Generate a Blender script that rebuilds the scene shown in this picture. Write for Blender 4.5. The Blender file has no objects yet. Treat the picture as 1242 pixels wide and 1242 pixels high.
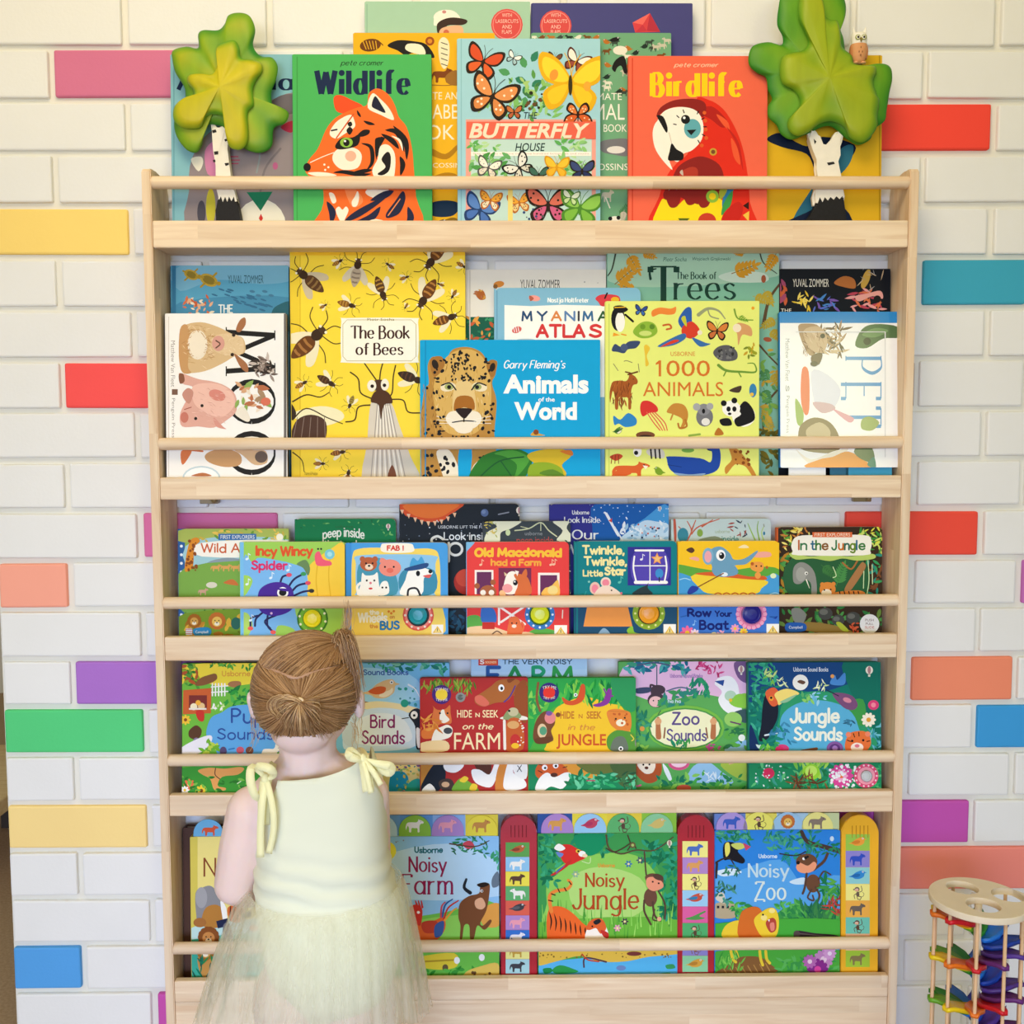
import bpy, bmesh, math, random
from mathutils import Vector, Matrix, noise
random.seed(7)
C = bpy.context.scene.collection
PI = math.pi
sin, cos, rad = math.sin, math.cos, math.radians

# ---------------------------------------------------------------- camera, world, light, exposure
EYE = Vector((0, 0, 1.12)); FPX = 1242.0
_th, _ya, _ro = rad(4.4), rad(.6), rad(-.14)
FW = Vector((sin(_ya)*cos(_th), cos(_ya)*cos(_th), -sin(_th)))
_r = Vector((cos(_ya), -sin(_ya), 0)); _u = _r.cross(FW)
RT = cos(_ro)*_r + sin(_ro)*_u; UP = -sin(_ro)*_r + cos(_ro)*_u
cam = bpy.data.objects.new('camera', bpy.data.cameras.new('camera')); C.objects.link(cam)
cam.data.sensor_width = 36; cam.data.lens = 36; cam.data.clip_start = .05
m3 = Matrix((RT, UP, -FW)).transposed()
cam.matrix_world = Matrix.Translation(EYE) @ m3.to_4x4()
sc = bpy.context.scene; sc.camera = cam
sc.view_settings.view_transform = 'Standard'; sc.view_settings.look = 'None'
sc.view_settings.gamma = 1; sc.view_settings.use_curve_mapping = False
sc.view_settings.exposure = 0.0
w = bpy.data.worlds.new('world'); sc.world = w; w.use_nodes = True
w.node_tree.nodes['Background'].inputs[0].default_value = (1, .96, .58, 1)
w.node_tree.nodes['Background'].inputs[1].default_value = .27

def area(name, loc, target, sx, sy, power, col, spread=180):
    d = bpy.data.lights.new(name, 'AREA'); d.shape = 'RECTANGLE'; d.size = sx; d.size_y = sy
    d.energy = power; d.color = col; d.spread = rad(spread)
    o = bpy.data.objects.new(name, d); C.objects.link(o); o.location = loc
    o.rotation_euler = (Vector(target)-Vector(loc)).to_track_quat('-Z', 'Y').to_euler()
    return o
area('window_daylight', (-1.6, -2.3, 1.45), (-.2, 1.7, .9), 1.8, 1.4, 38.5, (1, .925, .74))
area('side_window', (1.62, -2.2, 1.75), (.3, 1.7, .9), .8, 1.1, 15.5, (1, 1, .55))
area('low_cool_fill', (-.25, -2.2, .7), (-.1, 1.72, .15), 1.7, 1.2, 13.9, (.45, .61, 1), 62)  # added blue fill, no doorway; narrow spread cools and brightens the lower wall
area('ceiling_lamp', (-.22, .5, 2.55), (0, 1.72, 1.75), 1.0, .7, 16.6, (1, .8, .5))

def ray(px, py):
    return FW + RT*((px-621)/FPX) - UP*((py-621)/FPX)
def at(px, py, Y):                                   # the point at distance Y seen at a photograph pixel
    d = ray(px, py); return EYE + d*(Y/d.y)

# ---------------------------------------------------------------- materials
_M = {}
def lin(c): return c/12.92 if c <= .04045 else ((c+.055)/1.055)**2.4
def rgb(h):
    if len(h) == 3: h = ''.join(a*2 for a in h)
    return tuple(lin(int(h[i:i+2], 16)/255) for i in (0, 2, 4))
def nmat(name):
    m = bpy.data.materials.new(name); m.use_nodes = True
    nt = m.node_tree; return m, nt, nt.nodes['Principled BSDF']
def N(nt, t, **k):
    n = nt.nodes.new(t)
    for a, b in k.items():
        if a.startswith('_'): setattr(n, a[1:], b)
        else: n.inputs[int(a[1:]) if a[0] == 'i' and a[1:].isdigit() else a].default_value = b
    return n
def mat(h, rough=.5, spec=.25, var=.03, scale=60, bump=0, sss=0):
    k = (h, rough, spec, var, scale, bump, sss)
    if k in _M: return _M[k]
    m, nt, b = nmat('m_'+h)
    c = rgb(h)
    no = N(nt, 'ShaderNodeTexNoise', Scale=scale); tc = N(nt, 'ShaderNodeTexCoord')
    nt.links.new(tc.outputs['Object'], no.inputs['Vector'])
    mx = N(nt, 'ShaderNodeMix', _data_type='RGBA')
    mx.inputs[6].default_value = (*[x*(1-var) for x in c], 1); mx.inputs[7].default_value = (*[min(1, x*(1+var)) for x in c], 1)
    nt.links.new(no.outputs['Fac'], mx.inputs[0]); nt.links.new(mx.outputs[2], b.inputs['Base Color'])
    b.inputs['Roughness'].default_value = rough; b.inputs['Specular IOR Level'].default_value = spec
    if sss:
        b.inputs['Subsurface Weight'].default_value = sss; b.inputs['Subsurface Radius'].default_value = (.012, .005, .003); b.inputs['Subsurface Scale'].default_value = .5
    if bump:
        bp = N(nt, 'ShaderNodeBump', Strength=bump, Distance=.002); nt.links.new(no.outputs['Fac'], bp.inputs['Height']); nt.links.new(bp.outputs[0], b.inputs['Normal'])
    _M[k] = m; return m
def wood(axis, c1='f3dcbd', c2='e1c19d', block=.34, seed=0.):
    k = ('wood', axis, c1, c2, block, seed)
    if k in _M: return _M[k]
    m, nt, b = nmat('pine'); L = nt.links.new
    tc = N(nt, 'ShaderNodeTexCoord'); sx = N(nt, 'ShaderNodeSeparateXYZ'); L(tc.outputs['Object'], sx.inputs[0])
    ai = 'XYZ'.index(axis); others = [i for i in range(3) if i != ai]
    fl = N(nt, 'ShaderNodeMath', _operation='MULTIPLY_ADD', i1=1/block, i2=seed); L(sx.outputs[ai], fl.inputs[0])
    st = N(nt, 'ShaderNodeMath', _operation='MULTIPLY', i1=45.); L(sx.outputs[others[-1]], st.inputs[0])
    st2 = N(nt, 'ShaderNodeMath', _operation='FLOOR'); L(st.outputs[0], st2.inputs[0])
    ad = N(nt, 'ShaderNodeMath', _operation='MULTIPLY_ADD', i1=.37); L(st2.outputs[0], ad.inputs[0]); L(fl.outputs[0], ad.inputs[2])
    f2 = N(nt, 'ShaderNodeMath', _operation='FLOOR'); L(ad.outputs[0], f2.inputs[0])
    wn = N(nt, 'ShaderNodeTexWhiteNoise', _noise_dimensions='2D'); cb = N(nt, 'ShaderNodeCombineXYZ'); L(f2.outputs[0], cb.inputs[0]); L(st2.outputs[0], cb.inputs[1]); L(cb.outputs[0], wn.inputs['Vector'])
    mp = N(nt, 'ShaderNodeMapping'); s = [55, 55, 55]; s[ai] = 3.5; mp.inputs['Scale'].default_value = s
    va = N(nt, 'ShaderNodeVectorMath', _operation='MULTIPLY_ADD'); va.inputs[1].default_value = (1, 1, 1)
    sc_ = N(nt, 'ShaderNodeVectorMath', _operation='SCALE', Scale=3.); L(wn.outputs['Color'], sc_.inputs[0])
    L(tc.outputs['Object'], va.inputs[0]); L(sc_.outputs[0], va.inputs[2]); L(va.outputs[0], mp.inputs[0])
    no = N(nt, 'ShaderNodeTexNoise', Scale=1.3, Detail=5., Distortion=.7); L(mp.outputs[0], no.inputs['Vector'])
    mx = N(nt, 'ShaderNodeMix', _data_type='RGBA'); mx.inputs[6].default_value = (*rgb(c1), 1); mx.inputs[7].default_value = (*rgb(c2), 1)
    mr = N(nt, 'ShaderNodeMapRange', i1=.35, i2=.7); L(no.outputs['Fac'], mr.inputs[0]); L(mr.outputs[0], mx.inputs[0])
    hv = N(nt, 'ShaderNodeHueSaturation'); v = N(nt, 'ShaderNodeMapRange', i3=.93, i4=1.05); L(wn.outputs['Value'], v.inputs[0]); L(v.outputs[0], hv.inputs['Value']); L(mx.outputs[2], hv.inputs['Color'])
    L(hv.outputs[0], b.inputs['Base Color']); b.inputs['Roughness'].default_value = .55; b.inputs['Specular IOR Level'].default_value = .25
    _M[k] = m; return m

# ---------------------------------------------------------------- objects
def obj(name, verts, faces, mats, parent=None, midx=None, smooth=False):
    me = bpy.data.meshes.new(name); me.from_pydata([tuple(v) for v in verts], [], faces)
    for m in (mats if isinstance(mats, (list, tuple)) else [mats]): me.materials.append(m)
    if midx: me.polygons.foreach_set('material_index', midx)
    if smooth: me.polygons.foreach_set('use_smooth', [True]*len(me.polygons))
    me.update()
    o = bpy.data.objects.new(name, me); C.objects.link(o)
    if parent: o.parent = parent
    return o
def bmobj(name, bm, mats, parent=None, smooth=False):
    bmesh.ops.recalc_face_normals(bm, faces=bm.faces)
    me = bpy.data.meshes.new(name); bm.to_mesh(me); bm.free()
    for m in (mats if isinstance(mats, (list, tuple)) else [mats]): me.materials.append(m)
    if smooth: me.polygons.foreach_set('use_smooth', [True]*len(me.polygons))
    o = bpy.data.objects.new(name, me); C.objects.link(o)
    if parent: o.parent = parent
    return o
def empty(name, loc, rx=0):
    o = bpy.data.objects.new(name, None); C.objects.link(o); o.location = loc; o.rotation_euler = (rx, 0, 0); o.empty_display_size = .05
    return o
def tag(o, label=None, cat=None, group=None, kind=None):
    for k, v in (('label', label), ('category', cat), ('group', group), ('kind', kind)):
        if v: o[k] = v
    return o
def box(bm, x0, x1, y0, y1, z0, z1, bev=0, seg=2):
    v = [bm.verts.new((x, y, z)) for x in (x0, x1) for y in (y0, y1) for z in (z0, z1)]
    fs = [bm.faces.new([v[i] for i in f]) for f in ((0, 1, 3, 2), (4, 6, 7, 5), (0, 4, 5, 1), (2, 3, 7, 6), (0, 2, 6, 4), (1, 5, 7, 3))]
    bmesh.ops.recalc_face_normals(bm, faces=fs)
    if bev:
        es = {e for f in fs for e in f.edges}
        bmesh.ops.bevel(bm, geom=list(es), offset=bev, segments=seg, affect='EDGES', profile=.5)
def tube(bm, pts, rs, n=10, cap=True):
    pts = [Vector(p) for p in pts]; rings = []
    if not hasattr(rs, '__len__'): rs = [rs]*len(pts)
    ref = None
    for i, p in enumerate(pts):
        t = (pts[min(i+1, len(pts)-1)]-pts[max(i-1, 0)]).normalized()
        if ref is None: ref = t.orthogonal()
        a = (ref - t*ref.dot(t)).normalized(); ref = a; b = t.cross(a)
        rings.append([bm.verts.new(p+(a*cos(2*PI*k/n)+b*sin(2*PI*k/n))*rs[i]) for k in range(n)])
    for i in range(len(rings)-1):
        for k in range(n): bm.faces.new((rings[i][k], rings[i][(k+1) % n], rings[i+1][(k+1) % n], rings[i+1][k]))
    if cap: bm.faces.new(rings[0][::-1]); bm.faces.new(rings[-1])
def ball(bm, c, r, seg=16, rings=10):
    if not hasattr(r, '__len__'): r = (r, r, r)
    bmesh.ops.create_uvsphere(bm, u_segments=seg, v_segments=rings, radius=1, matrix=Matrix.Translation(c) @ Matrix.Diagonal((*r, 1)))
def prism(bm, outline, y0, y1):                       # outline in x,z pushed from y0 to y1
    a = [bm.verts.new((x, y0, z)) for x, z in outline]; b = [bm.verts.new((x, y1, z)) for x, z in outline]
    bm.faces.new(a); bm.faces.new(b[::-1])
    for i in range(len(a)):
        j = (i+1) % len(a); bm.faces.new((a[i], b[i], b[j], a[j]))
def rrect(x0, z0, x1, z1, r, n=5):
    r = min(r, (x1-x0)/2, (z1-z0)/2); o = []
    for cx, cz, a in ((x1-r, z1-r, 0), (x0+r, z1-r, 90), (x0+r, z0+r, 180), (x1-r, z0+r, 270)):
        for k in range(n+1): t = rad(a+90*k/n); o.append((cx+r*cos(t), cz+r*sin(t)))
    return o
def catmull(p, closed=False, n=6):
    if len(p) < 3: return list(p)
    out = []; L = len(p)
    for i in range(L if closed else L-1):
        g = (lambda k: p[k % L]) if closed else (lambda k: p[max(0, min(L-1, k))])
        a, b, c, d = g(i-1), g(i), g(i+1), g(i+2)
        for k in range(n):
            t = k/n
            out.append(tuple(.5*(2*b[j]+(c[j]-a[j])*t+(2*a[j]-5*b[j]+4*c[j]-d[j])*t*t+(3*b[j]-a[j]-3*c[j]+d[j])*t**3) for j in range(len(b))))
    if not closed: out.append(tuple(p[-1]))
    return out

# ---------------------------------------------------------------- printed artwork: flat inked shapes lying on a cover
class Sheet: pass
K = None                                              # the cover being printed
OX, OY, SC = 0., 0., 1.
def Z(ox, oy, s):
    global OX, OY, SC
    OX, OY, SC = ox, oy, s
def uv(x, y):
    d = ray(OX+x/SC, OY+y/SC); t = (K.O-EYE).dot(K.n)/d.dot(K.n); p = EYE+d*t-K.O
    return (p.x-K.cx, p.dot(K.up))
def pts(s):
    if not isinstance(s, str): return list(s)
    return [tuple(float(a) for a in q.split(',')) for q in s.split()]
def clip(poly):
    for ax, lim, sg in ((0, -K.w/2, 1), (0, K.w/2, -1), (1, 0, 1), (1, K.h, -1)):
        out = []
        for i in range(len(poly)):
            a, b = poly[i-1], poly[i]; da, db = (a[ax]-lim)*sg, (b[ax]-lim)*sg
            if (da < 0) != (db < 0):
                t = da/(da-db); out.append((a[0]+(b[0]-a[0])*t, a[1]+(b[1]-a[1])*t))
            if db >= 0: out.append(b)
        poly = out
        if len(poly) < 3: return []
    return poly
def ink(c, polys):                                    # polys in drawing coordinates
    P_ = [q for q in (clip([uv(*v) for v in p_]) for p_ in polys) if len(q) > 2]
    if not P_: return
    xs = [v[0] for q in P_ for v in q]; ys = [v[1] for q in P_ for v in q]
    bb = (min(xs), min(ys), max(xs), max(ys))
    lay = 1+max([s[2] for s in K.sh if s[3][0] < bb[2] and s[3][2] > bb[0] and s[3][1] < bb[3] and s[3][3] > bb[1]], default=0)
    K.sh.append((c, P_, lay, bb))
def p(c, s, sm=4): ink(c, [catmull(pts(s), True, sm)])
def q(c, s): ink(c, [pts(s)])
def r(c, x0, y0, x1, y1): ink(c, [[(x0, y0), (x1, y0), (x1, y1), (x0, y1)]])
def e(c, x, y, a, b=None, rot=0, n=20):
    b = a if b is None else b; t = rad(rot)
    ink(c, [[(x+a*cos(k*2*PI/n)*cos(t)-b*sin(k*2*PI/n)*sin(t), y+a*cos(k*2*PI/n)*sin(t)+b*sin(k*2*PI/n)*cos(t)) for k in range(n)]])
def ribbon(P_, wf, cap=True):
    L = []; R_ = []; n = len(P_)
    for i in range(n):
        a, b = P_[max(0, i-1)], P_[min(n-1, i+1)]; dx, dy = b[0]-a[0], b[1]-a[1]; d = math.hypot(dx, dy) or 1
        w_ = wf(i/(n-1), dx/d, dy/d)/2; L.append((P_[i][0]-dy/d*w_, P_[i][1]+dx/d*w_)); R_.append((P_[i][0]+dy/d*w_, P_[i][1]-dx/d*w_))
    out = [[L[i], L[i+1], R_[i+1], R_[i]] for i in range(n-1)]
    if cap:
        for i, j in ((0, 1), (n-1, n-2)):
            dx, dy = P_[i][0]-P_[j][0], P_[i][1]-P_[j][1]; d = math.hypot(dx, dy) or 1; w_ = math.dist(L[i], R_[i])/2; a0 = math.atan2(dy, dx)
            out.append([(P_[i][0]+w_*cos(a0+t*PI/6), P_[i][1]+w_*sin(a0+t*PI/6)) for t in range(-3, 4)])
    return out
def l(c, s, w_=3, w2=None, sm=5, cap=True):
    P_ = pts(s); P_ = catmull(P_, False, sm) if sm > 1 else P_
    w2 = w_ if w2 is None else w2
    if w2 == 'leaf': f = lambda t, a, b: w_*(.12+.88*sin(PI*min(1, max(0, t))))
    else: f = lambda t, a, b: w_+(w2-w_)*t
    ink(c, ribbon(P_, f, cap))
_T = {}
def tmesh(body, bold, shear, sp):
    k = (body, bold, shear, sp)
    if k not in _T:
        cu = bpy.data.curves.new('t', 'FONT'); cu.body = body; cu.offset = bold; cu.shear = shear; cu.space_character = sp; cu.resolution_u = 3
        o = bpy.data.objects.new('t', cu); C.objects.link(o)
        ev = o.evaluated_get(bpy.context.evaluated_depsgraph_get()); me = ev.to_mesh()
        _T[k] = ([(v.co.x, v.co.y) for v in me.vertices], [tuple(f.vertices) for f in me.polygons])
        ev.to_mesh_clear(); bpy.data.objects.remove(o); bpy.data.curves.remove(cu)
    return _T[k]
def t(c, body, x0, y0, x1, y1, bold=0., shear=0., sp=1., rot=0, arc=0):
    V, F_ = tmesh(body, bold, shear, sp)
    if not V: return
    a0, a1 = min(v[0] for v in V), max(v[0] for v in V); b0, b1 = min(v[1] for v in V), max(v[1] for v in V)
    def f(v):
        s, h = (v[0]-a0)/(a1-a0), (v[1]-b0)/(b1-b0)
        if rot: return (x0+h*(x1-x0), y0+s*(y1-y0))
        return (x0+s*(x1-x0), y1-h*(y1-y0)+arc*((2*s-1)**2))
    W = [f(v) for v in V]; ink(c, [[W[i] for i in g] for g in F_])
# pen lettering: ~ smooth stroke, O oval, D dot
G = dict(a='5.4 O2.6,3.2 2.4,3.2|5,6.4 5,0', b='5.4 .2,10 .2,0|O2.8,3.2 2.5,3.2', c='4.9 ~4.8,5.3 3,6.4 .8,5.3 .2,3.2 .8,1 3,0 4.8,1.1', d='5.4 5,10 5,0|O2.6,3.2 2.4,3.2',
 e='5.1 .3,3.3 4.9,3.3|~4.9,3.3 4.2,5.8 2.6,6.4 .8,5.4 .2,3.2 .9,1 2.8,0 4.7,1.1', f='3.6 ~4,9.5 2.9,10 1.7,8.8 1.5,6 1.5,3 1.5,0|0,6.2 3.4,6.2', g='5.4 O2.6,3.2 2.4,3.2|~5,6.4 5,3 5,0 4.4,-2.6 2.6,-3.3 .5,-2.4',
 h='5 .2,10 .2,0|~.2,4.5 1.6,6.2 3.6,6.3 4.6,4.8 4.6,2 4.6,0', i='.6 .3,6.4 .3,0|D.3,9', j='2.3 ~2,6.4 2,2 2,-1.5 1.2,-3 0,-2.8|D2,9', k='5 .2,10 .2,0|4.4,6.4 .2,2.8|1.6,4 4.8,0', l='.6 .3,10 .3,0',
 m='7.4 .2,6.4 .2,0|~.2,4.5 1.4,6.2 3,6.2 3.6,4.6 3.6,0|~3.6,4.5 4.8,6.2 6.4,6.2 7,4.6 7,0', n='5 .2,6.4 .2,0|~.2,4.5 1.6,6.2 3.6,6.3 4.6,4.8 4.6,2 4.6,0', o='5.4 O2.7,3.2 2.5,3.2', p='5.4 .2,6.4 .2,-3.2|O2.8,3.2 2.5,3.2', q='5.4 5,6.4 5,-3.2|O2.6,3.2 2.4,3.2',
 r='3.4 .2,6.4 .2,0|~.2,4.2 1.2,5.9 3.2,6.3', s='4.2 ~4,5.4 2.3,6.4 .6,5.3 1.2,3.7 3.2,2.8 4,1.4 2.4,0 .2,1', t='3.8 ~1.6,9.2 1.6,5 1.6,2 2.2,.3 3.8,.3|0,6.3 3.6,6.3', u='5 ~.2,6.4 .2,4 .2,1.8 1.4,.1 3.2,.2 4.6,2|4.6,6.4 4.6,0', v='4.8 0,6.4 2.4,0|2.4,0 4.8,6.4',
 w='7.2 0,6.4 1.8,0|1.8,0 3.6,6|3.6,6 5.4,0|5.4,0 7.2,6.4', x='4.8 0,6.4 4.8,0|4.6,6.4 .2,0', y='5 0,6.4 2.5,0|5,6.4 1.4,-3.2', z='4.6 .2,6.3 4.4,6.3|4.4,6.3 .2,0|.2,0 4.6,0',
 A='6.6 0,0 3.3,10|3.3,10 6.6,0|1.2,3.4 5.4,3.4', B='5.6 .3,0 .3,10|~.3,10 3.2,10 4.7,7.8 3.2,5.4 .3,5.4|~.3,5.4 3.8,5.4 5.4,2.8 3.8,0 .3,0', C='6.3 ~6,8.4 4,10 1.5,8.8 .3,5 1.5,1.2 4,0 6.2,1.6', D='6.6 .3,0 .3,10|~.3,10 3,10 5.8,8.2 6.4,5 5.8,1.8 3,0 .3,0',
 E='5 .3,10 .3,0|5,10 .3,10|.3,0 5,0|.3,5.2 4.2,5.2', F='5 .3,10 .3,0|5,10 .3,10|.3,5.2 4.2,5.2', G='6.4 ~6,8.4 4,10 1.5,8.8 .3,5 1.5,1.2 4,0 6.2,1.6|6.2,1 6.2,4.6|6.2,4.6 4,4.6', H='6.3 .3,0 .3,10|6,0 6,10|.3,5.2 6,5.2', I='.6 .3,0 .3,10', J='4.3 ~4,10 4,6 4,2.4 2.8,0 1,.1 0,2',
 K='6 .3,0 .3,10|5.6,10 .3,4.4|2,6 6,0', L='4.8 .3,10 .3,0|.3,0 4.8,0', M='7.8 .3,0 .9,10|.9,10 3.9,2|3.9,2 6.9,10|6.9,10 7.5,0', N='6.3 .3,0 .3,10|.3,10 6,0|6,0 6,10', O='7 O3.5,5 3.3,5', P='5.4 .3,0 .3,10|~.3,10 3.4,10 5.2,7.5 3.4,4.8 .3,4.8', R='6 .3,0 .3,10|~.3,10 3.4,10 5.2,7.5 3.4,4.8 .3,4.8|2.6,4.8 6,0',
 S='5.4 ~5,8.5 3,10 .9,8.8 .9,6.7 3,5.2 5,3.5 4.8,1.2 2.6,0 .2,1.5', T='6 3,10 3,0|0,10 6,10', U='6 ~.3,10 .3,6 .3,3 1.6,.2 4.2,.2 5.6,3 5.6,6 5.6,10', V='6.4 0,10 3.2,0|3.2,0 6.4,10', W='9.6 0,10 2.4,0|2.4,0 4.8,9.4|4.8,9.4 7.2,0|7.2,0 9.6,10', Y='6 0,10 3,5|6,10 3,5|3,5 3,0', Z='5.8 .4,10 5.4,10|5.4,10 0,0|0,0 5.8,0')
G["'"] = '.6 .5,10 .2,8'; G[','] = '.8 .5,.5 0,-1.6'; G['!'] = '.6 .3,10 .3,3|D.3,.3'
def s(c, body, x0, y0, x1, y1, thick=4, thin=None, serif=0, gap=1.6, rot=0, arc=0, jit=0, slant=0):
    thin = thick if thin is None else thin
    adv = 0; st = []
    rs = random.Random(len(body)*7+ord(body[0]))
    for ch in body:
        if ch == ' ': adv += 3.2; continue
        w_, d = G[ch].split(' ', 1); dy = rs.uniform(-jit, jit)
        for k in d.split('|'):
            if k[0] == 'O':
                (cx, cy), (a, b) = pts(k[1:]); P_ = [(cx+a*cos(2*PI*i/22), cy+b*sin(2*PI*i/22)) for i in range(23)]
            elif k[0] == 'D': P_ = pts(k[1:])
            else: P_ = catmull(pts(k[1:]), False, 5) if k[0] == '~' else pts(k)
            st.append([(x+adv+(y+dy)*slant, y+dy) for x, y in P_])
        if serif:
            for k in d.split('|'):
                if k[0] in 'OD': continue
                P_ = pts(k.strip('~'))
                for a, b in ((P_[0], P_[1]), (P_[-1], P_[-2])):
                    if abs(b[0]-a[0]) < .75*abs(b[1]-a[1]) and a[1] in (0, 10, 6.4, -3.2): st.append([(a[0]+adv-serif, a[1]), (a[0]+adv+serif, a[1])])
                    elif abs(b[1]-a[1]) < .2 and a[1] in (0, 10) and abs(b[0]-a[0]) > 3: st.append([(a[0]+adv, a[1]-1.8*serif), (a[0]+adv, a[1]+.0)])
        adv += float(w_)+gap
    a0 = min(v[0] for q_ in st for v in q_); a1 = max(v[0] for q_ in st for v in q_)
    polys = []
    for q_ in st:
        def f(v):
            u, h = (v[0]-a0)/(a1-a0 or 1), v[1]/10
            if rot: return (x0+h*(x1-x0), y0+u*(y1-y0))
            return (x0+u*(x1-x0), y1-h*(y1-y0)+arc*((2*u-1)**2))
        P_ = [f(v) for v in q_]
        if len(P_) == 1:
            polys.append([(P_[0][0]+.55*thick*cos(i*PI/6), P_[0][1]+.55*thick*sin(i*PI/6)) for i in range(12)]); continue
        up = (lambda t_, dx, dy: thin+(thick-thin)*abs(dx)**1.3) if rot else (lambda t_, dx, dy: thin+(thick-thin)*abs(dy)**1.3)
        polys += ribbon(P_, up, thick-thin < .5)
    ink(c, polys)
# small printed motifs
def leaf(c, x, y, L, ang, w_=.4, vein=None):
    a = rad(ang); dx, dy = cos(a), sin(a)
    f = lambda u, v: (x+dx*u*L-dy*v*L*w_, y+dy*u*L+dx*v*L*w_)
    ink(c, [[f(0, 0), f(.2, .38), f(.5, .5), f(.8, .28), f(1, 0), f(.8, -.28), f(.5, -.5), f(.2, -.38)]])
    if vein: l(vein, [f(.05, 0), f(.9, 0)], L*.04)
def frond(c, x, y, L, ang, n=6, w_=.22, stem=None):
    a = rad(ang); l(stem or c, [(x, y), (x+cos(a)*L*.9, y+sin(a)*L*.9)], L*.03)
    for k in range(n):
        u = .15+.75*k/n; ll = L*.42*(1-.55*u)
        for sg in (-1, 1): leaf(c, x+cos(a)*L*u, y+sin(a)*L*u, ll, ang+sg*50, w_*1.6)
    leaf(c, x+cos(a)*L*.8, y+sin(a)*L*.8, L*.3, ang, .4)
def foliage(cs, x0, y0, x1, y1, n, L, seed=1, w_=.42, up=None):
    rg = random.Random(seed)
    for k in range(n):
        leaf(cs[k % len(cs)], rg.uniform(x0, x1), rg.uniform(y0, y1), L*rg.uniform(.6, 1.2), rg.uniform(0, 360) if up is None else up+rg.uniform(-40, 40), w_)
def dots(cs, x0, y0, x1, y1, n, rr, seed=1):
    rg = random.Random(seed)
    for k in range(n): e(cs[k % len(cs)], rg.uniform(x0, x1), rg.uniform(y0, y1), rr*rg.uniform(.5, 1.2), n=8)
def flower(c, x, y, R_, mid='f3c93a', n=8):
    for k in range(n): a = 360*k/n; e(c, x+cos(rad(a))*R_*.6, y+sin(rad(a))*R_*.6, R_*.42, R_*.24, a, 10)
    e(mid, x, y, R_*.32, n=12)
def star(c, x, y, R_, n=5, f=.45, rot=-90):
    q(c, [(x+R_*(f if k % 2 else 1)*cos(rad(rot+180*k/n)), y+R_*(f if k % 2 else 1)*sin(rad(rot+180*k/n))) for k in range(2*n)])
def moved(P_, x, y, w_, h, fl=0, rot=0):
    a = rad(rot); out = []
    for u, v in pts(P_):
        if fl: u = 1-u
        u, v = (u-.5)*w_, (v-.5)*h; out.append((x+w_/2+u*cos(a)-v*sin(a), y+h/2+u*sin(a)+v*cos(a)))
    return out
QUAD = '.03,.38 .12,.26 .38,.24 .58,.25 .68,.14 .7,0 .77,.06 .9,.12 1,.24 .97,.33 .84,.36 .77,.5 .76,.75 .76,1 .66,1 .65,.72 .5,.7 .32,.7 .29,1 .18,1 .17,.7 .1,.52 .04,.7 0,.85 -.02,.6'
def beast(c, x, y, w_, h, fl=0, rot=0, spots=None, eye='222'):
    p(c, moved(QUAD, x, y, w_, h, fl, rot), 3)
    if spots:
        for a in (.2, .34, .48, .6): l(spots, moved(f'{a},.28 {a+.02},.5', x, y, w_, h, fl, rot), w_*.035)
    v = moved('.84,.2', x, y, w_, h, fl, rot)[0]; e(eye, v[0], v[1], w_*.02, n=6)
BIRD = '0,.62 .2,.5 .38,.25 .62,.08 .8,.05 .88,.18 1,.25 .88,.32 .84,.6 .62,.82 .35,.82 .22,.7'
def bird(c, x, y, w_, h, fl=0, rot=0, wing=None, belly=None):
    p(c, moved(BIRD, x, y, w_, h, fl, rot), 3)
    if belly: p(belly, moved('.5,.62 .72,.5 .8,.4 .8,.6 .62,.78 .45,.76', x, y, w_, h, fl, rot), 3)
    if wing: p(wing, moved('.15,.55 .4,.35 .62,.38 .58,.6 .35,.68', x, y, w_, h, fl, rot), 3)
    v = moved('.78,.17', x, y, w_, h, fl, rot)[0]; e('fff', v[0], v[1], w_*.05, n=8); e('111', v[0], v[1], w_*.025, n=6)
def fly(x, y, S, c1, c2, rot=0, c3='2a2018', spots=None):
    T_ = lambda P_: moved(P_, x-S, y-S, 2*S, 2*S, 0, rot)
    for fl in (0, 1):
        F_ = lambda P_: [((1-u) if fl else u, v) for u, v in pts(P_)]
        p(c3, T_(F_('.5,.48 .7,.18 .95,.08 1,.25 .9,.48 .7,.55')), 3); p(c1, T_(F_('.53,.46 .7,.24 .9,.15 .94,.27 .86,.44 .68,.51')), 3)
        p(c3, T_(F_('.5,.5 .75,.55 .9,.7 .8,.92 .62,.85 .52,.65')), 3); p(c2, T_(F_('.54,.54 .74,.6 .83,.7 .76,.84 .63,.78')), 3)
        if spots:
            for u, v in pts(F_('.82,.25 .88,.35 .72,.4 .75,.7 .66,.72 .7,.62')): vv = T_([(u, v)])[0]; e(spots, vv[0], vv[1], S*.055, n=6)
        l(c3, T_(F_('.5,.4 .54,.22 .62,.08')), S*.025)
    e(c3, x, y+S*.05, S*.05, S*.32, rot, 10)
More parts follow.
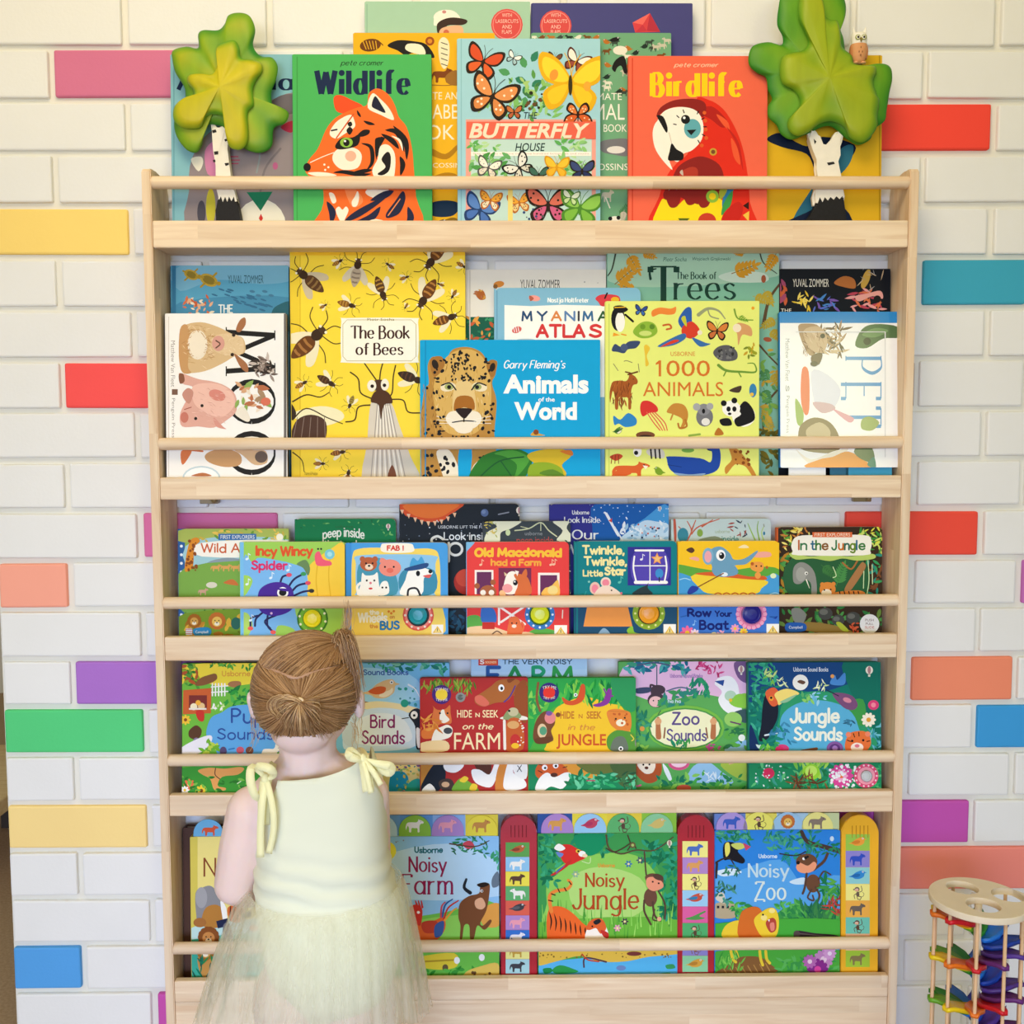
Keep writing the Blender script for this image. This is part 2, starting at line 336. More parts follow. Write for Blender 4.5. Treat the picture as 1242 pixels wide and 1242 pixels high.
def bee(x, y, L, ang, c1='5b3b1e', c2='c98d2c', wing='f3e9c4', legs=1):
    T_ = lambda P_: moved(P_, x-L/2, y-L/2, L, L, 0, ang)
    if legs:
        for a in ('.36,.45 .3,.2 .15,.1', '.36,.55 .3,.8 .15,.9', '.5,.42 .52,.2 .62,.05', '.5,.58 .52,.8 .62,.95', '.27,.46 .1,.42 .02,.3', '.27,.54 .1,.58 .02,.7'): l('4a3418', T_(a), L*.018)
    for sg in (-1, 1): p(wing, T_([(.4, .5), (.55, .5-sg*.2), (.8, .5-sg*.34), (.9, .5-sg*.26), (.7, .5-sg*.08)]), 3)
    p(c1, T_('.48,.5 .58,.38 .8,.38 1,.5 .8,.62 .58,.62'), 4)
    for u, hh in ((.62, .1), (.74, .105), (.86, .07)): l(c2, T_([(u, .5-hh), (u+.015, .5), (u, .5+hh)]), L*.045, cap=False)
    e('3d2a18', *T_('.41,.5')[0], L*.11, L*.095, ang); e('4a3420', *T_('.29,.5')[0], L*.055, L*.085, ang)
    e('f5eed2', *T_('.27,.43')[0], L*.025); e('f5eed2', *T_('.27,.57')[0], L*.025)
def monkey(x, y, S, c='6b4a35', f='e8b08e', rot=0):
    T_ = lambda P_: moved(P_, x-S, y-S, 2*S, 2*S, 0, rot)
    l(c, T_('.5,.55 .25,.7 .3,.95'), S*.1); l(c, T_('.5,.5 .8,.4 .75,.05'), S*.1); l(c, T_('.55,.75 .75,.85 .65,1.05'), S*.1); l(c, T_('.45,.75 .5,.98 .62,1'), S*.1)
    l(c, T_('.52,.8 .85,.8 .95,.6 .85,.5'), S*.06)
    e(c, *T_('.5,.63')[0], S*.24, S*.36, rot); e(c, *T_('.45,.28')[0], S*.36, S*.33, rot); e(f, *T_('.43,.33')[0], S*.27, S*.23, rot)
    e(c, *T_('.22,.3')[0], S*.1); e('fff', *T_('.38,.26')[0], S*.07, n=8); e('fff', *T_('.5,.26')[0], S*.07, n=8); e('111', *T_('.39,.27')[0], S*.035, n=6); e('111', *T_('.5,.27')[0], S*.035, n=6)
    l('7a3a2a', T_('.36,.4 .43,.43 .5,.4'), S*.03)
def lion(x, y, R_, mane='c8702a', f='f0c25a'):
    for k in range(14): e(mane, x+cos(k*PI/7)*R_*.75, y+sin(k*PI/7)*R_*.75, R_*.35, n=10)
    e(mane, x, y, R_*.85); e(f, x, y+R_*.08, R_*.62); e('fbeed0', x, y+R_*.35, R_*.32, R_*.24)
    for sg in (-1, 1): e('222', x+sg*R_*.24, y-R_*.05, R_*.08, n=8)
    e('3a241a', x, y+R_*.2, R_*.11, R_*.08, n=8)
def balloon(x, y, R_, c='f2ead8'):
    e(c, x, y, R_, R_*1.1); e('b9888a', x, y, R_*.45, R_*1.05, n=12); q(c, [(x-R_*.35, y+R_*1.25), (x+R_*.35, y+R_*1.25), (x+R_*.25, y+R_*1.8), (x-R_*.25, y+R_*1.8)])
def warn(x, y, w_, h):
    r('fbf8ee', x, y, x+w_, y+h); q('e9b92a', [(x+w_*.5, y+h*.15), (x+w_*.9, y+h*.85), (x+w_*.1, y+h*.85)]); q('f6e08a', [(x+w_*.5, y+h*.3), (x+w_*.78, y+h*.79), (x+w_*.22, y+h*.79)]); l('333', [(x+w_*.5, y+h*.42), (x+w_*.5, y+h*.66)], w_*.06)
def fur(cs, x, y, a, b, n, L, ang, sp=30, w_=.14, seed=1):
    rg = random.Random(seed)
    for k in range(n):
        t_, d = rg.uniform(0, 2*PI), math.sqrt(rg.random()); u, v = x+a*d*cos(t_), y+b*d*sin(t_)
        leaf(cs[k % len(cs)], u, v, L*rg.uniform(.6, 1.3), ang+rg.uniform(-sp, sp), w_)
def note(c, x, y, S):
    e(c, x, y, S*.3, S*.22, -20, 10); l(c, [(x+S*.25, y), (x+S*.25, y-S)], S*.12); l(c, [(x+S*.25, y-S), (x+S*.6, y-S*.75)], S*.14)
def cloud(c, x, y, w_, h): 
    e(c, x, y, w_*.5, h*.3); e(c, x-w_*.18, y-h*.15, w_*.22, h*.32); e(c, x+w_*.14, y-h*.2, w_*.26, h*.4)

# ---------------------------------------------------------------- books
WALL_Y, FRONT_Y = 1.717, 1.628
FLOORS = {1: 1.4237, 2: 1.0297, 3: .7699, 4: .5134, 5: .1982}
TILT = {1: 2.7, 2: 3.0, 3: 3.4, 4: 5.0, 5: 3.2}
PITCH = {1: .0152, 2: .0152, 3: .0152, 4: .0175, 5: .024}
GR = {1: 'picture books on the top shelf', 2: 'picture books on the second shelf', 3: 'board books on the third shelf', 4: 'sound books on the fourth shelf', 5: 'noisy books on the bottom shelf'}
def book(label, shelf, lay, x0, y0, x1, base, art=None, th=.0125, r_=.002, spine=None, name='picture_book', lift=0, tilt=None, gloss=None, board=False, cover_x1=None):
    global K
    ph = rad(TILT[shelf] if tilt is None else tilt); Yb = (1.6485 if shelf == 5 else 1.6455)+lay*PITCH[shelf]; zf = FLOORS[shelf]
    K = Sheet(); K.up = Vector((0, sin(ph), cos(ph))); K.n = Vector((0, -cos(ph), sin(ph))); K.O = Vector((0, Yb, zf)); K.cx = 0; K.sh = []
    Z(0, 0, 1); u0, _ = uv(x0, y0); u1, vt = uv(x1, y0)
    K.cx = (u0+u1)/2; K.w = u1-u0; K.h = vt; root = empty(name, (K.cx, Yb, zf), -ph); K.root = root
    tag(root, label, 'book', GR[shelf])
    W, H, ct = K.w/2, K.h, (.0015 if board else .0022)
    inset = 0 if board else .004
    # page block, back, spine
    bm = bmesh.new(); prism(bm, rrect(-W+.002, (0 if board else .003)+lift, W-inset, H-inset, .001 if not board else r_), ct, th-ct); bmobj('page_block', bm, mat('efe9dc', .7, .1), root)
    bm = bmesh.new(); prism(bm, rrect(-W, lift, W, H, r_), th-ct, th); bmobj('back_cover', bm, mat(spine or base), root)
    bm = bmesh.new(); box(bm, -W-.0012, -W+.0018, .0004, th-.0004, lift+.0004, H-.0004, .0008, 1); bmobj('spine', bm, mat(spine or base), root)
    if art: art()
    cols = [base]; V = []; F_ = []; MI = []
    o = rrect(-W, lift, W, H, r_); n = len(o)
    V += [(x, 0, z) for x, z in o]+[(x, ct, z) for x, z in o]; F_ += [list(range(n)), list(range(2*n-1, n-1, -1))]; MI += [0, 0]
    for i in range(n): j = (i+1) % n; F_.append([i, n+i, n+j, j]); MI.append(0)
    for c, P_, ly, bb in K.sh:
        if c not in cols: cols.append(c)
        for i, g in enumerate(P_):
            b = len(V); y = -.00005*ly-.000003*(i % 8)
            if sum(g[k-1][0]*g[k][1]-g[k][0]*g[k-1][1] for k in range(len(g))) < 0: g = g[::-1]
            V += [(x, y, max(z, lift)) for x, z in g]; F_.append(list(range(b, b+len(g)))); MI.append(cols.index(c))
    g = gloss or (.5, .1)
    obj('front_cover', V, F_, [mat(c, *g) for c in cols], root, MI)
    return root

# ---------------------------------------------------------------- the setting
def paint(h, sc_=9):
    k = ('paint', h)
    if k in _M: return _M[k]
    m, nt, b = nmat('wall_paint'); L = nt.links.new; c = rgb(h)
    tc = N(nt, 'ShaderNodeTexCoord'); a = N(nt, 'ShaderNodeTexNoise', Scale=sc_, Detail=4.); f = N(nt, 'ShaderNodeTexNoise', Scale=190., Detail=3.)
    L(tc.outputs['Object'], a.inputs['Vector']); L(tc.outputs['Object'], f.inputs['Vector'])
    mx = N(nt, 'ShaderNodeMix', _data_type='RGBA'); mx.inputs[6].default_value = (*[x*.95 for x in c], 1); mx.inputs[7].default_value = (*[min(1, x*1.03) for x in c], 1)
    L(a.outputs['Fac'], mx.inputs[0]); L(mx.outputs[2], b.inputs['Base Color'])
    bp = N(nt, 'ShaderNodeBump', Strength=.22, Distance=.0012); L(f.outputs['Fac'], bp.inputs['Height']); L(bp.outputs[0], b.inputs['Normal'])
    b.inputs['Roughness'].default_value = .6; b.inputs['Specular IOR Level'].default_value = .2
    _M[k] = m; return m
WHITE = 'eeeeed'
PAINTS = [WHITE, 'd9789c', 'ffdc7c', 'fb5655', 'df74a8', 'ffab94', 'ae74cf', '58d383', 'ffdf95', '57a5ea', 'cf57b0', 'fb4c3c', '3fa8c6', 'f2503f', 'f5906f', '3f9fe0', 'c655b2', 'f58f80', 'c873c0', 'a1827c', 'e7e4da']
COURSE, TOPZ = .08365, 1.748
# joints between bricks (x, metres) measured along each kind of course
JA = [-.851, -.607, -.372, -.135, .104, .340, .577, .812, .985, 1.16]         # courses with a whole brick at the wall's end
JB = [-.851, -.727, -.487, -.250, -.015, .220, .458, .697, .880, 1.05, 1.2]
PC = {(1, -.6): 1, (4, -.7): 2, (7, -.6): 3, (10, -.55): 4, (11, -.75): 5, (13, -.6): 6, (14, -.7): 7, (16, -.7): 8, (19, -.8): 9, (20, -.55): 10,
      (2, .7): 11, (5, .8): 12, (10, .72): 13, (13, .8): 14, (14, .9): 15, (16, .7): 16, (17, .8): 17, (7, .6): 19, (11, .9): 18,
      (4, .13): 14, (17, .9): 17}
bm = bmesh.new(); mi = bm.faces.layers.int.new('m')
rg = random.Random(3)
box(bm, -.849, 1.2, WALL_Y+.008, WALL_Y+.11, 0, 2.02)
for f in bm.faces: f[mi] = len(PAINTS)-1
for k in range(-2, 21):
    zb = TOPZ+.0015-COURSE*k; zt = zb+COURSE-.0095
    J = JA if k % 2 == 0 else JB
    if k == 17: J = [x for x in J if x not in (.697, .880)]+[]
    for a, b in zip(J, J[1:]):
        a_, b_ = a+.005+rg.uniform(-.001, .0015), b-.005+rg.uniform(-.0015, .001)
        if zb < 0: continue
        y0 = WALL_Y+rg.uniform(-.0012, .0012)
        n0 = len(bm.faces); vs0 = len(bm.verts)
        box(bm, a_, b_, y0, WALL_Y+.012, zb+rg.uniform(-.0008, .0008), zt+rg.uniform(-.0008, .0008), .0032, 2)
        bm.verts.ensure_lookup_table()
        sk = [rg.uniform(-.0012, .0012) for _ in range(2)]
        for v in bm.verts[vs0:]: v.co.z += sk[0]*(v.co.x-a)/(b-a)
        col = 0
        for (kk, x), ci in PC.items():
            if kk == k and a < x < b: col = ci
        bm.faces.ensure_lookup_table()
        for f in bm.faces[n0:]: f[mi] = col
me = bpy.data.meshes.new('wall_back'); ids = [f[mi] for f in bm.faces]
bmesh.ops.recalc_face_normals(bm, faces=bm.faces); bm.to_mesh(me); bm.free()
for h in PAINTS: me.materials.append(paint(h))
me.polygons.foreach_set('material_index', ids)
o = bpy.data.objects.new('wall_back', me); C.objects.link(o); tag(o, kind='structure')
bm = bmesh.new(); box(bm, -5, 4, -3.4, 5, -.05, 0)
fl, nt, b_ = nmat('floor_carpet'); no = N(nt, 'ShaderNodeTexNoise', Scale=160., Detail=4.); cr = N(nt, 'ShaderNodeMix', _data_type='RGBA')
cr.inputs[6].default_value = (*rgb('93765f'), 1); cr.inputs[7].default_value = (*rgb('c5ab92'), 1); tc = N(nt, 'ShaderNodeTexCoord'); nt.links.new(tc.outputs['Object'], no.inputs['Vector'])
nt.links.new(no.outputs['Fac'], cr.inputs[0]); nt.links.new(cr.outputs[2], b_.inputs['Base Color']); b_.inputs['Roughness'].default_value = .95
tag(bmobj('floor', bm, fl), kind='structure')
bm = bmesh.new(); box(bm, -5, 4, 4.4, 4.5, 0, 2.7); tag(bmobj('wall_far', bm, paint('e9e4da')), kind='structure')
# low table beyond the end of the wall, with a green ball on it
tb = empty('side_table', (-1.85, 2.62, 0)); tag(tb, 'pale wooden low table beyond the left end of the brick wall', 'table')
W_X, W_Z = wood('X'), wood('Z')
bm = bmesh.new(); box(bm, -.55, .62, -.3, .3, .185, .225, .004); bmobj('tabletop', bm, wood('X', 'ead0aa', 'dcbb8c'), tb)
for x in (-.5, .44):
    for y in (-.26, .26): bm = bmesh.new(); box(bm, x-.02, x+.02, y-.02, y+.02, 0, .185); bmobj('leg', bm, mat('4b423c'), tb)
bm = bmesh.new(); ball(bm, (0, 0, .065), .065, 20, 12); o = bmobj('ball', bm, mat('8fae2e', .4), smooth=True); o.location = (-1.42, 2.6, .225)
tag(o, 'green ball on the low table past the wall end', 'ball')

# ---------------------------------------------------------------- bookshelf
BX0, BX1, PT = -.5565, .655, .0145
shelf_ = empty('bookshelf', ((BX0+BX1)/2, 1.67, 0)); tag(shelf_, 'pale pine front-facing bookshelf with five tiers, standing against the brick wall', 'bookshelf')
cxs, ysh = (BX0+BX1)/2, 1.67
def sp(name, bm, m, smooth=False):
    for v in bm.verts: v.co.x -= cxs; v.co.y -= ysh
    return bmobj(name, bm, m, shelf_, smooth)
for x0 in (BX0, BX1-PT):
    bm = bmesh.new()
    ol = [(FRONT_Y, 0), (FRONT_Y, 1.5255), (FRONT_Y+.004, 1.5305), (FRONT_Y+.012, 1.532)]+[(FRONT_Y+.012+.07*math.sin(k*PI/16), 1.532-.018*(1-math.cos(k*PI/16))) for k in range(1, 9)]+[(WALL_Y-.0045, 1.50), (WALL_Y-.0045, 0)]
    A = [bm.verts.new((x0, y, z)) for y, z in ol]; B = [bm.verts.new((x0+PT, y, z)) for y, z in ol]
    bm.faces.new(A); bm.faces.new(B[::-1])
    for i in range(len(A)): j = (i+1) % len(A); bm.faces.new((A[i], B[i], B[j], A[j]))
    bmesh.ops.bevel(bm, geom=[e_ for e_ in bm.edges if abs(e_.verts[0].co.x-e_.verts[1].co.x) < 1e-6 and min(v.co.y for v in e_.verts) < FRONT_Y+.03], offset=.0015, segments=2, affect='EDGES')
    sp('side_panel', bm, wood('Z', seed=x0))
IN0, IN1 = BX0+PT, BX1-PT
for i, (zt, zb, rz) in enumerate(((1.4515, 1.4097, 1.5112), (1.0512, 1.0157, 1.1042), (.795, .756, .8487), (.535, .4994, .59), (.2208, .1842, .2727))):
    bm = bmesh.new(); box(bm, IN0+.0003, IN1-.0003, FRONT_Y+.001, FRONT_Y+.0145, zb, zt, .0022, 2); sp('front_board', bm, wood('X', seed=i*3.7, block=.31))
    bm = bmesh.new(); box(bm, IN0+.0003, IN1-.0003, FRONT_Y+.0147, WALL_Y-.006, zb+.002, zb+.0138, .001, 1); sp('shelf_board', bm, wood('X', seed=i*1.7))
    bm = bmesh.new(); tube(bm, [(IN0-.004, FRONT_Y+.0105, rz), (IN0+.004, FRONT_Y+.0105, rz), (IN1-.004, FRONT_Y+.0105, rz), (IN1+.004, FRONT_Y+.0105, rz)], .0098, 20); sp('rail', bm, wood('X', seed=i*5.1, block=.9), True)
bm = bmesh.new(); box(bm, IN0+.0003, IN1-.0003, FRONT_Y+.003, FRONT_Y+.018, .006, .1835, .001, 1); sp('plinth', bm, wood('X', seed=2.2, block=.45))
for x, z in ((.588, 1.0105), (-.5, 1.0105), (.588, .494)):
    bm = bmesh.new(); box(bm, x, x+.03, WALL_Y-.018, WALL_Y-.0065, z-.006, z+.004, .001, 1); ball(bm, (x+.024, WALL_Y-.02, z), .005, 10, 8); sp('wall_bracket', bm, mat('8d7a4c', .35, .5))

# ---------------------------------------------------------------- top shelf
NAVY = '15284c'; INK = '1b1a1c'
def a():
    Z(520, 0, 4.006)
    e('f4efe2', 85, 85, 62, 38); p('f4efe2', '24,110 40,60 110,50 150,80 140,100 40,125'); e('c98a85', 75, 58, 10, 8)
    p('3a2a24', '40,120 70,95 120,85 180,95 186,110 160,122 90,125 70,165 45,165'); p('e8b48e', '60,140 110,125 160,128 160,170 60,170'); e('c96a50', 85, 158, 14)
    e('db4f4d', 380, 120, 77); e('ef8f88', 380, 120, 70); e('db4f4d', 380, 120, 66)
    for y, tx in ((74, 'WITH'), (103, 'LASERCUTS'), (130, 'AND'), (155, 'FLAPS')):
        h = 55 if len(tx) > 5 else 24; t('f6c9bd', tx, 380-h, y-9, 380+h, y+9)
    l('8fb8a0', '-300,20 -300,900', 5)
book('mint green picture book with a white cap on its cover, tallest behind the top shelf', 1, 2, 443, 2, 643, 'a6ccb2', a)
def a():
    Z(520, 0, 4.006)
    e('db4f4d', 617, 125, 77); e('ef8f88', 617, 125, 70); e('db4f4d', 617, 125, 66)
    for y, tx in ((74, 'WITH'), (103, 'LASERCUTS'), (130, 'AND'), (155, 'FLAPS')):
        h = 55 if len(tx) > 5 else 24; t('f6c9bd', tx, 617-h, y-9, 617+h, y+9)
    q('d8444a', '990,110 1075,64 1125,155 1003,158'); q('b93445', '1075,64 1125,155 1060,150'); q('ef6a63', '990,110 1075,64 1040,120'); q('c83a48', '1040,120 1003,158 1060,150')
    l('3a3a70', '502,18 502,900', 5)
book('navy picture book with a red gem on its cover, behind the top shelf', 1, 2, 645, 4, 840, '4a4984', a)
def a():
    Z(160, 0, 3.105)
    s(NAVY, 'Animalia', 175, 275, 602, 338, 18, 4, gap=2.4)
    p('93878a', '225,600 290,500 420,440 520,380 600,350 640,380 640,860 230,860 215,720'); p('6e676c', '520,395 560,360 620,360 620,420 560,430'); p('b9324a', '560,480 600,455 620,470 600,500')
    p('cf83ab', '275,570 310,530 330,540 330,650 285,655'); p('ece7d6', '222,600 260,590 268,615 250,645'); l('b9405e', '365,590 400,590', 4); l('b9405e', '365,603 405,603', 4); l('b9405e', '365,616 400,616', 4)
    e('b45f8a', 540, 625, 10, 14); e('c9bf3c', 297, 780, 18, 70); e('4f4c58', 262, 800, 16, 45); l('8f9a9a', '420,500 480,560 470,650', 6); l('7d7478', '560,560 500,640 480,760', 8)
    e('ece7d6', 485, 850, 95, 100); q('1d7a58', '432,724 530,722 485,795'); q('c8352f', '478,822 486,805 494,822 486,838'); l('6aa3b2', '158,215 158,840', 5)
book('pale blue picture book with a grey animal on its cover, behind the smaller wooden tree', 1, 1, 207, 66, 372, '86bcc8', a)
def a():
    Z(160, 0, 3.105)
    e('6b3a14', 898, 170, 40, 24, -8); [l('eab22a', f'{870+k*12},155 {882+k*10},185', 3) for k in range(5)]; l('6b3a14', '935,160 945,170', 4)
    p(INK, '962,172 1000,152 1060,155 1110,168 1140,216 1100,212 1060,200 1030,208 1000,190'); p('f4ead0', '1040,165 1090,170 1105,205 1060,200 1030,185'); e('9b4a1a', 1122, 155, 17); e('d98c2a', 1122, 155, 9)
    p('f0e4c0', '1155,160 1175,140 1195,165 1192,235 1175,260 1158,225'); [l(INK, f'1165,{160+k*20} 1188,{168+k*20}', 3) for k in range(5)]
    beast('7d3f16', 1130, 255, 80, 55); p('9b6a2a', '1180,290 1205,268 1230,270 1230,320 1190,315'); l('9b6a2a', '1130,320 1180,322 1225,318', 3)
    t('f7ead0', 'ULTIMATE ANIMAL', 1016, 347, 1301, 375); t('f7ead0', 'ALPHABET', 998, 393, 1262, 447); t('f7ead0', 'BOOK', 1010, 470, 1215, 526)
    p('b27c14', '1130,560 1180,580 1225,545 1225,565 1185,600 1130,585'); t('f7ead0', 'JENNIFER COSSINS', 992, 614, 1254, 637)
    p('b27c14', '1130,670 1180,650 1225,660 1222,700 1140,700'); p('16304c', '1120,770 1170,755 1225,762 1230,790 1200,815 1130,812'); p('8a6a18', '1150,850 1200,820 1230,830 1230,870'); bird(INK, 1130, 825, 60, 30)
    bee(1290, 190, 60, 30)
book('amber yellow alphabet picture book half hidden behind the orange tiger book', 1, 1, 429, 40, 600, 'edb21f', a)
def a():
    Z(520, 0, 4.006)
    cs = ['22332c', 'e6e2d0', '7a4a22', 'b9702a', '3b4a40', 'c9c4b0']
    rg = random.Random(5)
    for k in range(34):
        x, y = 840+rg.uniform(0, 300), 175+rg.uniform(0, 270)
        (beast if k % 3 else bird)(cs[k % 6], x, y, 45, 32, k % 2)
    for k in range(9): (beast if k % 2 else bird)(cs[k % 5], 440+k*44, 168, 42, 26, k % 2)
    p(INK, '890,330 910,290 950,275 965,350 950,355 935,320 915,330 905,350'); bird(INK, 865, 178, 70, 30); e('e9e5d5', 930, 245, 35, 22)
    t('f2f0e2', 'ULTIMATE', 720, 452, 938, 486); t('f2f0e2', 'ANIMAL', 660, 505, 952, 582); t('f2f0e2', 'COUNTING BOOK', 620, 604, 962, 641)
    p('77777c', '835,690 900,675 970,680 970,755 900,752 840,735'); e('e3e0da', 910, 728, 45, 18); t('f2f0e2', 'COSSINS', 790, 795, 968, 827)
    beast('c9c4b0', 840, 920, 60, 60); e('f0ede0', 905, 1080, 34, 30); e(INK, 882, 1062, 10); e(INK, 922, 1058, 10); e(INK, 900, 1082, 7); l('e6e2d0', '860,960 880,1010', 6); frond('4f8a58', 930, 1060, 80, -60); frond('c9c4b0', 950, 1020, 60, 100)
book('sage green animal counting book half hidden between the butterfly book and the red parrot book', 1, 1, 645, 40, 814, '71a980', a)
def a():
    Z(740, 0, 3.105)
    p('14213c', '590,525 640,500 700,535 750,550 800,515 920,545 905,600 870,650 800,700 770,640 740,580 650,555'); p('2f6f86', '870,560 915,548 905,610 860,660 830,640'); q('fbe9c0', '760,690 800,690 795,740')
    p('2f6f86', '685,850 740,740 790,690 800,850'); p('14213c', '655,852 740,800 850,760 905,852'); dots(['2a4a7a'], 770, 770, 800, 840, 5, 12); l('b8901a', '1015,200 1015,850', 6)
    beast('c98a1a', 900, 150, 90, 60); l('a2711a', '850,330 980,420', 5)
book('mustard yellow picture book with a dark bird, behind the taller wooden tree with the owl', 1, 1, 920, 67, 1070, 'dfb124', a)
def a():
    Z(160, 0, 3.105); OR = 'f46f2b'; CR = 'f8efdc'
    s('20482c', 'pete cromer', 785, 226, 948, 246, 3.2, 2, slant=.3)
    s(NAVY, 'Wildlife', 696, 266, 1040, 354, 21, 5, gap=3.1)
    p('ef5226', '760,368 785,358 830,378 870,400 850,425 800,428 768,415')
    p(OR, '652,640 668,600 700,560 730,490 760,450 800,425 850,405 885,395 892,352 925,333 965,355 990,395 1005,440 1035,480 1055,560 1062,640 1070,740 1075,870 705,870 715,790 722,755 715,700 672,668')
    p(CR, '888,405 905,352 935,372 970,410 986,452 935,432'); p('1c2338', '903,398 916,362 938,392 955,425 920,412')
    p(CR, '748,490 775,455 822,432 838,455 838,480 800,505 772,522 748,512'); l(INK, '752,492 772,488', 6); l('d9582a', '835,430 770,520', 5)
    p(INK, '808,492 820,478 832,490 820,508'); p(INK, '812,466 824,458 830,470 820,478'); p(INK, '848,415 860,430 862,442 850,432'); p(INK, '872,455 900,460 915,470 890,470')
    p(INK, '848,512 870,490 895,490 892,505 868,515'); p(CR, '765,570 800,552 848,562 866,590 850,632 800,640 770,625 755,598')
    p(INK, '766,548 790,520 830,518 858,506 852,545 812,560 775,562'); e('8fbf45', 808, 537, 24, 19); e(INK, 808, 538, 12, 13); e('fff', 803, 532, 4); e('f2b69b', 824, 588, 21, 20)
    e(INK, 660, 630, 14, 16); p(CR, '662,652 700,648 745,652 770,662 700,664'); [e(CR, x, y, 4) for x, y in ((725, 620), (740, 630), (728, 640))]
    l(CR, '672,612 720,590 760,575', 3)
    for d in ('865,540 900,555 905,610 885,640', '760,650 800,648 860,658 900,655', '920,540 940,525 945,520 925,560 920,600', '820,655 870,645 905,640'): l(INK, d, 16, 'leaf')
    p(INK, '915,540 920,520 950,518 935,548 930,580 918,590')
    for d in ('955,490 1000,500 1025,570', '940,505 980,530 1005,560', '985,475 1030,530 1035,600', '1010,590 1020,620 1012,660'): l(INK, d, 20, 'leaf')
    l(CR, '978,512 1008,530 1020,568', 9, 'leaf')
    p(CR, '905,645 925,600 935,552 965,546 990,580 990,650 975,690 930,690'); p(INK, '940,600 962,572 975,590 970,640 945,660 925,655 955,630'); 
    p(CR, '880,720 930,690 970,720 940,745 900,742'); p('f48f55', '800,700 850,720 870,760 830,780')
    for d in ('735,760 755,800 750,840', '800,835 860,800 960,740', '830,845 900,820 935,780', '1040,780 1050,820 1035,845', '900,755 950,735 985,720'): l('232844', d, 26, 'leaf')
    p('232844', '960,800 990,760 1020,720 1030,750 1010,800 980,818 958,820'); l('f48f55', '965,812 1010,750', 4)
    p(CR, '768,790 780,778 793,790 806,778 816,792 805,820 792,842 775,815'); p(CR, '828,760 840,740 850,720 856,745 848,775 832,778'); p(CR, '742,728 760,730 770,758 755,765')
    p(CR, '865,850 920,825 980,850'); l('3f9a4c', '622,215 622,840', 4)
book('green picture book with an orange tiger and navy title', 1, 0, 355, 66, 523, '4cb45f', a)
def a():
    Z(520, 0, 4.006)
    r('f0a596', 180, 580, 812, 1200); r('c3dfd6', 205, 600, 792, 1092); r('a6d6dd', 182, 570, 815, 579)
    for a_, x, y in ((200, 395, 360), (250, 470, 330), (300, 500, 300), (20, 420, 380), (60, 460, 420), (100, 470, 470), (330, 500, 420), (160, 430, 440)): leaf('4f9a5f' if x % 20 else '2f7f62', x, y, 60, a_, .6)
    foliage(['5a9a4a', '8fc46a', '3f7a4a', 'a9cc7a'], 400, 370, 580, 560, 46, 44, 2); foliage(['9fd08a', '7fbf6a'], 220, 510, 640, 575, 26, 60, 4, .25, -60); dots(['2a2a20', '6a4a2a'], 470, 450, 560, 530, 14, 9, 3)
    fly(265, 300, 92, 'd9502a', 'e2622e', 20); fly(412, 282, 36, 'eef4f2', 'a9c9d2', 30, '333'); fly(310, 470, 118, 'e59455', 'dd8a4a', 20, '2a2018', 'f7e9d0'); fly(612, 285, 36, '7a4a30', 'a85a38', 10); fly(720, 300, 64, 'f3eee2', '9a4a3a', 25, '5a2a20')
    fly(690, 400, 165, 'f7d737', 'f4c92a', 4, 'e9b21c'); e('3a3018', 688, 415, 10, 50); e('ef9a3a', 608, 365, 20, 28, 20); e('f3a93a', 770, 420, 18, 24); fly(415, 545, 40, 'c9703a', 'b9603a'); fly(725, 560, 72, 'd9602a', 'e07a3a', 180, '2a1a14', 'f7e0c0')
    t('1b2f3a', 'THE', 462, 545, 528, 577, .01, .2)
    q('ea6751', '184,592 812,592 812,676 184,676'); t('fbe3c9', 'BUTTERFLY', 195, 600, 783, 673, .03, .25); 
    foliage(['8fca7a', '5fae5a', 'b9dfa0'], 210, 690, 330, 735, 18, 44, 8); foliage(['8fca7a', '5fae5a', 'b9dfa0'], 640, 690, 790, 735, 20, 44, 9)
    t('1b3a3a', 'HOUSE', 420, 695, 566, 735, .01, .2); r('fbf6ea', 205, 738, 788, 758); t('c9a59a', 'Step inside to explore over one hundred butterflies and moths', 215, 743, 780, 753)
    foliage(['7fbf6a', '4f9a4a', '9fd08a', '6ab06a'], 215, 770, 400, 860, 40, 50, 10); foliage(['5aa85a', '8fca7a'], 640, 770, 780, 850, 26, 60, 11, .3)
    fly(290, 815, 60, 'f6f0e0', 'e6dcc8', 15, '555', 'aaa'); fly(440, 815, 70, 'e9e6dc', 'd9d4c4', -40, '222', '333'); fly(535, 850, 50, '3f6a5a', '2f5a6a', 0); fly(622, 812, 62, 'f2c437', 'efb52f', 3, 'd99a1f'); fly(745, 830, 62, '3c4a7a', '2a3560', 0)
    fly(250, 1020, 85, '5b86c9', '4c74bb', 20, '26406f'); fly(300, 975, 56, 'f0a83a', 'f6e2c0', 8, 'b96a2a', '333'); fly(440, 985, 56, 'f0a83a', 'eecb8a', -10, 'b96a2a', '333'); fly(580, 995, 110, 'd9705a', 'd05f86', 0, '2a2018', '2a2018'); fly(735, 1010, 105, '8fc653', '7fba45', 10, '4f8a2f'); fly(690, 960, 44, 'eef4da', 'c9e0a0', 10, '4a7a3a')
    r('f3d97c', 385, 920, 408, 1100); dots(['2f4a7a', '555'], 460, 1000, 560, 1070, 10, 6, 5); t('5a4a3a', 'Katy Flint   Alice Pattullo', 415, 1085, 790, 1097)
    l('8cc0cc', '158,190 158,1090', 5)
book('pale blue picture book covered in butterflies, with a coral title band', 1, 0, 555, 47, 728, 'a3d3df', a)
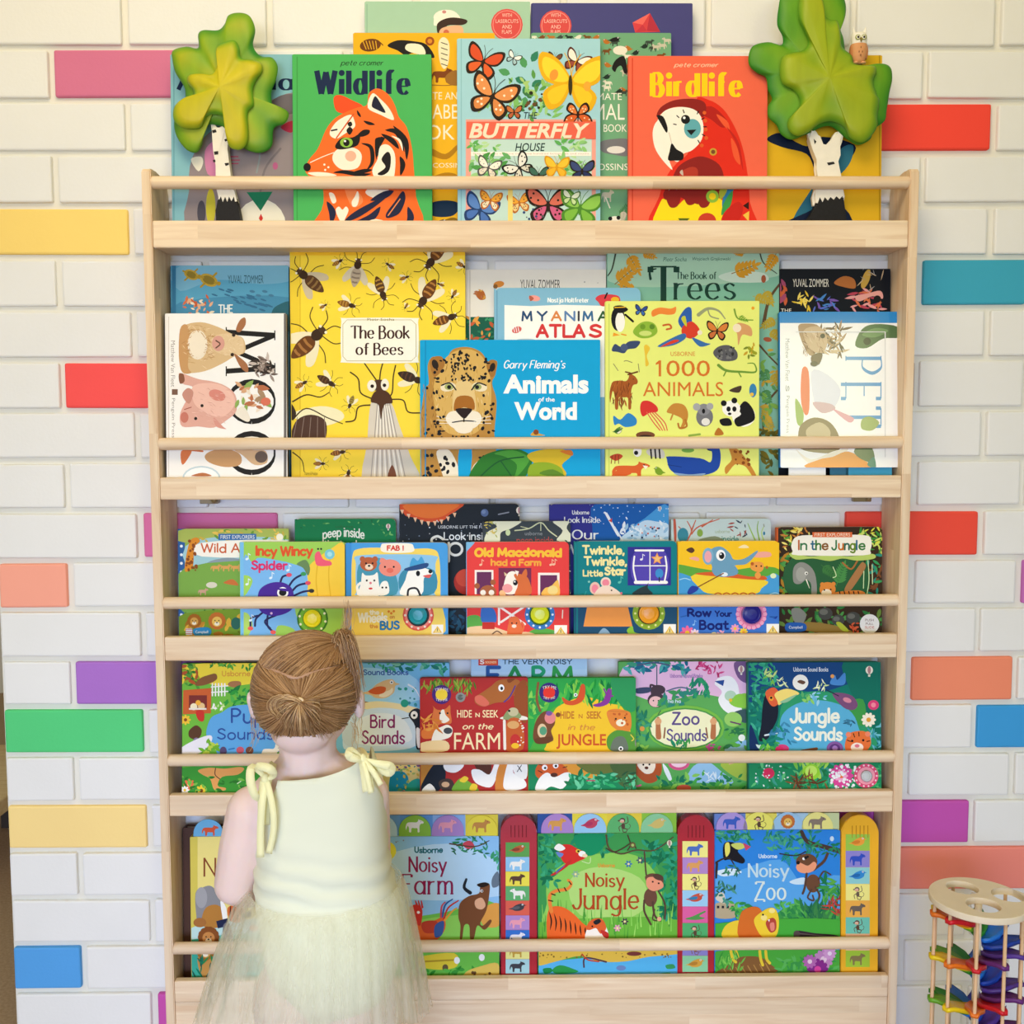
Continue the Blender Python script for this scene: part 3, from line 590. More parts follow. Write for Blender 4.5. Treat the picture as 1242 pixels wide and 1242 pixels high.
def a():
    Z(740, 0, 3.105); CR = 'fbf4e6'; DR = '8f2420'
    s('f7c9a8', 'pete cromer', 240, 236, 408, 252, 3, 2, slant=.3)
    s('f8d21c', 'Birdlife', 160, 276, 490, 362, 22, 6, gap=3.2)
    p('e2301f', '160,880 185,740 215,660 255,610 300,560 320,380 370,376 425,410 470,480 500,560 518,660 526,760 530,880')
    p('b5231d', '330,420 380,400 430,440 445,470 420,480 380,450'); p('ef5b35', '400,430 440,455 450,490 425,470'); l('c4281f', '440,480 480,540 500,640', 10, 'leaf'); p('ef5b35', '455,520 480,560 490,620 465,590')
    p(DR, '175,440 190,405 240,378 310,372 350,382 362,405 352,440 330,430 300,408 250,402 210,415'); p(CR, '178,455 210,415 270,403 325,418 350,465 345,525 310,565 275,580 255,610 228,590 205,540 190,490')
    p(CR, '160,500 172,462 195,452 222,500 234,560 222,600 234,640 195,600 168,555'); l('d9c9b8', '222,500 234,560 224,600', 3); p(INK, '232,540 250,562 275,578 272,602 240,605 218,602 224,570'); p(INK, '176,436 200,440 216,480 212,500 192,468')
    e('62abb6', 310, 485, 32, 37); e(INK, 284, 450, 17); e('fff', 279, 444, 5); q(INK, '288,490 325,488 305,510')
    for k in range(9): an = rad(-170+k*28); l(INK, [(300+52*cos(an), 480+60*sin(an)), (300+62*cos(an), 480+72*sin(an))], 4) if not 2 < k < 4 else None
    for x, y in ((355, 425), (358, 455), (360, 488), (362, 520), (345, 548)): e('e2602a', x, y, 7)
    e('c9a13a', 388, 572, 14); e('7a4a2a', 388, 572, 8)
    p(DR, '230,680 255,630 300,600 350,590 410,620 430,680 420,730 380,760 330,770 280,750 240,735 215,760 200,730'); p('b43a2a', '260,660 300,630 330,640 320,700 280,720'); p('c9b8a8', '262,650 272,640 275,662'); e('8aa0a0', 235, 722, 16, 24, 20)
    p('f8dc1e', '170,880 190,760 215,755 250,775 285,750 330,770 380,750 425,760 420,880'); [p(DR, f'{x},{y} {x+25},{y-25} {x+55},{y-5} {x+45},{y+40} {x+15},{y+45}') for x, y in ((210, 735), (275, 725), (325, 735))]; e('c9402a', 365, 832, 34, 30); q('5a6a1f', '255,822 300,822 275,848'); e('8fbf3f', 385, 740, 24); e('f3d21c', 385, 740, 13); p('5f7a1f', '170,850 260,830 350,850 400,870 170,880')
    for d, c in (('470,690 440,740 425,790', '2f7fae'), ('460,720 440,770 420,810', '3f9a4a'), ('440,690 425,720 415,750', 'a8b03a')): l(c, d, 26, 'leaf')
    p('c9271f', '430,800 480,760 500,790 470,850 420,845'); q('3a1a14', '500,775 522,760 522,790'); q('f0c24a', '500,810 524,795 522,835'); l('d9402a', '84,220 84,840', 4)
book('coral red picture book with a red parrot and yellow title', 1, 0, 763, 68, 931, 'f26a4e', a)

# ---------------------------------------------------------------- second shelf
def a():
    Z(180, 290, 3.653)
    p('79b4cf', '140,120 640,120 640,180 500,200 300,180 140,230'); p('4b8fb2', '140,280 640,260 640,420 140,420')
    for x, y, S_ in ((190, 158, 34), (268, 182, 42)):
        e('c2a23c', x, y, S_, S_*.62, 25); e('8f7a2c', x, y, S_*.7, S_*.42, 25); [l('b2922f', [(x+S_*.7*cos(q_), y+S_*.5*sin(q_)), (x+S_*1.25*cos(q_), y+S_*.95*sin(q_))], S_*.22) for q_ in (.5, 2.3, 3.7, 5.4)]; e('b2922f', x+S_*1.05, y+S_*.35, S_*.22)
    t('34606f', 'YUVAL ZOMMER', 352, 160, 510, 196)
    rg = random.Random(3)
    for k in range(34): x = rg.uniform(290, 540); e('3a6f92', x, 225+(x-290)*.28+rg.uniform(-22, 30), 15, 4, 18, 8)
    [e('4a7f9f', 460+k*28, 232+(k % 2)*18, 13, 6, 10, 8) for k in range(4)]; s('f2f4ee', 'THE', 312, 292, 372, 326, 5)
    p('2f6472', '545,330 570,295 640,280 640,400 540,400'); foliage(['d9734a', 'e6b08a', 'c9603a', 'efe0c8'], 165, 260, 280, 330, 30, 26, 4); r('3a7a9f', 104, 110, 122, 420)
book('blue picture book with turtles, behind the sideways lamb and pig book', 2, 2, 207, 322, 350, '5ca5c6', a, spine='2c5f80')
def a():
    Z(490, 290, 3.653)
    r('1c5f4a', 260, 345, 960, 1000); foliage(['2f7f5a', 'c9603a', '3f9a6a', 'e6a24a'], 275, 350, 410, 450, 30, 36, 5)
    t('3a3a3a', 'YUVAL ZOMMER', 515, 180, 692, 220); p('b5652f', '320,235 350,228 362,262 340,270 322,255'); e('d98a3a', 420, 200, 24, 14, -10); e('8a5a2a', 405, 210, 10); foliage(['b5734a', 'd9a24a'], 315, 230, 360, 270, 8, 18, 3); dots(['999'], 480, 190, 900, 320, 20, 4)
    l('cfcac0', '292,140 292,900', 5)
book('white picture book with small insects, behind the light blue animal atlas', 2, 2, 563, 327, 735, 'e9e5dc', a)
def a():
    Z(720, 290, 3.105)
    p('a9cfb6', '60,50 690,50 690,140 300,180 60,160'); p('cfe2d2', '470,140 540,120 640,128 650,160 520,162')
    l('3f4a3a', '85,42 70,110 52,140', 7, 4); l('3f4a3a', '625,45 640,90 690,130', 6, 3)
    for x, y, a_, L in ((130, 55, 60, 90), (80, 170, -40, 110), (180, 50, 20, 60), (520, 130, -20, 110), (690, 50, 120, 80), (160, 195, 200, 70), (570, 55, 180, 40)): frond('d69a2c', x, y, L, a_, 5, .3, '8a6a1c')
    l('5f4a34', '640,320 660,230 700,170', 14, 8); l('5f4a34', '625,400 660,440 700,480', 8, 5); l('5f4a34', '690,570 640,640 640,720', 8)
    for x, y, a_ in ((600, 215, 20), (640, 190, 60), (660, 340, 40), (640, 480, 80), (670, 500, 60), (640, 560, 70), (660, 620, 110), (690, 300, 150), (640, 660, 60)): frond('b9a23a' if y % 40 else '4f8a52', x, y, 70, a_, 5, .3)
    foliage(['5f9a5a', '7fae4a', 'c9a23a'], 625, 380, 700, 720, 34, 34, 8); e('a9583a', 655, 378, 16, 9, 10); e('a9583a', 640, 150, 9, 15); foliage(['7a6a1c', '5a5a20'], 625, 720, 700, 900, 22, 40, 9)
    t('3a6a54', 'Piotr Socha', 262, 68, 350, 84, 0, .2); t('3a6a54', 'Wojciech Grajkowski', 372, 68, 516, 84, 0, .2)
    s('1d4638', 'The Book of', 312, 124, 462, 150, 4, 1.5, serif=.4)
    s('1c3f33', 'T', 214, 104, 312, 236, 22, 6, serif=.9); s('1c3f33', 'rees', 300, 134, 530, 226, 13, 4, serif=.8)
    l('1c3f33', '214,150 212,120 235,112', 10, 5)
book('teal green picture book about trees, edged with golden oak leaves', 2, 2, 737, 303, 945, '85bda4', a)
def a():
    Z(720, 290, 3.105)
    t('e9e4d6', 'YUVAL ZOMMER', 750, 150, 886, 180); foliage(['b9455a', 'd9734a', 'e6a0a0'], 960, 200, 1085, 265, 26, 40, 3, .25); p('e6a39a', '985,215 1030,205 1080,195 1088,225 1050,215 1000,235'); e('1b1a1c', 1068, 226, 14)
    foliage(['e6c23a', 'f0d86a'], 765, 215, 815, 255, 16, 30, 4, .25); foliage(['5a6fc9', '4a86c9', '7a5ab0'], 835, 225, 905, 265, 18, 34, 5, .25); foliage(['c9603a', 'a34a6a'], 700, 150, 730, 230, 10, 40, 6); p('b9703a', '905,165 940,140 980,150 985,185 940,180'); e('c9a24a', 1025, 150, 14, 38, 20); foliage(['9a9a9a', 'c9b08a'], 1000, 110, 1095, 180, 10, 40, 7, .1)
    t('e9e4d6', 'THE', 705, 262, 745, 275)
book('black picture book with bright sea creatures, behind the blue-topped white book', 2, 2, 946, 326, 1080, '171b22', a)
def a():
    Z(490, 290, 3.653)
    e('f3a39a', 578, 262, 26, 13, 8); p('b9604a', '555,250 575,262 560,275'); s('f4fafa', 'Nastja Holtfreter', 638, 260, 818, 280, 5, 3)
    q('fdfcf6', '445,292 560,297 700,291 900,296 1040,292 1040,700 445,700'); p('d9404a', '848,262 880,245 950,252 950,290 880,298 862,280'); l('222', '900,240 890,262', 7); e('e9b92a', 935, 268, 18, 12)
    for ch, x, c in (('M', 525, '2a4f7a'), ('Y', 592, '2a4f7a'), ('A', 655, 'e08a4a'), ('N', 715, '5f86b9'), ('I', 774, '3a3a4a'), ('M', 795, '3a6f9f'), ('A', 862, '2f5f3a'), ('L', 915, 'd9404a')): s(c, ch, x, 322, x+(40 if ch != 'I' else 1), 360, 9)
    for ch, x in (('A', 590), ('T', 648), ('L', 708), ('A', 752), ('S', 825)): s('d93a3c', ch, x, 382, x+46, 432, 13)
    e('d9605a', 500, 402, 22, 14, -20); [l('fff', f'{485+k*10},390 {490+k*10},412', 3) for k in range(3)]; e('c9d4d6', 540, 447, 40, 6); l('6aa0c2', '412,230 412,440', 5)
book('light blue board book with a white world map title panel, behind the leopard book', 2, 1, 600, 349, 777, '85bdd9', a, r_=.01, board=True, name='board_book')
def a():
    Z(180, 290, 3.653); bw = 'f6e6a6'; r('efcf3a', 629, 60, 668, 1100); l('d9b52a', '672,60 672,1080', 4); r('f6c52a', 630, 44, 1404, 72)
    bee(700, 170, 200, 40, '5a3a20', '8a6a3a', 'cfc0a0'); bee(845, 100, 70, 150, '8a5a20', 'c99a3a'); bee(925, 130, 170, 100, 'b9a890', '8a7a6a', 'd9cdb0'); bee(1065, 115, 60, 35); bee(1035, 235, 150, 250, '5b3b1e', 'b98a3a'); bee(1140, 170, 60, 160, '8a5a20')
    bee(780, 295, 50, 150, '6b4a2a'); bee(890, 292, 110, 195, '8a5a20', 'b98a3a'); bee(730, 440, 260, 138, '6b3f18', 'a9743a'); bee(1140, 300, 40, 300, '6b4a2a'); bee(685, 640, 80, 150, '8a5a20'); bee(800, 635, 120, 210, '4b2f1a', '6b4a2a'); bee(895, 730, 80, 290, '9a8a3a', '7a5a2a')
    bee(1225, 260, 190, 300, '6b3f18', 'b9803a'); bee(1260, 90, 190, 305, '6b3f18', 'b9803a', 'f0e6b8'); bee(1330, 350, 150, 160, '6b3f18', 'b9803a'); bee(1180, 620, 160, 200, '3a2a20', '5a3a26')
    p('f4ecc0', '640,770 760,740 850,760 860,800 760,830 660,800'); p('51382c', '632,860 660,800 720,778 780,800 790,860 760,900 632,900'); [l('8a7468', f'{660+k*30},790 {640+k*36},890', 3) for k in range(5)]; l('4a3418', '640,720 700,690 760,700 800,680', 7, 4); l('4a3418', '640,800 700,750 790,790 860,818', 6, 4); p('3a2a20', '632,730 655,770 640,800 630,790')
    bee(850, 945, 90, 170, '7a4a1c', 'b9803a'); bee(765, 995, 70, 180, '8a5a20'); bee(885, 1045, 90, 100, '8a5a20'); l('4a3418', '640,945 680,980 690,1030', 6, 3); t('6a5a1a', 'Thames & Hudson', 690, 1030, 750, 1046)
    # long-winged bee
    for d in ('950,540 985,590 1010,625', '1045,530 1030,580 1025,620', '895,590 930,620 940,680 985,705', '1095,560 1085,610 1080,680 1060,705', '875,810 915,800 930,745 985,735', '1205,770 1150,765 1130,715 1080,710'): l('4a3418', d, 6)
    p('fdf9e8', '855,365 880,350 1170,350 1195,370 1195,525 1170,548 880,548 855,525'); 
    p('d9d0c0', '985,730 1025,700 1075,725 1110,820 1160,960 1200,1090 960,1090 970,900'); [l('a39a92', [(1015+k*9, 730), (985+k*26, 1070)], 4) for k in range(7)]; [l('f4efe4', [(1020+k*9, 740), (1000+k*26, 1070)], 5) for k in range(6)]
    p('51331f', '985,720 1000,680 1030,668 1065,682 1082,725 1045,735 1030,800 1020,735'); e('51331f', 1022, 648, 34, 26); e('f6efdc', 990, 650, 20, 26); e('f6efdc', 1048, 645, 18, 26); e('2a1c14', 992, 652, 8); e('2a1c14', 1046, 648, 8); p('7a4a34', '1060,1060 1080,1000 1100,1060')
    for d in ('862,378 880,358 1165,358 1186,378 1186,520 1165,540 880,540 862,520 862,378',): l('b9a860', d, 2.5, sm=1)
    t('8a7a3a', 'Piotr Socha', 970, 350, 1090, 362)
    s('44241f', 'The Book', 900, 385, 1156, 440, 9, 3, serif=.5); s('44241f', 'of Bees', 922, 462, 1126, 512, 9, 3, serif=.5)
    bee(1290, 200, 46, 20); bee(1350, 250, 60, 300, '6b4a2a'); bee(1395, 120, 70, 210, '8a5a20')
book('tall yellow picture book covered in brown bees', 2, 1, 352, 300, 564, 'fbdc41', a)
def a():
    Z(180, 290, 3.653)
    t('9a948e', 'Matthew Van Fleet', 100, 450, 118, 655, rot=1); r('7a5a4a', 104, 665, 130, 690); t('9a948e', 'Penguin Press', 100, 705, 118, 880, rot=1)
    for ch, a0, a1 in (('M', 385, 612),): s('23211f', ch, 345, a0+5, 560, a1-5, 22, 5, serif=.9, rot=1)
    foliage(['6b5a50', '9a8a80', '3a302a', 'c9bab0'], 465, 535, 550, 600, 40, 40, 3, .3)
    s('23211f', 'O', 355, 632, 560, 808, 24, 7, rot=1); s('23211f', 'O', 355, 862, 560, 1034, 24, 7, rot=1)
    # lamb
    p('d9b98a', '135,470 150,390 230,368 310,390 370,420 420,440 428,500 380,520 330,550 250,585 170,592 140,560'); p('c99a66', '140,400 170,380 185,440 175,560 190,592 150,590 135,520'); e('f3e6d0', 218, 468, 44, 66); p('e3c79c', '290,430 360,418 415,440 420,500 380,518 300,500 280,465'); fur(['c9a26e', 'e8cda4', 'b98a56'], 220, 470, 75, 95, 110, 24, 10, 60, .14, 2); e('f3e6d0', 218, 468, 36, 56); fur(['d9b98a', 'f0dcb8'], 350, 470, 55, 45, 40, 16, 0, 60, .12, 5); e('d9a090', 310, 462, 28, 34); l('6b4a3a', '300,450 318,465 300,482', 6); p('a8704a', '388,400 405,360 428,348 430,380 405,412'); p('a8704a', '380,510 400,520 438,555 440,590 410,570'); e('3a2a22', 378, 425, 8); e('3a2a22', 372, 512, 8)
    # pig
    p('e0ab9c', '135,600 150,595 220,620 280,630 340,650 385,690 390,760 350,800 290,835 220,830 150,830 140,780 160,730 200,660 150,640'); p('efc0b0', '200,650 300,640 370,680 380,740 320,790 240,760 200,720'); e('d98a7c', 305, 692, 38, 24, 20); p('d9988a', '290,790 330,830 345,842 300,830'); fur(['e9b8aa', 'd49a8b', 'f2cabb'], 280, 735, 100, 85, 70, 22, 20, 30, .1, 3); e('c97a6a', 160, 790, 18, 24); e('2a2220', 238, 738, 7); e('2a2220', 210, 795, 7); l('a85a4a', '160,755 190,745', 4); p('8a5a44', '135,600 155,598 160,630 140,640'); p('c99080', '150,690 175,660 200,680 180,730')
    # hen, duck
    foliage(['a98a6a', 'd9a880', '8fae5a', 'efe0cc', 'b9704a'], 400, 650, 510, 740, 26, 52, 5); e('d9745a', 520, 720, 22, 18); p('efe6d6', '385,770 420,740 450,790 440,810 400,790')
    p('c99a6a', '250,960 290,935 370,935 410,960 405,1000 340,1010 270,990'); p('d9b48a', '380,930 470,935 520,940 525,990 470,1000 420,960'); e('6b5a50', 500, 965, 28, 26); p('d97a4a', '145,940 190,935 180,965 150,1000'); l('d97a4a', '190,935 240,940', 8)
    e('c3d6de', 235, 1060, 85, 55); e('fdfcfa', 235, 1062, 78, 50); p('b9744a', '190,1050 240,1035 280,1050'); l('dcd6ce', '90,345 90,1050', 4)
    r('6f6a66', 600, 330, 612, 1060)
book('white animal book with lamb and pig photos and big sideways black letters', 2, 0, 200, 380, 347, 'f7f5f1', a, spine='4a4644', th=.014)
def a():
    Z(490, 290, 3.653)
    # jaguar
    p('b9893f', '75,1070 85,700 110,640 105,560 130,520 180,540 215,490 280,478 340,500 375,545 412,540 405,600 390,640 410,720 400,860 390,1070'); p('d9b060', '130,660 160,560 220,500 300,490 360,540 385,640 380,760 330,850 260,870 180,850 140,760'); p('a87434', '120,580 118,530 165,520 180,560 140,610'); p('a87434', '365,560 385,535 412,545 405,595 385,610')
    fur(['c9983f', 'e2bd72', 'a87a30', 'efd7a0'], 255, 680, 120, 190, 170, 24, 90, 25, .1, 6); fur(['a8762f', '8f6428', 'd0a552'], 110, 800, 40, 200, 60, 24, 90, 20, .12, 7)
    e('2a2018', 138, 555, 14, 22, -20); e('2a2018', 392, 568, 12, 20, 15); p('e6c888', '230,640 300,640 320,760 290,790 240,790 215,760'); p('a86a24', '235,700 300,700 312,755 265,745 222,760')
    for sg in (-1, 1):
        e('f0e2c0', 265+sg*70, 655, 34, 20, sg*10); e('a9b06a', 262+sg*62, 655, 20, 14); e(INK, 262+sg*62, 656, 9); l(INK, [(265+sg*35, 668), (265+sg*62, 638), (265+sg*98, 648)], 6); p('f4ead4', [(265+sg*10, 770), (265+sg*60, 765), (265+sg*80, 800), (265+sg*45, 838), (265+sg*6, 825)])
    p('2a1c18', '230,752 300,752 285,780 268,795 248,782'); l(INK, '266,792 266,808', 5); l(INK, '215,812 266,805 318,808', 5); p('f4ead4', '220,815 300,815 300,850 265,862 230,850'); [l('f7f2e4', [(265+sg*45, 800+k*8), (265+sg*120, 785+k*16)], 2.5) for sg in (-1, 1) for k in range(3)]
    rg = random.Random(4)
    for k in range(150):
        x, y = rg.uniform(90, 400), rg.uniform(500, 880)
        if 180 < x < 345 and 620 < y < 870: continue
        if y < 640 and (x-265)**2/140**2+(y-640)**2/150**2 > 1: continue
        e(INK, x, y, rg.uniform(5, 11), rg.uniform(3, 8), rg.uniform(0, 180), 7)
    for k in range(44): e(INK, rg.uniform(205, 325), rg.uniform(510, 630), 6, 4, rg.uniform(60, 120), 7)
    p('efe6d0', '145,940 200,935 240,1010 240,1080 190,1080 160,1010'); p('efe6d0', '290,1080 310,1000 380,960 390,1020 340,1080'); p('12a5dd', '245,930 300,930 285,1080 245,1080')
    for k in range(30): e(INK, rg.choice((rg.uniform(90, 230), rg.uniform(300, 385))), rg.uniform(935, 1065), rg.uniform(8, 13), rg.uniform(6, 9), rg.uniform(0, 180), 7)
    p('2f7a2a', '295,1075 330,980 400,940 500,930 560,960 560,1010 500,1075'); p('4fa03a', '400,950 480,935 550,965 545,1000 490,1060 500,1000 450,965'); l('1c5a2a', '330,1060 420,985 530,965', 6); l('1c5a2a', '430,985 490,1070', 5)
    p('d9b92a', '545,960 600,935 700,930 740,960 700,1000 720,1040 690,1060 640,1010 590,1000'); p('8fae2a', '560,1000 640,990 700,1020 690,1075 560,1075'); p('5f8a2a', '600,1040 660,1020 720,1060'); p('d97a2a', '690,940 740,935 745,960'); p('d9a23a', '562,870 580,850 600,862 625,870'); e('8a4a1c', 585, 855, 12)
    s('fff', "Garry Fleming's", 445, 538, 715, 572, 5, 3.4, slant=.25)
    t('fff', 'Animals', 440, 600, 818, 685, .045); t('fff', 'of the', 595, 700, 668, 720, .02); t('fff', 'World', 488, 722, 766, 802, .045); l('0f8fc6', '95,450 95,1060', 5)
book('bright blue picture book with a jaguar face and white title', 2, 0, 510, 412, 728, '12a5dd', a)
def a():
    Z(720, 290, 3.105)
    OR = 'd9742a'
    e(INK, 92, 300, 26, 46); e('fbf8ee', 100, 312, 18, 38); p(INK, '75,255 105,250 130,265 108,278 85,275'); l('f0b92a', '80,258 118,256', 4); l(INK, '120,285 148,310', 8); q('f0a02a', '75,352 100,362 72,366'); l('eaa02a', '105,358 122,362', 5)
    fly(178, 268, 24, '2f4f9a', '3f6fb9', 10); p('ef8a3a', '220,270 250,258 290,262 310,255 306,280 280,285 250,282 222,292'); p('8fb83a', '148,350 170,320 200,310 230,320 240,350 215,370 175,372'); e('6f9a2a', 185, 330, 10); e('5f8a2a', 220, 330, 10); e('cfe07a', 195, 355, 24, 10); l('c9602a', '262,325 285,322 292,335 275,340', 7)
    p('2f5fae', '318,310 345,262 368,262 372,320 395,350 350,350'); p('d9402a', '335,330 370,310 400,345 370,375 335,360'); p('c9c93a', '330,300 345,290 350,330'); p('3a6fae', '240,405 290,375 340,355 345,375 300,400'); p('d9402a', '250,408 300,380 320,385'); p('3a6fae', '370,370 420,390 440,395 400,405'); e('f2e6d0', 400, 352, 9)
    l('9aa07a', '395,285 430,262 470,270 495,300', 14, 4); l('9aa07a', '430,265 440,290 470,300', 5); fly(465, 345, 42, 'd9803a', 'c9703a', 5); l('7aa03a', '530,265 545,300 600,305', 7, 4); p('d9a06a', '525,340 545,315 590,330 595,365 560,360 545,400 540,355'); e('f6e6c8', 540, 335, 16); frond('6aa02a', 545, 290, 40, 30, 4); e('e9a02a', 600, 260, 6)
    p('3a4a6f', '68,420 80,395 100,405 115,400 135,385 175,385 160,410 130,415 115,430 90,425'); e('4a5a7f', 115, 408, 14); p('e9c23a', '190,405 200,398 212,412 200,440 208,470 196,478 194,440'); 
    p('5a5a5f', '450,430 470,405 510,400 540,425 535,455 480,458'); dots(['333', '777'], 465, 408, 535, 450, 20, 6); l('9aa02a', '585,410 600,425 610,430', 12); foliage(['7a8a2a', 'c9a02a'], 580, 405, 612, 438, 8, 20)
    l('6f9a3a', '470,475 500,495 560,500 610,500 605,470 580,468', 11, 3); l('6f9a3a', '500,495 490,515', 5); l('6f9a3a', '545,500 555,518', 5); p('4a3a2f', '510,570 555,552 548,578'); e('3a86b9', 600, 570, 14, 26); e('f0c24a', 596, 585, 7)
    t(OR, 'USBORNE', 290, 424, 382, 440); q(OR, '246,457 254,457 254,517 245,517 245,470 234,474 234,467'); t(OR, '000', 274, 457, 438, 517); t(OR, 'ANIMALS', 186, 538, 488, 592)
    for d in ('75,470 92,495', '115,460 125,458 145,465', '168,470 172,500'): l('8a8a5a', d, 3)
    beast('a85a22', 62, 500, 104, 138); fur(['8a4a1c', 'b9672a', '743c16'], 108, 575, 40, 50, 50, 26, 95, 25, .14, 3); l('6a3a1a', '130,510 165,500', 6); l('6a3a1a', '140,505 120,500', 5)
    p('2f86c9', '75,665 100,680 130,655 160,675 158,700 120,708 95,695 78,700'); p('d9352f', '175,640 182,612 210,610 238,630 240,650 210,655 185,668'); [l('e2604a', f'{200+k*10},652 {225+k*14},690 {250+k*9},720', 4) for k in range(4)]
    p('c98a3a', '275,650 300,620 340,625 356,660 345,700 325,715 335,680 300,660'); l('b9742a', '345,680 350,705 325,712 318,695', 7); l('c98a3a', '300,655 290,680', 6)
    e('77777c', 418, 670, 32, 36); e('8a8a90', 415, 642, 24, 22); e('a9a9ad', 388, 632, 14); e('a9a9ad', 438, 630, 13); e(INK, 414, 648, 6, 9); e('e9e6e2', 422, 688, 16, 14)
    e('fbf9f2', 565, 665, 44, 42); p(INK, '545,640 570,610 600,640 606,680 570,700 540,705 530,680 555,660'); e('fbf9f2', 518, 638, 34, 30); e(INK, 490, 618, 11); e(INK, 530, 608, 11); e(INK, 508, 640, 8, 10); e(INK, 530, 640, 8, 10); e(INK, 512, 658, 7, 5); p(INK, '475,680 510,675 520,700 485,702')
    bird('5f8a3a', 70, 705, 42, 34, 0, 0, '2f5a2a', 'e9e6d2'); e('7a4a2f', 195, 738, 36, 14); e('3a2a20', 195, 745, 26, 8); l('8fae4a', '360,740 400,735', 8); p('b9742a', '455,738 470,710 490,735')
    p('c94a2a', '60,820 90,808 110,818 85,835'); [l('8a3a1c', f'{70+k*12},815 {66+k*14},845', 3) for k in range(3)]; e('fbf9f2', 165, 800, 16, 20); e(INK, 160, 805, 8); p('d9d4c8', '200,795 240,785 265,800 262,825 210,815'); [l(INK, f'{215+k*16},790 {218+k*16},825', 6) for k in range(3)]; e('7aae4a', 355, 795, 24, 9); e(INK, 450, 790, 24, 9)
    beast('d9622a', 72, 838, 140, 62); p('d9622a', '72,900 80,875 130,860 140,885'); q('fbf0dc', '185,852 205,855 196,868'); bird('7aa02a', 225, 855, 46, 40, 1)
    p('1f49a5', '276,830 285,818 400,825 440,840 445,800 425,790 455,788 475,792 478,835 465,870 420,888 340,892 290,870'); p('8fb0d9', '300,880 360,886 420,882 400,893 340,896'); l('16357f', '280,850 330,858', 3)
    p('c98a3a', '510,785 540,790 560,810 590,850 612,890 600,895 575,860 555,850 530,850 500,885 495,860 520,830'); dots(['8a4a1c'], 520, 795, 590, 860, 16, 6, 4); l('cddc6a', '58,245 58,890', 4)
book('lime yellow picture book dotted with many small animals', 2, 0, 735, 365, 921, 'e9f07f', a)
def a():
    Z(720, 290, 3.105)
    r('1a86cf', 700, 272, 1160, 316); t('9aa0a6', 'Matthew Van Fleet', 722, 375, 738, 535, rot=1); s('9aa0a6', 'S', 724, 552, 736, 572, 3, rot=1); t('9aa0a6', 'Penguin Press', 722, 590, 738, 730, rot=1)
    p('a88a6a', '770,330 800,318 850,330 850,400 820,440 790,400'); foliage(['6b5440', 'a98a66', '4a3a2c', 'cbb493'], 850, 335, 935, 430, 60, 40, 4, .2); p('c3a98a', '790,345 850,330 880,380 860,430 810,410'); fur(['8a6a4c', 'b8977a', 'd9c2a6'], 820, 385, 45, 55, 60, 20, 60, 40, .12, 8); e('2a211c', 862, 365, 9); p('5f4a3c', '820,440 860,430 850,470 825,475'); e('3a2e28', 830, 470, 14, 10)
    p('4f7048', '985,400 1010,340 1060,320 1145,330 1150,370 1090,375 1030,410'); p('6f9460', '1010,360 1060,335 1110,345 1060,370'); e('26331f', 1030, 385, 14)
    s('5a9ad2', 'PET', 950, 440, 1082, 705, 13, 4, serif=.8, rot=1, gap=3.2)
    p('e06a4a', '785,490 810,500 812,640 795,660 780,600'); p('8fae5a', '760,600 790,650 785,700 765,690'); p('d9dcec', '820,500 880,510 930,570 900,640 840,640'); p('c9a9b4', '825,615 890,620 910,640 860,655'); p('d9a0b0', '900,640 940,655 980,675 960,690')
    p('9aae6a', '1010,680 1040,668 1075,690 1050,720 1010,715'); p('7a664a', '770,750 780,700 830,672 890,690 925,745 920,800 850,805 780,790'); p('b9a98a', '800,720 850,690 890,720 880,760 820,765'); p('e9e2d4', '760,790 820,830 900,800 960,790 900,840 830,860'); p('e08a2a', '800,860 850,830 900,820 960,800 1030,840 1050,862'); p('4a6a44', '980,800 1010,770 1050,790 1055,840 1010,830'); p('2f7a6a', '1030,850 1055,820 1062,862')
    l('d9dade', '1098,350 1098,820', 4); l('d9dade', '762,350 1095,350', 3)
pet = book('white animal book with a blue top edge and pale blue sideways letters', 2, 0, 946, 378, 1090, 'f4f5f7', a, spine='1a86cf', lift=.034, tilt=4.6, gloss=(.12, .6), th=.011)
for x, w_, c in ((-.052, .06, 'f1f3f5'), (.0, .03, '2c6a8a'), (.048, .075, '3c9ac4')):
    bm = bmesh.new(); prism(bm, rrect(x-w_/2, 0, x+w_/2, .046, .007), .004, .0056); o = bmobj('pull_tab', bm, mat(c), pet)

# ---------------------------------------------------------------- third shelf
def button(root, px, py, rp, c, rim='2a2a2a'):
    """a raised press button on the cover K at a photograph pixel"""
    Z(0, 0, 1); x, z = uv(px, py); x2, _ = uv(px+rp, py); R_ = x2-x
    bm = bmesh.new()
    for (ra, ya, rb, yb) in ((1, -.0006, 1, -.0028), (.93, -.0028, .8, -.0036), (.8, -.0036, .72, -.0030), (.72, -.003, .5, -.0042), (.5, -.0042, .01, -.0046)):
        vs = []
        for rr, yy in ((ra, ya), (rb, yb)): vs.append([bm.verts.new((x+R_*rr*cos(2*PI*k/24), yy, z+R_*rr*sin(2*PI*k/24))) for k in range(24)])
        for k in range(24): bm.faces.new((vs[0][k], vs[0][(k+1) % 24], vs[1][(k+1) % 24], vs[1][k]))
    bmesh.ops.remove_doubles(bm, verts=bm.verts, dist=1e-6)
    return bmobj('sound_button', bm, mat(c, .3, .4), root)
BB = dict(board=True, name='board_book', r_=.008, th=.0125)
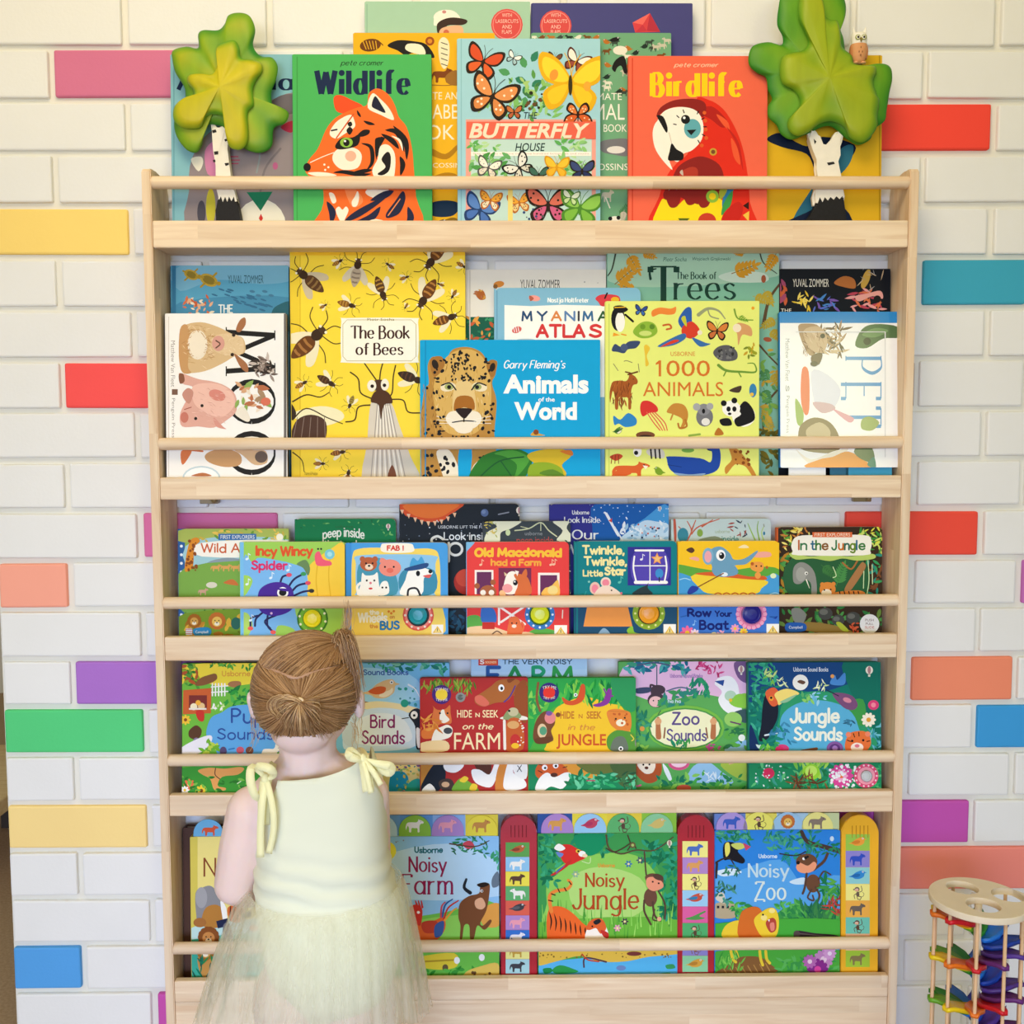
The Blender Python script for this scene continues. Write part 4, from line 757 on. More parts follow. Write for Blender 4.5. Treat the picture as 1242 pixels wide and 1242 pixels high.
def a():
    Z(190, 600, 3.268)
    foliage(['3f8f4a', '7ac06a', '1a6a3a'], 560, 110, 940, 190, 80, 16, 3, .4); p('14804a', '580,150 650,120 760,112 860,125 900,160 900,200 580,200'); s('f4f3e6', 'peep inside', 660, 130, 822, 165, 5, arc=10)
    t('2a6a3a', 'usborne', 710, 120, 780, 132); balloon(918, 125, 9); s('f4f3e6', 'the jungle', 665, 182, 810, 212, 5)
book('green board book with leafy border, behind the spider book and the yellow-framed bus book', 3, 2, 358, 629, 480, '14804a', a, **BB)
def a():
    Z(190, 600, 3.268)
    p('e0562a', '962,36 1205,30 1190,62 1160,80 1140,100 1100,108 1060,105 1020,90 990,85 975,66'); p('ef7a33', '985,38 1190,36 1165,66 1120,90 1060,92 1010,76'); [q('f6c9a0', [(965+k*26, 60+46*sin(k*.36)), (980+k*26, 60+46*sin(k*.36)), (974+k*26, 78+48*sin(k*.36))]) for k in range(9)]
    dots(['dfe3e6', '7a8aa0'], 970, 100, 1440, 200, 40, 2.5, 3); t('dfe3e6', 'USBORNE LIFT THE FLAP', 1116, 122, 1316, 134); s('e6e9ea', 'Look inside', 1140, 150, 1336, 178, 4.6); s('e6e6e0', 'Space', 1085, 165, 1420, 240, 10)
    e('5a6f9a', 1300, 72, 15); e('7a8fb5', 1296, 68, 8); l('8a8f9a', '1355,78 1395,70', 5); balloon(1438, 62, 13)
    e('b9352a', 1230, 345, 52); e('cf4a35', 1220, 330, 34); e('8f2a24', 1245, 365, 18, 12); foliage(['1d3f56', '2a5a72'], 1150, 460, 1240, 550, 26, 34, 4)
book('black board book with an orange sun at its top corner, behind the red barn book', 3, 2, 485, 611, 630, '20262c', a, **BB)
def a():
    Z(540, 600, 4.14)
    p('e3e4c8', '230,128 380,130 330,170 280,190 270,240 200,240 210,190 260,160'); p('e3e4c8', '540,135 620,132 610,170 650,230 560,230 590,180'); l('cbd0a8', '350,180 420,170 480,140 520,180 560,210', 6); l('cbd0a8', '480,140 480,180', 4); l('cbd0a8', '420,170 380,160', 4)
    foliage(['d9c25a', 'a9b04a'], 200, 135, 260, 200, 18, 20, 3, .3); t('8f969a', 'usborne', 400, 185, 488, 204); s('b9504a', 'peep inside', 360, 212, 540, 246, 4); balloon(655, 166, 12); e('c9d9a8', 315, 190, 12, 16); foliage(['e3e4c8', '4a6a5a'], 610, 220, 640, 500, 20, 24, 5)
book('dark grey board book with pale bare trees, just above the red barn book', 3, 1, 586, 632, 692, '3b4348', a, **BB)
def a():
    Z(540, 600, 4.14)
    p('1a5fae', '760,40 1125,40 1125,400 700,400 740,200'); p('4a9fdc', '1000,120 1125,60 1125,400 880,400 900,210'); p('cfe6f4', '880,220 940,170 1000,130 1060,135 1120,150 1120,220 1120,260 900,260'); foliage(['f4f8fa', '9fc6e0'], 890, 150, 1118, 225, 34, 34, 4); dots(['e9f2fa', 'a9cff0'], 700, 50, 1120, 150, 34, 3.5, 8)
    dots(['3a4a6a', 'd9604a'], 920, 150, 1110, 220, 16, 5, 6); p('f3f5f7', '798,88 815,95 835,130 870,200 862,204 826,140'); q('d94a4a', '820,130 838,118 836,140'); l('e9eef2', '850,160 890,230', 5, 9)
    s('f2f1ec', 'Usborne', 638, 80, 722, 98, 3, serif=.3); s('f2f1ec', 'Look Inside', 598, 112, 776, 140, 5, 2.5, serif=.5); s('f2f1ec', 'Our', 640, 178, 770, 222, 9, 5, serif=.6); s('f2f1ec', 'World', 600, 250, 800, 300, 9); balloon(1078, 68, 9)
book('navy to sky blue board book with a white rocket, behind the teal star book', 3, 2, 667, 611, 811, '34328a', a, **BB)
def a():
    Z(800, 600, 3.881)
    p('c9604a', '65,120 75,115 80,200 70,220'); [l('cf6a4f', d, 8, 4) for d in ('130,215 150,170 130,125', '150,170 170,120', '150,185 185,150 280,115', '200,150 250,118', '105,215 112,180 90,150')]; e('3f8fa0', 110, 190, 26, 34); e('8fb04a', 190, 180, 14, 18); foliage(['a9554a', '3a4a5a'], 330, 130, 410, 210, 12, 30, 3, .25)
    [l(c, d, 7, 3) for c, d in (('9fc65a', '450,215 430,170 415,135'), ('8fb84a', '470,215 460,160 465,125'), ('b9d67a', '490,215 480,180 490,150'))]; s('b9c9b0', 'usborne', 262, 166, 330, 180, 3); s('3f8f86', 'peep inside', 212, 195, 370, 222, 4); p('8f9a7a', '180,215 260,195 300,220'); e('2f7fa0', 492, 182, 5, 9); l('a9b0a0', '490,140 492,150', 6)
book('pale aqua board book with coral branches, behind the yellow elephant book', 3, 2, 815, 629, 935, 'cfe0da', a, **BB)
def a():
    Z(190, 600, 3.268)
    r('2f5f9e', 84, 130, 112, 570); [e('e6eef6', 98, 170+k*34, 6, n=8) for k in range(13)]; p('a9b85a', '112,135 530,135 530,170 112,190'); p('9ecad6', '150,180 530,180 530,300 150,300'); p('8a9aa8', '200,270 280,250 380,260 450,245 530,270 530,310 200,310'); 
    p('7aa84a', '112,290 530,280 530,470 112,470'); foliage(['e8c45a', '6a9a3a', 'c9b04a'], 160, 140, 525, 185, 40, 24, 3); e('f4efdc', 488, 168, 14); r('3a6fae', 245, 155, 395, 180); t('f0f3ea', 'FIRST EXPLORERS', 254, 160, 388, 175)
    p('f7f3ea', '180,190 530,182 530,240 180,245'); s('c9603a', 'Wild Animals', 178, 195, 480, 228, 6, jit=.4)
    p('d98a2a', '120,230 135,180 160,170 172,185 150,210 145,280 130,300 112,300'); dots(['8a4a1c'], 118, 180, 160, 300, 26, 6, 3); [beast('d9a05a', 215+k*40, 275, 44, 28) for k in range(4)]; p('c9703a', '270,345 300,335 320,350 320,360 270,352')
    e('d9d4c4', 218, 358, 22, 12); beast('c9a08a', 165, 370, 40, 28); foliage(['4f8a3a', '8fae4a', '2f6a2a'], 115, 430, 530, 480, 50, 34, 5); p('7a9a2a', '112,470 530,465 530,575 112,575'); foliage(['c98a2a', 'a96f1c', 'e6b23a', '6a7a1c'], 120, 480, 530, 560, 50, 40, 6, .5); lion(240, 500, 32); lion(150, 500, 26, 'a9651c', 'd9a24a')
    p('2f86b9', '148,532 200,525 218,540 205,560 155,560'); r('d9e6ee', 116, 530, 142, 555); [l('c9402a', f'116,{533+k*8} 142,{533+k*8}', 3, sm=1) for k in range(3)]; t('f4f6f2', 'Campbell', 155, 538, 205, 552); e('2f6a5a', 315, 510, 20, 24)
book('green savannah board book with a giraffe and a dotted blue spine', 3, 1, 216, 641, 350, '8fb04a', a, **{**BB, 'spine': '2f5f9e'})
def a():
    Z(800, 600, 3.881)
    p('3a2a1c', '535,170 1058,170 1058,670 560,670'); r('d9622f', 530, 158, 558, 222); [e('f6e6c0', 545, 170+k*16, 4, n=8) for k in range(4)]
    foliage(['e9c94a', 'f0e07a', '5a9a3a', 'c9803a'], 570, 165, 720, 260, 46, 34, 3, .3); foliage(['e6e04a', 'cfe06a', '3a8a3a'], 940, 165, 1050, 260, 44, 40, 4, .25); foliage(['2f7a3a', '4f9a4a', '8a9a2a', 'b9802a'], 560, 260, 640, 470, 54, 40, 5); foliage(['2a8a7a', '3a9a5a', '7a4a2a'], 930, 280, 1050, 470, 44, 44, 6, .3)
    p('2c5f3a', '620,300 940,290 960,480 620,480'); frond('4a8f4a', 830, 430, 120, -70, 7, .2); frond('3f7a3f', 760, 330, 90, 40, 6, .2); p('a9784a', '870,440 940,330 960,320 965,350 890,460'); l('a96f3a', '860,320 900,350 930,310', 8); [l('cfe6b0', d, 4) for d in ('980,310 985,400 975,470', '1000,330 1002,420', '960,360 958,440', '815,340 830,380 815,390')]
    p('8f8f88', '630,345 660,318 700,330 730,370 740,440 735,475 715,470 712,420 690,400 660,420 630,410'); e('a5a49c', 665, 375, 24, 34); e('f4f2ea', 690, 370, 8); e(INK, 691, 371, 4); l('f0ead6', '690,400 705,440', 6, 2)
    p('b9d06a', '610,275 700,290 800,285 900,290 1000,278 1010,300 930,310 860,300 800,312 720,300 640,305')
    p('f8f4e6', '620,230 650,195 760,190 960,190 995,215 990,260 960,285 650,285 625,265'); r('e06a3a', 718, 176, 905, 200); t('f9ead0', 'FIRST EXPLORERS', 728, 180, 895, 196)
    for ch, x, x2, c in (('I', 654, 656, 'b9602a'), ('n', 664, 690, '3a7a4a'), ('t', 712, 728, '2f6a8a'), ('h', 735, 756, '3a7a3a'), ('e', 765, 790, '8a5a2a'), ('J', 810, 830, '3a7a4a'), ('u', 842, 862, 'c9702a'), ('n', 870, 890, '2f6a5a'), ('g', 897, 918, '6a8a2a'), ('l', 926, 928, '2f6a8a'), ('e', 938, 964, '3a7a3a')): s(c, ch, x, 216, x2, 258, 8)
    e('e08a3a', 790, 445, 38, 34); e('f6e6cc', 785, 462, 24, 18); e('e08a3a', 765, 422, 10); e('e08a3a', 818, 420, 10); e(INK, 775, 448, 4); e(INK, 805, 446, 4); p('d9823a', '820,460 940,450 960,475 830,480'); [l(INK, f'{845+k*22},455 {850+k*22},475', 5) for k in range(5)]
    foliage(['2f7a3a', '4f9a4a', '6a8a3a'], 575, 530, 1050, 660, 60, 44, 7); [e('4a4a44', x, y, rr, rr*.85) for x, y, rr in ((780, 560, 34), (840, 590, 30), (910, 580, 34))]; [e('6f6f66', x, y, rr, rr*.7) for x, y, rr in ((772, 552, 20), (832, 584, 16), (902, 572, 18))]; p('8a8a80', '620,540 660,535 690,570 660,620 630,590'); p('9a7a3a', '680,600 800,610 900,640 900,660 690,640'); p('b9c23a', '830,605 850,600 890,640 860,640'); foliage(['d9603a', 'c94a2a'], 900, 600, 960, 650, 14, 26, 8)
    p('2a5fae', '598,605 680,605 684,640 600,645'); t('f4f6f2', 'Campbell', 608, 617, 672, 634); e('f3f0ea', 988, 608, 46); t('8a5a4a', 'PUSH', 968, 584, 1008, 596); t('8a5a4a', 'PULL', 970, 602, 1006, 613); t('c95a4a', 'SLIDE', 966, 618, 1010, 630)
book('dark jungle board book with a grey elephant, small tiger and white title cloud', 3, 1, 943, 639, 1070, '4f7a34', a, **{**BB, 'spine': 'd9622f'})
def a():
    Z(190, 600, 3.268)
    p('9ed05a', '325,190 750,190 750,230 690,215 600,240 520,250 430,240 380,260 325,250'); p('7cb9ee', '345,255 380,270 420,250 600,300 620,420 560,460 560,570 330,570'); p('a4d45e', '325,330 360,320 380,345 350,400 325,390'); p('a4d45e', '560,430 750,410 750,570 600,570 570,520'); p('b9dc6a', '325,480 360,470 380,520 350,575 325,575'); p('a4d45e', '480,520 540,530 560,575 480,575')
    p('f7cf45', '600,290 640,250 690,215 745,200 745,400 610,410 600,350'); [l('e3b52a', d, 4) for d in ('640,262 632,340 640,408', '690,220 682,320 690,405')]; p('6a8a5a', '555,275 590,258 608,290 600,320 580,290')
    p('ef5f78', '628,235 645,225 660,255 690,265 690,280 640,282 628,262'); e('7ac6d9', 686, 236, 20); e('a9e0ea', 686, 236, 10); [e('222', x, 215, 4) for x in (640, 652)]; 
    s('e0582a', 'Incy Wincy', 396, 206, 616, 240, 9, jit=.5); s('d9306a', 'Spider', 378, 264, 516, 296, 8, jit=.4)
    for d in ('490,350 500,325 525,318', '520,370 545,335 580,315', '535,385 560,360 600,350', '545,400 580,385 615,380', '400,480 375,490 372,530', '430,460 395,490 390,520', '440,480 440,520 465,545', '480,475 430,500 450,530'): l('2a2a5a', d, 8)
    for x, y, c in ((525, 318, 'e0506a'), (582, 314, '3f9a5a'), (600, 350, 'e0506a'), (614, 381, '333'), (462, 545, 'f0605a'), (372, 530, 'f0605a')): e(c, x, y, 11, 8)
    p('4a2a96', '400,420 410,375 450,350 500,348 535,370 545,410 540,450 500,475 450,480 410,460'); e('fff', 500, 388, 22); e(INK, 500, 388, 15, 13); q('4a2a96', '476,370 526,372 520,384 484,378'); e('e8c0e0', 455, 470, 5)
    [note('e3f2ff', x, y, 22) for x, y in ((358, 255), (358, 355), (452, 330), (372, 498), (520, 300))]; e('3f7a2a', 618, 492, 62); e('7aba3a', 618, 492, 54)
    [e('f6f4d0', 618+52*cos(k*PI/5+.2), 492+52*sin(k*PI/5+.2), 5, n=8) for k in range(10)]; r('7ac0ee', 325, 180, 345, 580)
b = book('sky blue and lime board book with a purple spider', 3, 0, 291, 657, 418, '9ed05a', a, **BB); button(b, 379, 750, 11.5, 'f3e51f')
def a():
    Z(190, 600, 3.268)
    p('f6d765', '775,250 800,215 900,210 1000,215 1090,215 1120,250 1125,400 1120,570 770,570 772,400'); p('8fc6ec', '790,275 810,240 1090,240 1105,275 1100,385 1085,400 810,400 792,380'); p('4a9ab9', '800,280 880,250 940,300 950,395 815,395'); p('3f8fb0', '960,330 1000,290 1100,300 1100,390 980,398')
    e('b9603a', 840, 275, 34, 28); e('b9603a', 816, 255, 11); e('b9603a', 866, 255, 11); e('f3d9c0', 842, 286, 16, 12); e(INK, 830, 272, 4); e(INK, 856, 272, 4); e(INK, 842, 282, 5, 4); e('ef9080', 925, 290, 44, 34); e('e8705f', 925, 300, 14, 10); e(INK, 905, 286, 4); e(INK, 940, 286, 4); p('ef9080', '885,270 890,250 910,260')
    p('fbfaf6', '800,400 810,350 815,310 828,320 860,318 875,308 880,345 885,395 860,402'); e(INK, 833, 340, 4); e(INK, 863, 340, 4); e('e08090', 848, 350, 5); l('fbfaf6', '800,395 795,365 808,350', 10); e('d9404a', 848, 372, 8, 4); p('fbfaf6', '880,398 890,350 915,345 920,390'); e(INK, 895, 368, 4); e(INK, 910, 368, 4)
    p('fbfaf6', '965,395 985,340 1000,300 1040,285 1085,300 1092,315 1060,330 1050,395'); p('4aa3d9', '1005,290 1015,250 1035,262 1050,245 1062,285'); p('2a4f86', '985,292 1070,270 1068,290 1000,302'); e(INK, 1036, 312, 8, 11); e('222', 1085, 304, 8); p('e0605a', '1055,322 1088,316 1080,330'); l('2a2a33', '995,400 1000,375 1030,372 1045,400', 8)
    p('fbf4e2', '890,200 910,193 1000,193 1018,205 1010,228 900,228'); s('d9403a', 'FAB', 915, 203, 962, 220, 5); s('d9403a', '!', 977, 203, 978, 220, 5)
    s('f9f2d8', 'the', 845, 458, 880, 474, 5); s('fbf6e6', 'Wheels', 800, 470, 912, 505, 7, jit=.4); s('d99a4a', 'on', 925, 478, 942, 490, 4); s('d99a4a', 'the', 845, 515, 876, 528, 4); s('2f7fc0', 'BUS', 888, 503, 960, 532, 8, jit=.4)
    e('e05a4a', 1037, 478, 62); e('f2857a', 1037, 478, 54); [e('fbe9d8', 1037+52*cos(k*PI/6), 478+52*sin(k*PI/6), 5, n=8) for k in range(12)]; e('3a3a3a', 1037, 478, 44); warn(1090, 515, 46, 38); r('3f8fd8', 752, 190, 772, 570); [e('e0802a', x, y, 5) for x, y in ((920, 463), (940, 462), (930, 470))]
b = book('blue board book with animals riding in a yellow-framed bus window', 3, 0, 420, 658, 543, '4a9fe2', a, **BB); button(b, 507, 746, 12, '1a9aa6')
def a():
    Z(540, 600, 4.14)
    s('f8c33a', 'Old Macdonald', 152, 270, 580, 306, 13, jit=.5, arc=4); s('f5a83f', 'had a Farm', 232, 326, 478, 354, 9, jit=.4); note('f6c0a0', 178, 352, 26); note('f6c0a0', 530, 352, 26); note('f6c0a0', 545, 350, 26)
    r('7a2f4f', 268, 368, 432, 510); r('f9efe6', 148, 378, 242, 500); r('6a2f5a', 158, 388, 232, 500); r('f9efe6', 466, 392, 574, 505); r('6a2f5a', 477, 404, 562, 505)
    e('a9603a', 215, 490, 42, 36); e('a9603a', 240, 440, 14); e('a9603a', 160, 458, 14); e('f6f2e6', 190, 492, 14); e('f6f2e6', 232, 492, 14); p('f6c25a', '485,505 500,470 530,460 560,430 570,440 570,510'); e('f0d98a', 540, 480, 26, 24)
    p('fbf3e6', '292,470 310,400 345,385 370,420 360,490 310,500'); p('d9703a', '345,400 400,405 425,440 430,500 350,510 365,450'); p('d9703a', '385,400 405,372 412,400 400,420'); q('e6c9a0', '295,388 312,400 300,410'); e('f0a0a0', 312, 470, 26, 22); e(INK, 352, 442, 12, 14); e('fff', 349, 437, 4); q('f9efe6', '350,380 370,385 362,410')
    l('f9efe6', '270,560 270,650', 11, sm=1); l('f9efe6', '270,560 400,650', 11, sm=1); l('f9efe6', '400,560 280,640', 11, sm=1)
    p('5fae4a', '105,620 160,605 190,640 180,700 105,700'); p('5fae4a', '420,690 480,670 560,685 610,720 420,730'); p('f3cfa0', '105,670 220,660 330,690 420,690 450,720 105,725'); p('3a6fc0', '180,575 200,568 245,575 255,640 185,640'); r('c9352a', 186, 640, 248, 675)
    p('e8743f', '315,710 320,640 345,610 375,630 385,700'); q('e8743f', '318,640 322,612 340,625'); e(INK, 335, 645, 4); e(INK, 358, 645, 4); e('f6e6d2', 346, 660, 12, 9); l('e8743f', '385,690 395,660 385,640', 9); l('6a5040', '232,705 260,685 290,705', 6)
    e('3a7ac0', 475, 602, 76); [e('e9f2fa', 475+64*cos(k*PI/6), 602+64*sin(k*PI/6), 6, n=8) for k in range(12)]; e('2f6a2a', 475, 602, 54); warn(548, 655, 64, 56); l('f6e6d2', '590,580 588,620', 5); p('7fb8e0', '103,235 150,235 112,280 103,285')
    [e('f6c28a', x, y, 14, 16) for x, y in ((285, 495), (290, 500))]
b = book('red board book with a cow looking out of a barn door', 3, 0, 566, 657, 690, 'e8433f', a, **{**BB, 'spine': '6fb0d9'}); button(b, 654.7, 745, 12, 'd9e021')
def a():
    Z(540, 600, 4.14)
    for tx, x0, y0, x1, y1, w_ in (('Twinkle,', 692, 258, 896, 296, 10), ('Twinkle,', 700, 314, 908, 352, 10), ('Little', 694, 380, 790, 408, 7), ('Star', 804, 366, 902, 402, 11)): s('f4e6a0', tx, x0, y0, x1, y1, w_, jit=.5)
    r('33308f', 916, 262, 1134, 456); p('5646b0', '950,290 1105,290 1110,440 950,440'); l('fbfaf6', '955,280 1095,280', 10, sm=1); l('fbfaf6', '950,310 945,370 960,440', 8); l('fbfaf6', '1105,310 1112,370 1100,440', 8); l('fbfaf6', '1028,285 1028,435', 5, sm=1); l('fbfaf6', '950,357 1108,357', 5, sm=1); l('fbfaf6', '955,440 1110,440', 16, sm=1)
    star('f0a050', 1064, 322, 32); star('f6c27a', 1064, 322, 20); note('e9e6f6', 985, 325, 26); e('3f8fd0', 1075, 395, 20, 24); l('2a2a3a', '1075,415 1075,435', 6)
    e('e9c2b0', 752, 470, 26, 32); e('f0889a', 752, 472, 17, 22); e('f0d9c4', 806, 440, 26, 26); e('f0889a', 806, 442, 18, 18); p('f0d9c4', '745,505 770,470 810,455 850,470 885,500 880,515 745,515'); e(INK, 835, 480, 4); e('e0708a', 884, 495, 6); p('2a3a3a', '940,500 975,470 1010,455 1020,442 1018,470 1040,500'); note('5fc0b0', 875, 440, 28); l('2fa09a', '700,505 708,485', 4); star('8fd0c0', 722, 437, 8)
    p('1f4f6f', '650,560 1160,560 1160,720 650,720'); q('ef9a4a', '712,565 918,565 940,662 694,662'); e('8fae2f', 1022, 596, 82); [e('eaf09a', 1022+68*cos(k*PI/6), 596+68*sin(k*PI/6), 6, n=8) for k in range(12)]; e('3a3a20', 1022, 596, 56); warn(1096, 650, 62, 58); p('8fb0c9', '765,712 790,672 815,680 830,712'); p('8fc63a', '912,680 940,660 950,690 990,700 985,708 930,704')
    l('177880', '662,235 662,720', 10, sm=1)
b = book('teal board book with a window, a star and a sleepy mouse', 3, 0, 697, 656, 821, '0f7f86', a, **BB); button(b, 786.8, 744, 13, 'f0a01f')
def a():
    Z(800, 600, 3.881)
    p('f9c623', '70,225 560,225 560,350 70,340'); p('5fa83f', '70,330 180,345 300,360 460,340 560,350 560,420 70,400'); p('4a9fd8', '70,375 170,390 330,400 480,390 560,380 570,540 70,540'); p('3f78d0', '80,525 570,525 570,670 80,670'); [l('a9d8f2', f'{95+k*85},{400+(k % 3)*34} {120+k*85},{394+(k % 3)*34} {145+k*85},{402+(k % 3)*34}', 4) for k in range(6)]
    p('f4ab9a', '440,280 480,268 520,272 520,292 450,295'); p('f4ab9a', '140,300 165,292 185,300 180,312'); p('fbe6b0', '370,250 400,235 420,250'); p('5a3a2a', '125,260 150,248 165,262 150,275')
    p('f3d13a', '165,375 490,400 480,440 440,468 250,468 190,440'); p('d9602a', '165,372 300,362 420,385 490,382 490,402 300,388'); [l('b9502a', f'{260+k*40},468 {275+k*40},462 {290+k*40},468', 5) for k in range(5)]
    p('6fa0bd', '220,300 245,255 290,245 330,275 350,305 400,300 455,265 458,275 410,325 350,335 335,380 260,380 245,330'); e('7fb0cc', 228, 290, 26, 40); e('f0a9b0', 228, 292, 17, 28); e('fff', 288, 285, 22, 26); e(INK, 292, 287, 13, 16); e('fff', 288, 280, 4); p('6fa0bd', '250,340 345,330 365,375 270,385'); e('e9f2f6', 305, 375, 16, 10)
    p('f0a04a', '430,350 435,320 480,318 490,345 470,365'); e('b9602a', 436, 325, 8); e('b9602a', 505, 342, 7); e('f0a04a', 462, 380, 14, 16); e(INK, 455, 336, 4); e(INK, 478, 336, 4)
    l('8a4a1c', '170,440 300,370', 5, sm=1); p('2a3f9f', '130,460 150,430 180,435 178,450 145,468'); e('e6f0c0', 535, 382, 14, 12)
    s('15236f', 'Row', 134, 540, 240, 572, 10, jit=.4); s('15236f', 'Your', 262, 548, 338, 572, 6.5); s('15236f', 'Boat', 190, 594, 322, 632, 10, jit=.4); note('8fc0f0', 160, 612, 20); l('2a5fae', '100,575 125,570', 5); l('2a5fae', '520,575 550,575', 6); p('1f3f9f', '515,570 535,580 555,570 545,585')
    e('e0609a', 432, 562, 72); [e('f4a9c6', 432+64*cos(k*PI/9), 562+64*sin(k*PI/9), 10, n=10) for k in range(18)]; e('f08ab0', 432, 562, 58); warn(503, 608, 60, 52); flower('f06a9a', 130, 650, 34); flower('f4d9e6', 165, 655, 24); flower('f0a0c0', 355, 630, 22); flower('f6d23a', 395, 645, 20, 'f0a03a'); foliage(['f4e6a0', 'f0a9c6'], 240, 650, 330, 668, 12, 24, 3)
b = book('yellow and blue board book with an elephant rowing a boat', 3, 0, 823, 656, 945, 'f9c623', a, **BB); button(b, 911.3, 744.8, 12.5, '1a1a80')

# ---------------------------------------------------------------- fourth shelf
SB = dict(name='sound_book', th=.0145, r_=.003)
def a():
    Z(190, 780, 3.764)
    p('f2d93f', '120,100 760,95 760,180 400,220 120,200'); p('6fb83f', '115,190 300,200 560,180 760,240 760,700 105,700'); foliage(['2f7a2a', '4f9a3a', 'b9582a', '8fae2f'], 120, 100, 190, 190, 40, 34, 3); foliage(['2f8a2f', '5fae3a'], 250, 92, 440, 110, 26, 24, 4)
    s('e09a3a', 'Usborne Sound Books', 300, 128, 640, 150, 4); p('8a5a34', '175,190 200,160 240,145 270,140 275,165 240,185 200,195'); p('a9744a', '325,190 340,175 380,175 384,195 350,202'); [l('f6f4ee', f'{255+k*14},185 {255+k*14},240', 6, sm=1) for k in range(5)]; l('f6f4ee', '250,200 325,195', 5, sm=1); l('f6f4ee', '250,225 325,220', 5, sm=1)
    q('c9602f', '122,215 250,205 248,320 120,325'); r('7a2f2a', 148, 238, 230, 300); e('f4e6c0', 170, 290, 16); e('e6c28a', 205, 288, 16); e('f0b03a', 190, 272, 12); r('e9e2d6', 148, 296, 228, 304); p('c9352a', '180,310 215,310 215,355 190,350'); foliage(['2f9a3a', '1f7a3a', '4fb04a'], 325, 215, 430, 275, 30, 44, 5); foliage(['cfe6a0', 'f6f4ee'], 260, 270, 310, 300, 12, 20, 6)
    p('5fa6dd', '228,400 250,340 300,315 340,290 420,280 520,285 600,320 640,400 620,470 540,500 420,520 290,515 270,470 235,440'); s('2f4f9a', 'Puppy', 344, 302, 600, 362, 9, jit=.3); s('2f4f9a', 'Sounds', 280, 392, 532, 438, 7, jit=.3)
    p('5a3a26', '148,400 180,375 205,395 200,425 180,440 150,430'); p('8a7a9a', '168,440 195,440 190,510 165,510'); p('e9e6ee', '110,480 180,440 245,420 250,450 200,500 110,515'); flower('f0c23a', 132, 350, 24, '8a4a1c'); foliage(['6fae2f', 'b9d04a'], 220, 450, 280, 515, 20, 34, 7); e('5a4a6f', 305, 492, 16, 20); e('c95a6a', 382, 488, 18, 16); l('2f6fae', '330,485 355,480', 6); e('7a4a3a', 425, 490, 18); 
    p('3f9a35', '105,570 760,560 760,700 105,700'); p('e8a35a', '190,580 240,568 310,572 380,565 400,575 370,600 300,610 280,650 315,660 310,672 265,670 245,620 210,600'); l('5a3a2a', '270,570 268,600 290,620', 4); flower('f0744a', 150, 645, 26, 'f9d9a0'); flower('fbf6ee', 130, 670, 20); flower('f6d23a', 205, 672, 26, '7a4a1c'); foliage(['2f7a2a', '7ac04a'], 120, 600, 420, 690, 30, 30, 8); p('b9703a', '410,590 430,570 450,590 440,610'); l('d9f0c0', '370,640 385,630', 4)
    beast('f2e8d8', 480, 460, 90, 90)
book('green sound book with puppies, half hidden by the girl on the left', 4, 0, 221, 804, 380, '6fb83f', a, **{**SB, 'spine': '2a2a22'})
def a():
    Z(190, 780, 3.764)
    p('7cc3ea', '760,95 1330,95 1330,330 760,330'); p('a4d8f2', '850,120 1150,140 1200,260 900,270'); foliage(['2f9a7a', '4fb08a', '1f7a6a', '7ac0a0'], 1050, 90, 1330, 120, 30, 40, 3); foliage(['2f9a7a', '4fb08a'], 960, 92, 1060, 110, 10, 30, 4); s('3a5fb0', 'Usborne Sound Books', 800, 122, 1148, 144, 4.4)
    bird('e6c08a', 940, 160, 170, 110, 0, 0, 'd9622f', 'f4e2c0'); l('8a5a34', '850,262 950,270 1100,290 1210,320', 9, 5); p('efe0b0', '930,280 1000,265 1100,275 1200,300 1200,320 940,300'); dots(['2f9a8a', '3a8aa0'], 1090, 200, 1190, 300, 12, 7, 4); e('2fa08a', 1132, 275, 18); l('f0f6fa', '1150,190 1180,210 1200,245', 9, 3)
    p('cfe4f6', '850,470 870,360 930,310 1040,295 1150,320 1190,400 1180,470 1060,492 900,490'); p('e6f1fb', '880,440 910,360 1000,320 1110,335 1160,400 1150,450 1000,470'); s('8a2f6f', 'Bird', 978, 330, 1084, 384, 8, jit=.2); s('8a2f6f', 'Sounds', 940, 402, 1130, 458, 8, jit=.2)
    p('20242c', '1150,330 1175,300 1205,310 1210,400 1215,470 1185,480 1180,380'); e('f6f4ee', 1176, 328, 16, 18); e(INK, 1176, 330, 6); l('333', '1120,345 1150,340', 4); p('f6f4ee', '1185,390 1205,400 1205,470 1190,470'); e('c9d9e6', 880, 420, 34, 50)
    p('f0d98a', '1050,545 1230,545 1230,700 1060,700'); p('1f9ac0', '1070,600 1120,585 1150,620 1130,690 1065,690'); foliage(['6fae7a', '3a8a8a', 'a9c06a', 'e6c24a', '7a5a8a'], 1100, 550, 1220, 690, 60, 18, 5, .6); p('2fae9a', '1150,640 1200,620 1220,690 1140,695')
book('light blue sound book with an orange bird and a penguin', 4, 1, 400, 804, 545, '7cc3ea', a, **SB)
def a():
    Z(480, 780, 4.14)
    p('a9cdea', '370,70 960,70 960,130 370,140'); r('c9342a', 415, 70, 514, 112); e('fff', 430, 92, 3); s('fbf4ea', 'S', 424, 84, 442, 104, 5); r('e8703a', 446, 86, 508, 106); t('f9e6c0', 'SOUNDS', 450, 91, 504, 101); s('2a4a5f', 'THE VERY NOISY', 538, 82, 884, 104, 5, jit=.4)
    for ch, x0, x1, c in (('F', 462, 520, '24549a'), ('A', 556, 640, '1f8a4a'), ('R', 690, 752, '1f9a6a'), ('M', 790, 884, '2f9a4a')): s(c, ch, x0, 122, x1, 200, 19)
book('pale blue farm book peeking above the red horse book', 4, 1, 572, 796, 712, 'b5d3ec', a, **SB)
